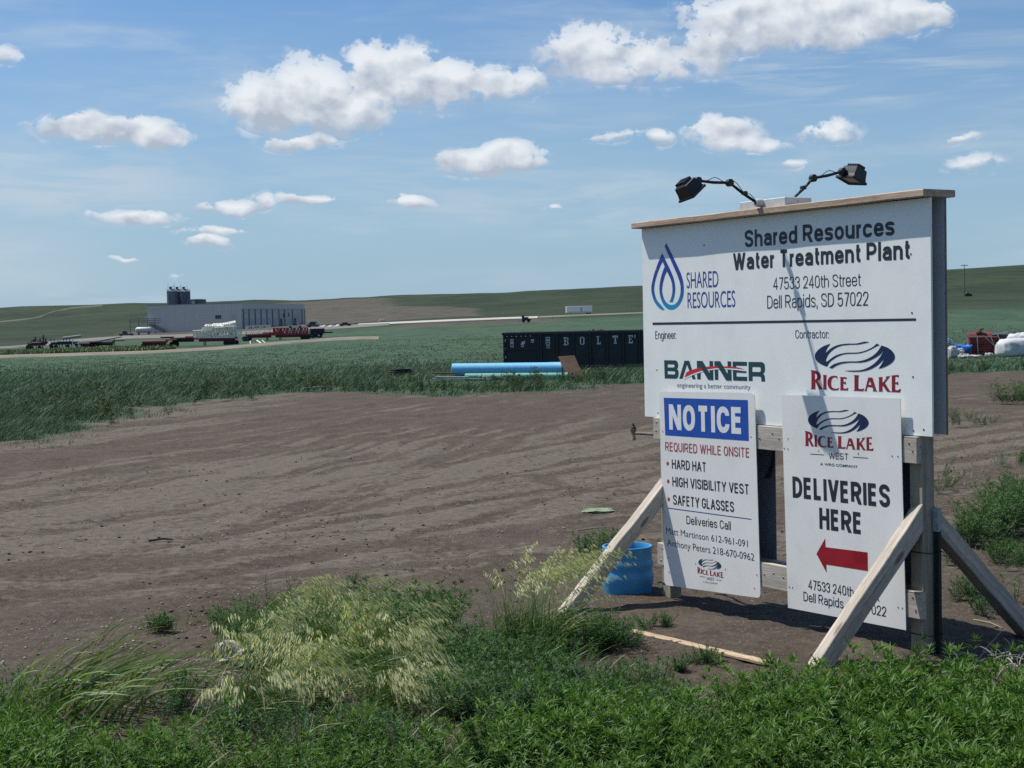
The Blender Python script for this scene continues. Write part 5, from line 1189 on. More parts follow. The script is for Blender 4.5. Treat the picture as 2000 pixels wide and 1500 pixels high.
# ------------------------------------------------------------------ the far yard: plant building, silos, trailers, machines
conc = plain('grey_precast_concrete', (.58, .54, .50), .85, var=.015, scale=2.5, dirt=(.54, .50, .47), dirt_amt=.2)
conc2 = plain('grey_precast_recessed', (.48, .46, .45), .85, var=.03, scale=.5)
joint = plain('dark_joint', (.075, .085, .10), .8)
glass_d = plain('dark_window_glass', (.012, .018, .035), .2, spec=.6)
pale_pane = plain('pale_translucent_pane', (.46, .49, .52), .5)
door_m = plain('dark_door', (.07, .085, .10), .6)
bl = ground(289, 612); bc = ground(472.5, 598); be = ground(595, 655)
TOP = 12.45
bld = tag(empty('plant_building', (bc.x, bc.y, 0)), 'long low grey concrete plant building at the foot of the hill', 'building')
def wallseg(p0, p1, z0, z1, thick, name, mat, parent):
    p0 = Vector((p0[0], p0[1], 0)); p1 = Vector((p1[0], p1[1], 0)); d = (p1-p0).normalized(); n = Vector((-d.y, d.x, 0))
    V = [p0, p1, p1+n*thick, p0+n*thick]; V = [Vector((w.x-bc.x, w.y-bc.y, z0)) for w in V]+[Vector((w.x-bc.x, w.y-bc.y, z1)) for w in V]
    return MB().add(V, [(0,3,2,1), (4,5,6,7), (0,1,5,4), (1,2,6,5), (2,3,7,6), (3,0,4,7)]).build(name, mat, parent)
def along(p0, p1, t): return (p0[0]*(1-t)+p1[0]*t, p0[1]*(1-t)+p1[1]*t)
L0 = (bl.x, bl.y); C0 = (bc.x, bc.y); E0 = (be.x, be.y)
NP = 10
for i in range(NP):
    a = along(L0, C0, (i+.004)/NP); c_ = along(L0, C0, (i+.996)/NP); wallseg(a, c_, -3, TOP, .5, 'wall_panel', conc, bld)
Lb = (L0[0]+.12, L0[1]+.4); Cb = (C0[0]-.1, C0[1]+.4); wallseg(Lb, Cb, -3, TOP-.3, 2.5, 'core_wall', conc, bld)
PX_J = [475, 485.6, 497.6, 509, 520.6, 531.6, 544, 555, 570.6, 589]
def t_on(px):
    lo_, hi_ = 0.0, 1.2
    for _ in range(30):
        mi = (lo_+hi_)/2; a = along(C0, E0, mi)
        if project(a[0], a[1], 6)[0] < px: lo_ = mi
        else: hi_ = mi
    return lo_
ts = [0]+[t_on(v_) for v_ in PX_J]+[1.0]
wallseg(along(C0, E0, 0.002), along(C0, E0, .998), -3, TOP-.6, 3, 'core_wall', conc2, bld)
dE = (Vector((E0[0], E0[1], 0))-Vector((C0[0], C0[1], 0))).normalized(); nE = Vector((-dE.y, dE.x, 0))
off = lambda q_, k: (q_[0]-nE.x*k, q_[1]-nE.y*k)
wallseg(off(C0, .3), off(E0, .3), TOP-2.3, TOP, .9, 'parapet', conc, bld)
for i in range(len(ts)-1):
    if ts[i+1]-ts[i] < .01: continue
    w = ts[i+1]-ts[i]; wallseg(off(along(C0, E0, ts[i]+.008), .25), off(along(C0, E0, ts[i+1]-.008), .25), -3, TOP-2.4, .5, 'wall_panel', conc2, bld)
    wallseg(off(along(C0, E0, ts[i+1]-.007), .27), off(along(C0, E0, ts[i+1]+.007), .22), -3, TOP-2.4, .1, 'joint', joint, bld)
for i in range(1, 7):
    m_ = (ts[i]+ts[i+1])/2
    wallseg(off(along(C0, E0, m_-.03), .32), off(along(C0, E0, m_+.02), .32), 6.2, 8.0, .1, 'window', pale_pane, bld)
for px0, px1, z0, z1 in ((551.5, 555, 6.7, 8.4), (562, 564, 6.9, 8.5)):
    wallseg(off(along(C0, E0, t_on(px0)), .34), off(along(C0, E0, t_on(px1)), .34), z0, z1, .1, 'window', glass_d, bld)
for px0, px1, z0, z1, mm in ((538, 542, 0, 3.6, pale_pane), (546, 550, 0, 4.2, door_m), (557, 562, 0, 4, pale_pane), (573, 577, 0, 4.4, door_m)):
    wallseg(off(along(C0, E0, t_on(px0)), .34), off(along(C0, E0, t_on(px1)), .34), z0+H(*C0)*.8, z1+H(*C0), .1, 'door', mm, bld)
dL = (Vector((C0[0], C0[1], 0))-Vector((L0[0], L0[1], 0))).normalized(); nL = Vector((-dL.y, dL.x, 0))
offL = lambda q_, k: (q_[0]-nL.x*k, q_[1]-nL.y*k)
def tl(px): return (px-289)/(472.5-289)
for k in range(3):
    a = 422.5+k*3.9; wallseg(offL(along(L0, C0, tl(a)), .12), offL(along(L0, C0, tl(a+3.0)), .12), 6.3, 7.8, .1, 'window', glass_d, bld)
for k in range(2):
    a = 452+k*5.6; wallseg(offL(along(L0, C0, tl(a)), .12), offL(along(L0, C0, tl(a+5.0)), .12), 6.3, 7.8, .1, 'window', pale_pane, bld)
wallseg(offL(L0, .1), offL(C0, .1), TOP, TOP+.25, 1.0, 'coping', plain('light_coping', (.24, .25, .28), .7), bld)
# outside stair
steel_g = plain('grey_steel', (.10, .115, .14), .6, var=.1); steel_l = plain('bright_steel', (.50, .52, .54), .3, var=.05)
s0 = Vector((*offL(along(L0, C0, tl(295)), 1.4), 4.6)); s1 = Vector((*offL(along(L0, C0, tl(325)), 1.4), H(*offL(along(L0, C0, tl(325)), 1.4))+.2))
O_ = Vector((bc.x, bc.y, 0)); mb = MB()
mb.bar(s0-O_, s1-O_, .25, .35); mb.bar(s0-O_+Vector((.8, 0, .3)), s1-O_+Vector((.8, 0, .4)), .2, .3); mb.bar(s0-O_+Vector((0, 0, 1.3)), s1-O_+Vector((0, 0, 1.2)), .12)
mb.bar(s1-O_, s1-O_+Vector((0, 0, 1.6)), .2)
mb.build('stair', plain('dark_stair_steel', (.045, .05, .06), .6), bld)
mb = MB()
for k in range(2): mb.box((s0.x-O_.x-.5+.3*k, s0.y-O_.y, 4.9+k*1.5), (1.3, .8, .5))
mb.box((s0.x-O_.x-1.0, s0.y-O_.y, 7.3), (1.2, .2, 1.7)); mb.build('stair_light', steel_l, bld)
# silos
silo_m = plain('dark_blue_grey_steel', (.060, .078, .11), .5, var=.15, scale=.3); silo_l = plain('mid_blue_grey_steel', (.095, .12, .155), .5, var=.1, scale=.3)
for px, rr_, lab, mm, d_, hh_ in ((338.5, 2.25, 'leftmost of the three dark silos rising behind the plant building', silo_l, 622, 18.3), (351, 2.2, 'middle one of the three dark silos behind the plant building', silo_m, 628, 18.3), (364, 2.1, 'rightmost and darkest of the three silos behind the plant building', silo_m, 622, 18.1)):
    q = ground(px, d_); s_ = tag(empty('silo', q), lab, 'silo', 'silos behind the plant building'); h_ = hh_-q.z
    prof = [(rr_, 0)]
    for k in range(1, 12): prof += [(rr_, h_*k/12-.06), (rr_*1.015, h_*k/12), (rr_, h_*k/12+.06)]
    prof += [(rr_, h_)]
    MB().lathe(prof, n=24).build('shell', mm, s_)
    MB().lathe([(rr_*1.05, h_), (rr_*1.05, h_+.15), (.5, h_+.9), (.4, h_+1.3), (0, h_+1.35)], n=24).build('roof', silo_m, s_)
    mb = MB()
    for k in range(14):
        t = 2*math.pi*k/14; mb.bar((rr_*math.cos(t), rr_*math.sin(t), h_), (rr_*math.cos(t), rr_*math.sin(t), h_+1.1), .06)
    for zz in (.6, 1.1): mb.tube([(rr_*math.cos(t), rr_*math.sin(t), h_+zz) for t in np.linspace(0, 2*math.pi, 17)], .04, 4)
    mb.build('railing', steel_g, s_)
    mb = MB(); mb.box((-.6, 0, h_+1.6), (.9, .9, 1.2)); mb.bar((.8, 0, h_), (.8, 0, h_+2.6), .1); mb.bar((-1.6, 0, h_), (-1.7, 0, h_+3.6), .08); mb.bar((-1.4, 0, h_+2), (.8, 0, h_+2.2), .1)
    mb.build('vent_gear', silo_m, s_)
q = ground(387, 640); h_ = 15.0-q.z; s_ = tag(empty('storage_tank', q), 'wide low dark green round tank behind the plant building, right of the silos', 'tank')
MB().lathe([(3.75, 0), (3.75, h_), (3.8, h_), (3.8, h_+.2), (0, h_+.5)], n=32).build('shell', plain('green_grey_tank', (.085, .11, .115), .55, var=.1, scale=.4), s_)
mb = MB(); mb.box((-.9, -3.9, h_-1.2), (1.4, .3, 1.6)); mb.build('hatch', pale_pane, s_)
# gas tank on legs and a pipe rack
q = ground(281, 575); t = tag(empty('gas_tank', q), 'white horizontal gas tank on legs left of the plant building', 'tank')
MB().lathe([(0, -3.3), (.5, -3.2), (.9, -2.9), (1.08, -2.4), (1.08, 2.4), (.9, 2.9), (.5, 3.2), (0, 3.3)], (0, 0, 1.9), 20, 'x').build('shell', plain('white_tank', (.52, .55, .56), .45, var=.1, scale=.6, dirt=(.2, .22, .23), dirt_amt=.6), t, True)
for k in (-2, 2): MB().box((k, 0, .5), (.4, 1.4, 1.1)).build('leg', steel_g, t)
q = ground(279, 590); t = tag(empty('pipe_rack', q), 'grey steel rack frame standing above the white gas tank', 'rack'); mb = MB()
for k in (-5, -1.5, 2, 5): mb.bar((k, 0, 0), (k, 0, 6.2), .18)
for zz in (4.6, 5.4, 6.2): mb.bar((-5, 0, zz), (7.5, 0, zz), .16)
mb.build('frame', steel_g, t)
q = ground(276, 592); 
# vehicles
def car(name, label, cat, px, py, L, paint, rz, cab=(.15, .62), bed=False, group=None, hgt=1.75):
    q = ground_hit(px, py); L = L*q.y/575; t = tag(empty(name, q, rz), label, cat, group); w = 1.9; z0 = .45
    pr = [(-L/2, z0), (-L/2, .95), (-L/2+.15, 1.05), (L/2-.2, 1.0), (L/2, .85), (L/2, z0)]
    V = [(a, -w/2, c_) for a, c_ in pr]+[(a, w/2, c_) for a, c_ in pr]; n = len(pr)
    MB().add(V, [tuple(range(n)), tuple(range(n, 2*n))[::-1]]+[(i, n+i, n+(i+1) % n, (i+1) % n) for i in range(n)]).build('body', paint, t)
    x0, x1 = -L/2+cab[0]*L, -L/2+cab[1]*L
    V = [(x0, -.85, 1.03), (x1, -.85, 1.03), (x1-.55, -.72, hgt), (x0+.3, -.72, hgt), (x0, .85, 1.03), (x1, .85, 1.03), (x1-.55, .72, hgt), (x0+.3, .72, hgt)]
    MB().add(V, [(0,1,2,3), (7,6,5,4), (0,4,5,1), (1,5,6,2), (2,6,7,3), (3,7,4,0)]).build('windows', glass_d, t)
    MB().box(((x0+x1)/2-.12, 0, hgt+.03), (x1-x0-.8, 1.46, .07)).build('roof', paint, t)
    for a in (-L/2+.85, L/2-.9):
        for s_ in (-1, 1): MB().lathe([(.2, -.12), (.38, -.12), (.38, .12), (.2, .12)], (a, s_*.85, .38), 14, 'y').build('wheel', ty, t)
    return t
wpaint = plain('white_car_paint', (.55, .56, .57), .3, spec=.6); dpaint = plain('dark_car_paint', (.03, .035, .045), .3, spec=.6)
car('pickup_truck', 'dark pickup truck on the yard road left of the white gas tank', 'pickup truck', 247, 656.8, 5.7, dpaint, R(12), (.22, .62), hgt=1.9)
car('pickup_truck', 'white pickup truck parked against the right wing of the plant building', 'pickup truck', 577, 640.5, 5.6, wpaint, R(0), (.35, .72), hgt=1.9)
car('car', 'dark car just right of the plant building end', 'car', 612, 640, 4.9, dpaint, R(0), (.15, .8))
car('car', 'white car seen over the roof of the dark car right of the plant building', 'car', 614, 637.2, 4.9, wpaint, R(0), (.15, .8), hgt=1.8)
car('car', 'low dark car parked alone on the gravel further right', 'car', 675, 638.3, 4.6, dpaint, R(5), (.2, .8), hgt=1.5)
debris_w = plain('pale_rubble', (.46, .45, .42), .8, var=.2)
for px, lab in ((628, 'pale rubble pile right of the parked cars'), (646, 'second pale rubble pile further right of the parked cars'), (658, 'small pale rubble pile furthest right beside the gravel road')):
    q = ground_hit(px, 639.5-(px-628)*.03); rock('rubble_pile', lab, (q.x, q.y, q.z+.1), (1.7, 1.3, .9), px, debris_w, 'rubble pile', .7, .45)
rock('dirt_pile', 'small dark dirt pile at the start of the white gravel road', tuple(ground_hit(694, 633.8)), (1.7, 1, .55), 4, plain('dark_dirt', (.04, .035, .03), .9), 'dirt pile', .7, .3)
# culvert rings
q = ground_hit(746.5, 630.5); t = tag(empty('culvert_ring', q), 'pair of white hoop ends standing beside the gravel road', 'hoop')
for k in (0, 1): MB().tube([(1.3*math.cos(a)+k*.5-.2, k*.9, 1.25*math.sin(a)*1.1) for a in np.linspace(0, math.pi, 13)], .17, 6).build('hoop', plain('white_hoop', (.55, .56, .55), .6), t)
# box trailer
q = ground_hit(1131, 615.5); q.z += .1; t = tag(empty('box_trailer', q, R(4)), 'white box trailer parked below the hill above the black container', 'trailer'); tw = plain('white_trailer_skin', (.74, .75, .77), .45, var=.05)
t.scale = (q.y/655,)*3; MB().box((0, 0, 2.45), (11.6, 2.6, 2.9), bev=.06).build('box', tw, t); MB().box((0, -1.31, 1.35), (11.2, .05, .12)).build('side_rail', plain('grey_strip', (.2, .21, .24), .6), t)
MB().box((.9, -1.32, 2.3), (.9, .04, 2.0)).build('side_door', plain('door_line', (.40, .42, .46), .5), t)
for k in (3.6, 4.7): MB().lathe([(.25, -.15), (.5, -.15), (.5, .15), (.25, .15)], (k, -1.0, .5), 12, 'y').build('wheel', ty, t)
for k in (-3.8, -3.3): MB().bar((k, -1, 0), (k, -1, 1.1), .12).build('leg', steel_g, t)
# green combine
q = ground_hit(1026, 630); t = tag(empty('harvester', q, R(0)), 'small dark green farm machine at the foot of the hill left of the white trailer', 'farm machine'); gm = plain('dark_green_machine', (.012, .055, .040), .6, var=.2)
t.scale = (q.y/585,)*3; MB().box((0, 0, 1.5), (2.6, 1.6, 1.4), bev=.1).build('body', gm, t); MB().box((-.9, 0, 2.4), (1.1, 1.4, .9), bev=.1).build('cab', glass_d, t); MB().box((1.7, 0, 1.1), (1.3, 1.4, .7), bev=.1).build('hood', gm, t)
MB().bar((-1.2, 0, .7), (-3.3, 0, .4), .25).build('arm', plain('pale_arm', (.35, .36, .30), .6), t)
for a in (-.7, 1.3): MB().lathe([(.25, -.2), (.6, -.2), (.6, .2), (.25, .2)], (a, -.8, .6), 14, 'y').build('wheel', ty, t)
# power pole and a shed on the right
q = ground_hit(1884, 578); t = tag(empty('power_pole', q), 'wooden power pole with a crossarm against the hill right of the signboard', 'power pole'); pm = plain('pole_timber', (.12, .11, .095), .85)
t.scale = (q.y/870,)*3; MB().tube([(0, 0, -1), (0, 0, 18.8)], [.26, .17], 8).build('shaft', pm, t); MB().box((0, 0, 17.9), (4.2, .25, .3)).build('crossarm', pm, t)
for a in (-1.8, -.9, .9, 1.8): MB().lathe([(.14, 0), (.12, .4)], (a, 0, 18.05), 8).build('insulator', steel_g, t)
q = ground_hit(1891, 579.5); t = tag(empty('parked_machine', q), 'small dark machine at the foot of the power pole', 'machine'); t.scale = (q.y/860,)*3; MB().box((0, 0, 1.0), (4.2, 2, 1.4), bev=.2).build('body', plain('very_dark_paint', (.02, .022, .026), .7), t); MB().box((-.4, 0, 2.0), (1.7, 1.6, .9), bev=.2).build('cab', glass_d, t)
# thin post by the farm track
q = ground(1080, 470); t = tag(empty('marker_post', q), 'thin pale marker post in the field below the white trailer', 'post'); MB().bar((0, 0, -.2), (0, 0, 1.0), .18).build('post', plain('pale_post', (.34, .35, .3), .7), t)

# trailers of crane parts
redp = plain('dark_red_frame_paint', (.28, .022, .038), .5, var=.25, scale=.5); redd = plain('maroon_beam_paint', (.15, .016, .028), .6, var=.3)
latt = plain('cream_lattice_paint', (.74, .74, .66), .55, var=.1, scale=1); blacks = plain('black_chassis', (.018, .02, .026), .7, var=.2)
def lattice(name, lab, root_loc, L, w, h, mat, rz=0.0, n=8, r=.09, cat='lattice section', tiltx=0.0, roll=0.0):
    t = tag(empty(name, root_loc), lab, cat); t.rotation_euler = (roll, tiltx, rz); mb = MB(); C4 = [(-w/2, 0), (w/2, 0), (w/2, h), (-w/2, h)]
    for a, c_ in C4: mb.bar((0, a, c_), (L, a, c_), r*1.5)
    for i in range(n):
        x0, x1 = L*i/n, L*(i+1)/n
        for k in range(4):
            a = C4[k]; c_ = C4[(k+1) % 4]; a, c_ = (a, c_) if i % 2 else (c_, a); mb.bar((x0, *a), (x1, *c_), r)
    for x0 in (0, L):
        for k in range(4): mb.bar((x0, *C4[k]), (x0, *C4[(k+1) % 4]), r*1.3)
    mb.build('frame', mat, t)['kind'] = 'stuff'; return t
def flatbed(name, lab, px, d, L, rz, paint, h=1.25, dropped=False, wheels=(-.75, -.62, -.4), legs=True, deck=.35, rails=False, grp=None):
    q = ground(px, d); t = tag(empty(name, q, rz), lab, 'trailer', grp); x0 = -L/2
    MB().box((0, 0, h), (L, 2.5, deck*1.5), bev=.04).build('deck', paint, t); mb = MB()
    for s_ in (-.9, .9): mb.box((0, s_, h-.38), (L*.86, .3, .8))
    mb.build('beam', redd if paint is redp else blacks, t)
    MB().box((L/2+1.2, 0, h+.45), (2.8, 2.1, .35), bev=.05).build('gooseneck', paint, t); MB().bar((L/2-.4, 0, h), (L/2+.3, 0, h+.5), 1.8, .3).build('neck_slope', paint, t)
    for a in wheels:
        for s_ in (-1, 1): w_ = MB().lathe([(.26, -.25), (.60, -.25), (.62, -.2), (.62, .2), (.60, .25), (.26, .25)], (a*L/2, s_*1.0, .62), 16, 'y').build('wheel', ty, t); MB().lathe([(.05, -.27), (.27, -.255), (.29, -.2)], (a*L/2, s_*1.0, .62), 10, 'y').build('rim', steel_l if a > -.5 else steel_g, w_)
    if legs:
        for a in (.62, .7): MB().bar((a*L/2, -.9, 0), (a*L/2, -.9, h), .18).build('leg', blacks, t)
    if rails:
        mb = MB()
        for k in range(int(L/1.1)+1): mb.bar((x0+k*1.1, -1.2, h+.15), (x0+k*1.1, -1.2, h+1.15), .12)
        mb.bar((x0, -1.2, h+1.15), (-x0, -1.2, h+1.15), .14); mb.bar((x0, -1.2, h+.7), (-x0, -1.2, h+.7), .09); mb.build('stake_rail', paint, t)
    return t, q, h+deck/2
GT = 'trailers parked along the dirt track'
flatbed('flatbed_trailer', 'short red gooseneck trailer with an empty deck, standing alone left of the loaded ones', 303, 360, 5.8, R(3), redp, h=1.5, wheels=(-.9, -.55, .3), grp=GT)
t, q, hz = flatbed('flatbed_trailer', 'red trailer carrying the tangled pile of white lattice sections', 424, 352, 9.6, R(178), redp, h=1.75, wheels=(-.92, -.70, -.50), grp=GT)
t2, q2, hz2 = flatbed('flatbed_trailer', 'dark low trailer with white hubs left of the white lattice pile', 358, 362, 5.6, R(176), blacks, h=1.9, wheels=(.9, .7), legs=False, grp=GT)
t3, q3, hz3 = flatbed('flatbed_trailer', 'red trailer carrying the single upright white lattice frame', 507, 374, 6.6, R(-2), redp, h=1.55, wheels=(-1.1, -.85), grp=GT)
t4, q4, hz4 = flatbed('flatbed_trailer', 'long red trailer with stake rails loaded at the right end of the row', 569, 368, 8.8, R(178), redp, h=1.4, wheels=(-.92, -.70), rails=True, grp=GT)
t5, q5, hz5 = flatbed('flatbed_trailer', 'low black trailer with a dark load at the right end of the row', 618, 380, 3.2, R(0), blacks, h=.9, wheels=(-.6, .5), legs=False, grp=GT)
o = tag(empty('dark_crate', q5+Vector((0, 0, 0))), 'dark boxy load standing on the low black trailer', 'load')
MB().box((.3, 0, 1.75), (3.6, 1.8, 1.3), bev=.05).build('box', plain('charcoal_load', (.025, .03, .04), .7, var=.3, scale=1), o)
for k in range(4): MB().bar((-1.3+k, -.95, 1.1), (-1.3+k, -.95, 2.5), .12).build('post', blacks, o)
# the pile of lattice sections
rr = random.Random(21); base = q+Vector((-5.0, 0, hz))
labs = ['lowest left section of the white lattice pile', 'lowest right section of the white lattice pile', 'boxy section sticking out at the left end of the lattice pile', 'middle section of the white lattice pile, tilted', 'section lying across the right half of the lattice pile', 'topmost long section of the white lattice pile', 'short section jutting up at the top right of the lattice pile', 'section hanging out at the right end of the lattice pile', 'thin section behind the top of the lattice pile']
for (x_, y_, z_, L_, h_, rz_, tx_, ro_), lab in zip(((.2, -.7, .0, 5.0, 1.15, .02, 0, 0), (4.7, -.6, .0, 4.9, 1.2, -.03, 0, .05), (-.3, -.9, .2, 4.2, 1.5, .05, -.02, .08), (1.6, -.2, 1.25, 5.0, 1.1, .1, .03, -.15), (5.0, -.3, 1.15, 4.5, 1.3, -.08, -.05, .2), (2.3, .1, 2.2, 6.2, .75, .02, .02, .3), (6.9, -.2, 2.1, 2.8, 1.1, .2, -.18, .3), (8.3, -.3, .6, 2.6, 1.0, 0, -.05, 0), (4.0, .7, 2.4, 4.4, .6, -.1, -.02, .5)), labs):
    lattice('lattice_section', lab, base+Vector((x_, y_, z_)), L_, 1.3, h_, latt, rz_, 12, .13, tiltx=tx_, roll=ro_)
lattice('lattice_section', 'single open white lattice frame standing on its own red trailer', q3+Vector((-3.2, -.5, hz3+.0)), 6.0, 1.5, 2.1, latt, R(0), 7, .12, tiltx=R(-1.2))
for i in range(5):
    lattice('red_lattice_section', ['first', 'second', 'third', 'fourth', 'fifth'][i]+' red lattice section from the left on the long stake trailer', q4+Vector((-4.3+i*1.72, -.4, hz4+.02)), 1.6, 1.3, 1.3, redp if i not in (2, 3) else plain('faded_red_paint', (.20, .10, .10), .6), 0, 4, .14)
# machines at the far left
navy = plain('navy_machine_paint', (.018, .030, .070), .55, var=.3); mar = plain('maroon_machine_paint', (.085, .018, .030), .6, var=.3)
def cultivator(lab, px, d, L, paint, seed, tall=True):
    q = ground(px, d); t = tag(empty('folded_implement', q), lab, 'farm implement'); rr_ = random.Random(seed); mb = MB()
    for k in range(3): mb.bar((-L/2, -1+k, 1.1+.2*k), (L/2, -1+k, 1.2+.25*k), .3)
    for k in range(int(L*1.2)): x_ = -L/2+k/1.2; mb.bar((x_, -1.1, 1.1), (x_+.25, -1.3, .25), .16); mb.bar((x_, .6, 1.5), (x_-.2, .8, rr_.uniform(2, 2.7)), .14)
    mb.build('frame', paint, t); mb = MB()
    if tall:
        for x_, h_ in ((-.6, 3.4), (1.5, 3.8), (-1.2, 2.7), (.6, 2.9), (2.1, 2.8)): mb.bar((x_, .2, 1.4), (x_+.15, .2, h_), .26); mb.bar((x_-.5, .2, h_-.8), (x_+.7, .2, h_-.9), .2)
    mb.box((0, .2, 1.6), (L*.5, 1.2, .7), bev=.1); mb.build('toolbar', paint, t)
    for x_ in (-L*.42, -L*.25, L*.2): MB().lathe([(.2, -.2), (.5, -.2), (.5, .2), (.2, .2)], (x_, -1.2, .5), 12, 'y').build('wheel', ty, t)
    return t
cultivator('folded maroon farm implement with two upright arms at the far left of the row', 73, 385, 5.0, mar, 1)
cultivator('dark navy farm implement right of the maroon one', 125, 388, 7.0, navy, 2, False)
q = ground(140, 392); t = tag(empty('tarp_roll', q), 'grey rolled load on top of the navy farm implement', 'load'); MB().tube([(-2.2, 0, 2.6), (2.6, 0, 3.1)], .35, 8).build('roll', plain('grey_roll', (.2, .23, .26), .6), t)
flatbed('flatbed_trailer', 'small maroon trailer with a white front frame right of the navy implement', 163, 384, 4.0, R(3), mar, h=1.0, wheels=(-.6, -.3), grp=GT)
q = ground(148, 382); t = tag(empty('hoop_stand', q), 'small white rectangular stand beside the maroon trailer', 'stand'); mb = MB()
for x_ in (-.8, .8): mb.bar((x_, 0, 0), (x_, 0, 1.8), .18)
mb.bar((-.8, 0, 1.8), (.8, 0, 1.8), .18); mb.build('frame', latt, t)
flatbed('flatbed_trailer', 'dark low trailer ramped up to the right with a pale deck edge', 200, 386, 6.0, R(3), plain('dull_grey_deck', (.12, .12, .115), .7), h=1.2, wheels=(-.8, -.55), grp=GT)
q = ground(222, 390); t = tag(empty('ramp', q), 'pale tilted ramp plate at the right end of the dark low trailer', 'ramp'); MB().bar((-4.5, 0, 1.4), (2.0, 0, 2.4), 2.0, .2).build('plate', plain('pale_ramp', (.24, .25, .24), .6), t); MB().bar((.2, 0, 0), (.2, 0, 2.0), .2).build('leg', blacks, t)
for px0, py0, px1, py1, lab in ((486, 675.5, 492, 679.5, 'shorter white pipe lying in the field grass in front of the trailers'), (499, 675.5, 513, 681.5, 'longer thicker white pipe lying in the field grass in front of the trailers'), (509, 677, 521, 681.5, 'thin white pipe right of the thick one in the field grass')):
    a = ground_hit(px0, py0); c_ = ground_hit(px1, py1); m_ = (a+c_)/2; dd_ = (c_-a).normalized()
    t = tag(empty('white_pipe', (0, 0, 0)), lab, 'pipe'); w_ = m_.y/FP
    A_ = ground(px0, 330)+Vector((0, 2, .9)); B_ = ground(px1, 330)+Vector((0, -2, .25))
    MB().tube([A_, B_], .15 if 'thick' in lab and 'thin' not in lab else .08, 8).build('wall', latt, t)

# ------------------------------------------------------------------ plants
def unit(v): return v/np.maximum(np.linalg.norm(v, axis=-1, keepdims=True), 1e-9)
class Leaves:
    """flat store of folded leaves: base, direction, face normal, length, width, droop, age, vary"""
    def __init__(s): s.b = []; s.d = []; s.n = []; s.q = []
    def add(s, b_, d_, n_, L, w, droop, age, vary):
        s.b.append(np.atleast_2d(b_)); s.d.append(np.atleast_2d(d_)); s.n.append(np.atleast_2d(n_))
        k = len(s.b[-1]); s.q.append(np.stack([np.broadcast_to(v, (k,)) for v in (L, w, droop, age, vary)], 1).astype(float))
    def arr(s): return np.concatenate(s.b), np.concatenate(s.d), np.concatenate(s.n), np.concatenate(s.q)
def leaf_geo(b_, d_, n_, q_):
    d_ = unit(d_); side = unit(np.cross(d_, n_)); n_ = unit(np.cross(side, d_)); L, w, dr, age, vary = q_.T
    m_ = b_+d_*(L*.45)[:, None]-n_*(0*L)[:, None]
    tip = b_+d_*L[:, None]-n_*(dr*L)[:, None]
    l_ = m_+side*(w/2)[:, None]+n_*(w*.28)[:, None]; r_ = m_-side*(w/2)[:, None]+n_*(w*.28)[:, None]
    V = np.stack([b_, r_, tip, l_, m_-n_*(dr*L*.12)[:, None]], 1).reshape(-1, 3); k = np.arange(len(b_))*5
    F_ = np.concatenate([np.stack([k, k+1, k+4], 1), np.stack([k+1, k+2, k+4], 1), np.stack([k+4, k+2, k+3], 1), np.stack([k, k+4, k+3], 1)])
    ag = np.repeat(age, 5); va = np.repeat(vary, 5); return V, F_, ag, va
def blade_geo(b_, d0, bend, L, w, age, vary, seg=3):
    """arching grass blades: start direction d0, bent towards bend (a vector per blade)"""
    N = len(b_); d0 = unit(d0); pts = []
    p_ = b_.copy()
    for i in range(seg+1):
        pts.append(p_.copy()); t = (i+.5)/seg; dd = unit(d0+bend*(t**1.3)[..., None] if np.ndim(t) else d0+bend*(t**1.3)); p_ = p_+dd*(L/seg)[:, None]
    side = unit(np.cross(d0, np.array([[0, 0, 1.0]])+bend*.3)+1e-4); rows = []
    for i in range(seg):
        ww = w*(1-.25*i/seg) if i < seg-1 else w*.7
        rows += [pts[i]+side*(ww/2)[:, None], pts[i]-side*(ww/2)[:, None]]
    rows.append(pts[seg]); n = 2*seg+1; V = np.stack(rows, 1).reshape(-1, 3); k = np.arange(N)*n; Fs = []
    for i in range(seg-1):
        a = k+2*i; Fs += [np.stack([a, a+1, a+3], 1), np.stack([a, a+3, a+2], 1)]
    a = k+2*(seg-1); Fs.append(np.stack([a, a+1, a+2], 1))
    return V, np.concatenate(Fs), np.repeat(age, n), np.repeat(vary, n)
class Geo:
    def __init__(s): s.V = []; s.F = []; s.a = []; s.v = []; s.o = 0
    def add(s, g_):
        V, F_, a, v = g_; s.V.append(V); s.F.append(F_+s.o); s.a.append(a); s.v.append(v); s.o += len(V); return s
    def build(s, name, mat, parent=None):
        return mesh(name, np.concatenate(s.V), np.concatenate(s.F), mat, parent, attrs=dict(age=np.concatenate(s.a), vary=np.concatenate(s.v)))
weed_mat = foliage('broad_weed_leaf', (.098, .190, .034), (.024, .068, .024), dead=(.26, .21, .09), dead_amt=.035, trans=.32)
weed_blue = foliage('bluish_weed_leaf', (.080, .165, .056), (.028, .074, .034), dead=(.24, .20, .10), dead_amt=.03, trans=.28)
blade_mat = foliage('grass_blade', (.150, .235, .060), (.055, .115, .040), dead=(.34, .30, .17), dead_amt=.10, trans=.25)
seed_mat = foliage('seed_head', (.62, .62, .34), (.46, .48, .24), dead=(.52, .42, .24), dead_amt=.2, trans=.3, rough=.6)
field_mat = foliage('field_grass', (.100, .160, .088), (.050, .094, .056), dead=(.14, .14, .08), dead_amt=.03, trans=.2, rough=.6)
edge_mat = foliage('edge_weeds', (.060, .105, .040), (.026, .056, .028), dead=(.20, .17, .10), dead_amt=.07, trans=.2)

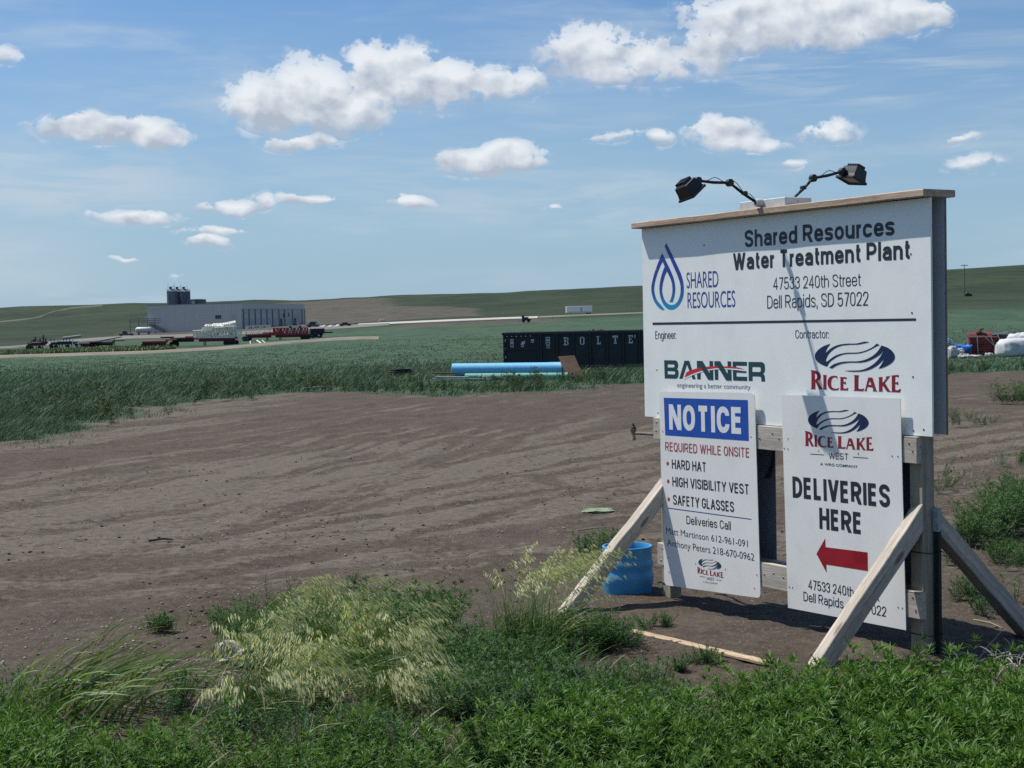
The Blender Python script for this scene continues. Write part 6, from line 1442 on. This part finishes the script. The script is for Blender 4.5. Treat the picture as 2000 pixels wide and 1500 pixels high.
def weed_proto(rng, h=.34, stems=5, leafL=.05, leafW=.0085, dens=1.0, spread=.55):
    lv = Leaves()
    for s_ in range(stems):
        th = rng.uniform(0, 6.28); out_ = rng.uniform(.05, spread); sd_ = unit(np.array([math.cos(th)*out_, math.sin(th)*out_, 1.0])); hh = h*rng.uniform(.62, 1.0)
        nn_ = int(hh/.016*dens); b0 = np.array([math.cos(th), math.sin(th), 0])*rng.uniform(0, .04)
        for i in range(nn_):
            t = (i+1)/nn_; p_ = b0+sd_*hh*t+rng.normal(0, .006, 3)
            if t < .22: continue
            k = 2 if t < .9 else 3
            for j in range(k):
                ph = i*2.4+j*6.28/k+rng.uniform(-.3, .3); upk = -.05+1.0*t**2.2+rng.uniform(-.15, .25)
                d_ = np.array([math.cos(ph), math.sin(ph), upk])+rng.normal(0, .22, 3); L = leafL*(1.25-.55*t)*rng.uniform(.6, 1.35)
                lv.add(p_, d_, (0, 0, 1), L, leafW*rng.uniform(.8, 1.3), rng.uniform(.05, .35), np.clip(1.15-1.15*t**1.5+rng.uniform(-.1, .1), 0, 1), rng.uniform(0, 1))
        top = b0+sd_*hh
        for j in range(9):
            ph = j*6.28/9+rng.uniform(-.2, .2); up_ = rng.uniform(.5, 2.2); lv.add(top, np.array([math.cos(ph), math.sin(ph), up_])+rng.normal(0, .25, 3), (0, 0, 1), leafL*rng.uniform(.55, .85), leafW*rng.uniform(.7, 1.0), .12, rng.uniform(0, .25), rng.uniform(0, 1))
        # the stem itself, as two crossed slender leaves
        for nv in ((1, 0, 0), (0, 1, 0)): lv.add(b0, sd_, nv, hh*1.0, .005, 0.0, .8, .5)
    return lv.arr()
def scatter(protos, P_, scale, rng, hz=None):
    B_, D_, N_, Q_ = [], [], [], []
    for i in range(len(P_)):
        b_, d_, n_, q_ = protos[rng.integers(len(protos))]; th = rng.uniform(0, 6.28); c_, s_ = math.cos(th), math.sin(th); M = np.array([[c_, -s_, 0], [s_, c_, 0], [0, 0, 1]])
        tl_ = np.array([[1, 0, rng.normal(.10, .22)], [0, 1, rng.normal(0, .22)], [0, 0, 1]]); M = tl_@M; k = scale[i]
        B_.append(b_@M.T*k+P_[i]); D_.append(d_@M.T); N_.append(n_@M.T); q2_ = q_.copy(); q2_[:, :2] *= k**.6; q2_[:, 4] = np.clip(q_[:, 4]*.6+rng.uniform(0, .4), 0, 1); q2_[:, 3] = np.clip(q_[:, 3]+rng.normal(0, .12), 0, 1); Q_.append(q2_)
    return leaf_geo(np.concatenate(B_), np.concatenate(D_), np.concatenate(N_), np.concatenate(Q_))
def onground(xy): return np.column_stack([xy, H(xy[:, 0], xy[:, 1])])
rng = np.random.default_rng(11)
PROT = [weed_proto(rng, .36, int(rng.integers(3, 6)), .060, .0076, .85, .9) for _ in range(14)]
PROTB = [weed_proto(rng, .30, int(rng.integers(5, 8)), .050, .0062, .95, .95) for _ in range(8)]
EDGE = np.array([(-4, 7.1), (-2.9, 6.6), (-2.1, 6.2), (-1.55, 5.85), (-1.1, 5.95), (-.6, 5.90), (-.2, 5.95), (.3, 6.25), (.75, 6.15), (1.2, 6.40), (1.6, 6.52), (2.0, 6.50), (2.3, 6.2), (2.7, 6.1), (4, 6.6)])
xy = np.column_stack([rng.uniform(-3.2, 3.2, 11000), rng.uniform(3.6, 7.3, 11000)])
ed = np.interp(xy[:, 0], EDGE[:, 0], EDGE[:, 1])+(fbm(xy[:, 0]*2.2, xy[:, 1]*0+3, 3, 50)-.5)*.5
gapx = -.19+.05*np.sin(xy[:, 1]*3)-.03*(xy[:, 1]-5.2)
keep = (xy[:, 1] < ed) & (np.abs(xy[:, 0]) < xy[:, 1]*.37+.5) & ~((np.abs(xy[:, 0]-gapx) < .085) & (xy[:, 1] > 4.55))
keep &= (fbm(xy[:, 0]*2.6, xy[:, 1]*2.6, 3, 52) > .42) | (rng.uniform(0, 1, len(xy)) < .30)
xy = xy[keep][:2700]
hf = (.35+1.15*fbm(xy[:, 0]*2.2, xy[:, 1]*2.2, 3, 53))*rng.uniform(.75, 1.2, len(xy))
edd = np.interp(xy[:, 0], EDGE[:, 0], EDGE[:, 1])-xy[:, 1]; hf *= .62+.38*np.clip(edd/.5, 0, 1)
hf *= np.where(xy[:, 0] > .9, 1.06, .95)
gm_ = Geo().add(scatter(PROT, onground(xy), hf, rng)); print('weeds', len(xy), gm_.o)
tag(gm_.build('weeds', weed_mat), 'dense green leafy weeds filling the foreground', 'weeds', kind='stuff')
# thinner bluish weeds between the grass clumps
def disc(cx, cy, rx, ry, n, rot=0.0):
    t = rng.uniform(0, 6.28, n); r_ = np.sqrt(rng.uniform(0, 1, n)); a, c_ = r_*np.cos(t)*rx, r_*np.sin(t)*ry
    return np.column_stack([cx+a*math.cos(rot)-c_*math.sin(rot), cy+a*math.sin(rot)+c_*math.cos(rot)])
g2 = Geo(); P2_ = np.concatenate([disc(-.12, 7.55, .30, .55, 60), disc(.05, 6.75, .35, .45, 70), disc(-.35, 7.0, .2, .5, 34), disc(-1.62, 6.75, .12, .2, 5), disc(.45, 6.7, .3, .35, 40), disc(-2.4, 7.0, .3, .2, 8), disc(-1.25, 6.3, .2, .15, 8), disc(-.75, 6.1, .4, .3, 34)])
P2_ = np.concatenate([P2_, disc(-1.2, 8.5, .30, .7, 30, -.3)])
g2.add(scatter(PROTB, onground(P2_), rng.uniform(.40, .78, len(P2_)), rng))
tag(g2.build('low_weeds', weed_blue), 'loose bluish green low weeds between the grass clumps', 'weeds', kind='stuff')
def weed_clump(name, label, cx, cy, rx, ry, n, s0, s1, mat=weed_blue, protos=PROTB, cat='weed clump', grp=None):
    p_ = disc(0, 0, rx, ry, n); rr_ = np.hypot(p_[:, 0]/rx, p_[:, 1]/ry); sc_ = (s1-(s1-s0)*rr_**1.5)*rng.uniform(.85, 1.1, n)
    P3 = np.column_stack([p_, np.array([H(cx+a, cy+c_) for a, c_ in p_])-H(cx, cy)])
    t = tag(empty(name, (cx, cy, H(cx, cy))), label, cat, grp); Geo().add(scatter(protos, P3, sc_, rng)).build('foliage', mat, t); return t
weed_clump('weed_clump', 'tall dense dark green weed clump at the right end of the seeding grass', -.60, 8.35, .27, .35, 42, .7, 1.30)
weed_clump('weed_clump', 'low spreading dark green bush just left of the left brace foot', .34, 8.02, .30, .30, 46, .45, .80)
weed_clump('weed_clump', 'dark green weeds at the upper left edge of the seeding grass clump', -1.62, 8.75, .22, .32, 26, .4, .75)
SW_ = [('small weed on the bare soil under the notice sign', 1280, 1232, .075, 6, .40), ('small weed growing against the near edge of the plank', 1372, 1300, .075, 7, .36), ('tiny dark weed just left of the one against the plank', 1333, 1318, .045, 4, .30),
       ('green weed tuft alone on the yard left of the seeding grass', 308, 1237, .09, 8, .42), ('grey green weed behind the left brace, left of the blue pipe piece', 1168, 1085, .13, 9, .95), ('green weed just left of the rear brace on the soil at the right edge', 1905, 1175, .13, 9, .6),
       ('weed under the rear brace near the right edge', 1930, 1200, .09, 5, .45), ('small green weed just right of the pale steel post tip', 1862, 1105, .07, 5, .45), ('leafy weed behind the head of the rear brace', 1905, 1060, .2, 14, 1.1), ('broad dark green weed at the right edge above the rear brace', 1975, 1040, .35, 30, 1.45),
       ('green weed at the right edge of the bare ground', 1990, 1000, .3, 22, 1.3), ('low green weed in the middle of the right edge patch', 1960, 1100, .18, 12, .7), ('small weed by the right edge beyond the dry grass', 1985, 790, .5, 16, 2.0), ('grass-like weed alone left of the tall seeding stems', 690, 1150, .08, 5, .35)]
for lab, px, py, r_, n_, s_ in SW_:
    gq = ground_hit(px, py); weed_clump('weed', lab, gq.x, gq.y, r_, r_, n_, s_*.7, s_, weed_blue, PROTB, 'weed')

# seeding grass
def seeding(parent, bases, L0, L1, lean, fan, spik, rng, blades=True, curl=1.0, sL=.022, panicle=.42, upright=1.0, az0=None, cu=None):
    N = len(bases); L = rng.uniform(L0, L1, N); az_ = rng.normal(0, fan, N)+(0 if az0 is None else az0)
    if cu is not None: curl = cu
    lean = np.array(lean, float); c_, s_ = np.cos(az_), np.sin(az_); dx = lean[0]*c_-lean[1]*s_; dy = lean[0]*s_+lean[1]*c_
    d0 = np.column_stack([dx*.35, dy*.35, np.full(N, upright)])+rng.normal(0, .09, (N, 3)); bend = np.column_stack([dx*1.6, dy*1.6, -1.25*curl*rng.uniform(.6, 1.25, N)])
    g_ = Geo(); g_.add(blade_geo(bases, d0, bend, L, np.full(N, .0026), rng.uniform(.3, .8, N), rng.uniform(0, 1, N), seg=6))
    if blades:
        nb = N*4; bb = bases[rng.integers(0, N, nb)]+np.column_stack([rng.normal(0, .03, (nb, 2)), np.zeros(nb)]); th = rng.uniform(0, 6.28, nb)
        d1 = np.column_stack([np.cos(th)*.5+lean[0]*.3, np.sin(th)*.5+lean[1]*.3, np.ones(nb)]); b1 = np.column_stack([np.cos(th)*.6+lean[0]*1.1, np.sin(th)*.6+lean[1]*1.1, -rng.uniform(.5, 1.5, nb)])
        g_.add(blade_geo(bb, d1, b1, rng.uniform(L0*.45, L1*.72, nb), rng.uniform(.004, .008, nb), rng.uniform(0, 1, nb), rng.uniform(0, 1, nb), seg=4))
    g_.build('blades', blade_mat, parent)
    # spikelets hang from the outer part of each stem
    SB, SD, SL_, SA = [], [], [], []
    seg = 14; p_ = bases.copy(); du = unit(d0)
    for i in range(seg):
        t = (i+.5)/seg; dd = unit(du+bend*t**1.3)
        if t > 1-panicle:
            for k in range(spik):
                off_ = rng.normal(0, 1, (N, 3)); off_ = off_-dd*np.sum(off_*dd, 1, keepdims=True); off_ = unit(off_)*(rng.uniform(.002, .020, (N, 1))*(1.25-.9*(t-(1-panicle))/panicle))
                SB.append(p_+dd*(L/seg*rng.uniform(0, 1, N))[:, None]+off_); SD.append(unit(dd*.8+off_*13+np.array([.1, 0, -.95]))); SL_.append(rng.uniform(.75, 1.25, N)*sL); SA.append(rng.uniform(0, 1, N))
        p_ = p_+dd*(L/seg)[:, None]
    b_ = np.concatenate(SB); d_ = np.concatenate(SD); n_ = rng.normal(0, 1, b_.shape); q_ = np.stack([np.concatenate(SL_), np.full(len(b_), .0060)*rng.uniform(.8, 1.3, len(b_)), np.full(len(b_), .05), np.concatenate(SA), rng.uniform(0, 1, len(b_))], 1)
    Geo().add(leaf_geo(b_, d_, n_, q_)).build('seed_heads', seed_mat, parent)
def local_bases(cx, cy, pts): z0 = H(cx, cy); return np.column_stack([pts[:, 0]-cx, pts[:, 1]-cy, H(pts[:, 0], pts[:, 1])-z0])
cx, cy = -1.05, 7.7
cl1 = tag(empty('seeding_grass', (cx, cy, H(cx, cy))), 'big clump of pale drooping seeding grass blown over to the right in the foreground', 'grass clump')
bun = np.concatenate([disc(-1.30, 8.55, .30, .75, 18, -.35), disc(-1.02, 7.3, .32, .85, 24, -.2), disc(-.95, 8.4, .28, .5, 9), disc(-1.22, 6.8, .16, .25, 5), disc(-.72, 7.2, .18, .55, 6)])
pts = np.concatenate([disc(b0_, b1_, .040, .050, 11) for b0_, b1_ in bun]); azb = np.repeat(rng.normal(0, .75, len(bun)), 11); cub = np.repeat(rng.uniform(.75, 1.8, len(bun)), 11)
seeding(cl1, local_bases(cx, cy, pts), .38, .62, (.75, -.42), .25, 3, rng, sL=.036, panicle=.44, az0=azb, cu=cub)
fill = tag(empty('grass_tuft', (cx, cy, H(cx, cy))), 'green broad grass blades at the foot of the big seeding clump', 'grass')
pp = disc(-1.33, 6.95, .10, .12, 26); bb = local_bases(cx, cy, pp); nb = len(bb); th = rng.uniform(0, 6.28, nb)
Geo().add(blade_geo(bb, np.column_stack([np.cos(th)*.3, np.sin(th)*.3, np.ones(nb)]), np.column_stack([np.cos(th)*.9+.2, np.sin(th)*.9, -rng.uniform(.4, 1.6, nb)]), rng.uniform(.22, .36, nb), rng.uniform(.009, .014, nb), rng.uniform(0, .6, nb), rng.uniform(0, .8, nb), 6)).build('blades', blade_mat, fill)
cx, cy = .0, 8.05
cl2 = tag(empty('seeding_grass', (cx, cy, H(cx, cy))), 'taller open clump of upright seeding stems between the dark weed clump and the left brace', 'grass clump')
seeding(cl2, local_bases(cx, cy, np.concatenate([disc(-.02, 8.05, .14, .2, 42), disc(.12, 7.9, .12, .2, 26)])), .58, .80, (.50, -.05), .9, 6, rng, curl=.8, sL=.029, panicle=.36, upright=1.2)
cx, cy = -.45, 7.0
cl3 = tag(empty('seeding_grass', (cx, cy, H(cx, cy))), 'low straw-coloured seeding grass at the right foot of the big clump, beside the bare gap', 'grass clump')
seeding(cl3, local_bases(cx, cy, disc(-.55, 6.9, .22, .35, 50)), .22, .36, (.8, -.4), .6, 4, rng)
# reeds bent by the wind at the left, and plain grass tufts
def tuft(label, cx, cy, rx, ry, n, L0, L1, w0, w1, lean=(1.0, -.1), name='grass_tuft', age=(0, .8), droop=(.3, 1.2), mat=None):
    t = tag(empty(name, (cx, cy, H(cx, cy))), label, 'grass'); bb = local_bases(cx, cy, disc(cx, cy, rx, ry, n)); th = rng.uniform(0, 6.28, n)
    Geo().add(blade_geo(bb, np.column_stack([np.cos(th)*.35+lean[0]*.35, np.sin(th)*.35, np.ones(n)]), np.column_stack([np.cos(th)*.5+lean[0]*1.5, np.sin(th)*.4+lean[1]*1.5, -rng.uniform(*droop, n)]), rng.uniform(L0, L1, n), rng.uniform(w0, w1, n), rng.uniform(*age, n), rng.uniform(0, 1, n), 6)).build('blades', mat or blade_mat, t); return t
tuft('long wind-bent grass blades sweeping right at the left edge', -2.10, 6.80, .34, .30, 150, .34, .58, .007, .015)
tuft('thinner bent grass right of the long blades at the left', -1.68, 7.15, .18, .22, 34, .22, .40, .004, .009)
tuft('sparse arching grass on the yard behind the long blades at the left', -2.35, 8.3, .18, .35, 30, .18, .36, .003, .006)
tuft('bright green grass tuft at the left of the soil by the left brace', .42, 6.98, .16, .14, 60, .14, .26, .005, .009, (.3, 0), droop=(.2, .9), age=(0, .5))
tuft('grass stems standing between the low bush and the weeds', .12, 7.2, .2, .2, 60, .18, .32, .004, .008, (.4, 0), droop=(.2, .9))
tuft('dry yellowish grass beside the lone weed tuft on the yard', -1.98, 8.9, .16, .16, 40, .08, .16, .003, .005, (.6, 0), age=(0, .3), mat=foliage('dry_grass', (.30, .27, .15), (.22, .19, .10), trans=.2))
tuft('few long grass blades rising from the weeds at the lower right', 1.15, 5.35, .18, .2, 16, .4, .58, .004, .007, (.1, 0), droop=(.1, .6))
tuft('few long grass blades at the lower left corner', -1.75, 5.4, .25, .2, 18, .36, .5, .004, .008, (.5, 0), droop=(.3, .9))

# other plants mixed into the verge: loose grass blades and last year's dead stems
NV = 1500; vx = rng.uniform(-2.7, 2.7, NV); vy = rng.uniform(4.2, 6.6, NV); kp = (vy < np.interp(vx, EDGE[:, 0], EDGE[:, 1])+.05) & (fbm(vx*1.6, vy*1.6, 3, 101) > .50); vx, vy = vx[kp], vy[kp]; n_ = len(vx); th = rng.uniform(0, 6.28, n_)
gv = Geo().add(blade_geo(onground(np.column_stack([vx, vy])), np.column_stack([np.cos(th)*.3+.1, np.sin(th)*.3, np.ones(n_)]), np.column_stack([np.cos(th)*.5+.45, np.sin(th)*.5, -rng.uniform(.2, 1.3, n_)]), rng.uniform(.22, .50, n_), rng.uniform(.004, .009, n_), rng.uniform(0, .9, n_), rng.uniform(0, 1, n_), 5))
tag(gv.build('verge_grass', blade_mat), 'loose grass blades growing up through the foreground weeds', 'grass', kind='stuff')
gd_ = Geo(); nd = 130; vx = rng.uniform(-2.3, 2.3, nd); vy = rng.uniform(4.5, 6.5, nd); th = rng.uniform(0, 6.28, nd)
gd_.add(blade_geo(onground(np.column_stack([vx, vy])), np.column_stack([np.cos(th)*.5, np.sin(th)*.5, np.ones(nd)]), np.column_stack([np.cos(th), np.sin(th), -.3*np.ones(nd)])*.5, rng.uniform(.15, .42, nd), rng.uniform(.003, .006, nd), rng.uniform(0, 1, nd), np.full(nd, .3), 4))
tag(gd_.build('dead_stems', foliage('dead_stem', (.30, .25, .17), (.20, .165, .115), trans=.05)), "last year's pale dead stems among the foreground weeds", 'stems', kind='stuff')

# grass of the field and rough weeds along its edge: nobody could count it
NF = 44000
d_ = 1/(1/23.0-rng.uniform(0, 1, NF)*(1/23.0-1/280.0)); tx = rng.uniform(-.42, .42, NF); fx, fy = tx*d_, d_
s_d = poly_sd(fx, fy, DIRT)+(fbm(fx*.55, fy*.55, 4, 5)-.5)*3.4
keep = (s_d < -.15) | ((s_d < 1.0) & (rng.uniform(0, 1, NF) < .10))
# keep the yard side clear and leave room for the things lying in the grass
keep &= ~((fy > 50.5) & (fy < 53.4) & (fx > -2.6) & (fx < 2.3)); keep &= ~((fy > 66.0) & (fy < 70) & (fx > -.5) & (fx < 6.6))
fx, fy = fx[keep], fy[keep]; NB_ = 7; N = len(fx)
near = sstep(-fy, -52, -44)
hh = (.12+.52*fbm(fx*.35, fy*.2, 3, 80))*(1-.55*sstep(fy, 58, 110)); hh *= np.where((fx > -3.4) & (fx < 3) & (fy > 43) & (fy < 52), np.where(fx < -.6, .15, .20), 1.0)*np.where((fx > -1) & (fx < 8) & (fy > 56) & (fy < 66.5), .45, 1.0)*np.where((fx > -4) & (fx < 7) & (fy > 40) & (fy < 44), .7, 1.0); hh *= np.where((fx > 8) & (fy < 66), .40, 1.0)
hh *= .35+.65*sstep(-poly_sd(fx, fy, DIRT)-(fbm(fx*.55, fy*.55, 4, 5)-.5)*3.4, -.2, 1.6)
bz = H(fx, fy); B_ = np.repeat(np.column_stack([fx, fy, bz-.02]), NB_, 0); M_ = N*NB_
B_[:, :2] += rng.normal(0, 1, (M_, 2))*np.repeat(.05+fy*.0016, NB_)[:, None]; th = rng.uniform(0, 6.28, M_); hr = np.repeat(hh, NB_)*rng.uniform(.6, 1.2, M_); dw = np.repeat(fy, NB_)
gf = blade_geo(B_, np.column_stack([np.cos(th)*.35+.12, np.sin(th)*.35, np.ones(M_)]), np.column_stack([np.cos(th)*.5+.45, np.sin(th)*.5, -rng.uniform(.1, .9, M_)]), hr, np.maximum(.009, dw*.00040), np.clip(rng.uniform(.1, 1, M_)*np.repeat(.6+.7*fbm(fx*.25, fy*.12, 3, 81), NB_), 0, 1), rng.uniform(0, .97, M_), 2)
tag(Geo().add(gf).build('field_grass', field_mat), 'tall bluish green grass covering the field beyond the yard', 'grass', kind='stuff'); print('field blades', M_)
# ragged edge weeds, sparse weeds on the right
PROTE = [weed_proto(rng, .45, 5, .10, .016, .55, .6) for _ in range(6)]
NE = 2600; ex = rng.uniform(-13, 19, NE); ey = rng.uniform(22, 52, NE); s_d = poly_sd(ex, ey, DIRT)+(fbm(ex*.55, ey*.55, 4, 5)-.5)*3.4
kp = (s_d < .7) & (s_d > -5.5) & (np.abs(ex) < ey*.40+1) & (fbm(ex*.6, ey*.6, 3, 90) > .42) & ~((ey > 50.4) & (ex > -3)); ex, ey = ex[kp][:620], ey[kp][:620]
g3 = Geo().add(scatter(PROTE, onground(np.column_stack([ex, ey])), rng.uniform(.35, 1.1, len(ex))*np.where(ex > 3, .7, 1.0), rng))
tag(g3.build('edge_weeds', edge_mat), 'ragged dark green weeds along the edge of the bare yard', 'weeds', kind='stuff')
NS = 1500; sx_ = rng.uniform(2.4, 9, NS); sy_ = rng.uniform(8.2, 30, NS); dn = fbm(sx_*.7, sy_*.7, 3, 95); kp = (dn > .50) & (sx_ < sy_*.40+.8) & (sx_ > (sy_-8)*.10+2.9); sx_, sy_ = sx_[kp][:260], sy_[kp][:260]
g4 = Geo().add(scatter(PROTB, onground(np.column_stack([sx_, sy_])), rng.uniform(.25, .8, len(sx_)), rng))
tag(g4.build('sparse_weeds', weed_blue), 'sparse low weeds on the rough ground right of the signboard', 'weeds', kind='stuff')
NS = 5200; sx_ = rng.uniform(2.2, 8, NS); sy_ = rng.uniform(8.4, 24, NS); dn = fbm(sx_*.5, sy_*.4, 3, 96); kp = (dn > .42) & (sx_ > (sy_-8)*.12+2.7); sx_, sy_ = sx_[kp], sy_[kp]; n_ = len(sx_); th = rng.uniform(0, 6.28, n_)
g5 = Geo().add(blade_geo(onground(np.column_stack([sx_, sy_])), np.column_stack([np.cos(th), np.sin(th), rng.uniform(.2, 1, n_)]), np.column_stack([np.cos(th), np.sin(th), -rng.uniform(.3, 1.2, n_)])*.6, rng.uniform(.05, .15, n_), rng.uniform(.003, .006, n_)*1.3, rng.uniform(0, 1, n_), rng.uniform(0, 1, n_), 3))
tag(g5.build('dry_grass', foliage('straw_grass', (.20, .185, .105), (.115, .125, .065), trans=.15)), 'short dry trampled grass on the ground right of the signboard', 'grass', kind='stuff')
# grass and flowers in front of the machines, far left
NS = 6000; px_ = rng.uniform(-60, 345, NS); dd_ = rng.uniform(338, 372, NS); fx = (px_-1000)/FP*dd_; th = rng.uniform(0, 6.28, NS)
hz_ = H(fx, dd_)
g6 = Geo().add(blade_geo(np.column_stack([fx, dd_, hz_]), np.column_stack([np.cos(th)*.4, np.sin(th)*.4, np.ones(NS)]), np.column_stack([np.cos(th), np.sin(th), np.zeros(NS)])*.4, rng.uniform(.4, 1.0, NS), rng.uniform(.3, .7, NS), rng.uniform(0, 1, NS), rng.uniform(0, 1, NS), 2))
tag(g6.build('yellow_green_weeds', foliage('yellow_green', (.155, .19, .075), (.060, .105, .045), trans=.1)), 'yellow green weeds in front of the farm machines at the far left', 'weeds', kind='stuff')

# loose stones and clods on the yard
def stones(n, x0, x1, y0, y1, s0, s1, mat, name, label, kind_noise, thr, seed):
    r_ = np.random.default_rng(seed); yy = 1/(1/y0-r_.uniform(0, 1, n)*(1/y0-1/y1)); xx = r_.uniform(x0, x1, n)*yy
    k = (fbm(xx*.9, yy*.7, 4, kind_noise) > thr) & (poly_sd(xx, yy, DIRT) > .3); xx, yy = xx[k], yy[k]; n = len(xx)
    base = np.array([(1,0,0),(0,1,0),(-1,0,0),(0,-1,0),(0,0,.8),(0,0,-.5)], float); Fb = np.array([(0,1,4),(1,2,4),(2,3,4),(3,0,4),(1,0,5),(2,1,5),(3,2,5),(0,3,5)])
    s_ = (s0+(s1-s0)*r_.uniform(0, 1, n)**3)[:, None, None]; V = base[None]*s_*r_.uniform(.6, 1.4, (n, 6, 1))*np.array([1, 1, .7])
    th = r_.uniform(0, 6.28, n); c_, sn_ = np.cos(th)[:, None], np.sin(th)[:, None]; V = np.stack([V[..., 0]*c_-V[..., 1]*sn_, V[..., 0]*sn_+V[..., 1]*c_, V[..., 2]], -1)
    V += np.column_stack([xx, yy, H(xx, yy)+.1*s_[:, 0, 0]])[:, None, :]
    F_ = (Fb[None]+(np.arange(n)*6)[:, None, None]).reshape(-1, 3)
    tag(mesh(name, V.reshape(-1, 3), F_, mat), label, 'gravel', kind='stuff')
stones(16000, -.42, .42, 6.8, 28, .003, .015, plain('pale_pebbles', (.27, .235, .205), .85, var=.45, scale=3), 'pebbles', 'pale pebbles scattered over the bare yard', 71, .50, 1)
stones(6000, -.42, .42, 6.6, 22, .004, .022, plain('soil_clods', (.062, .050, .045), .95, var=.3, scale=3), 'clods', 'dark crumbs and clods of soil on the bare yard', 33, .48, 2)
print('objects', len(bpy.data.objects))
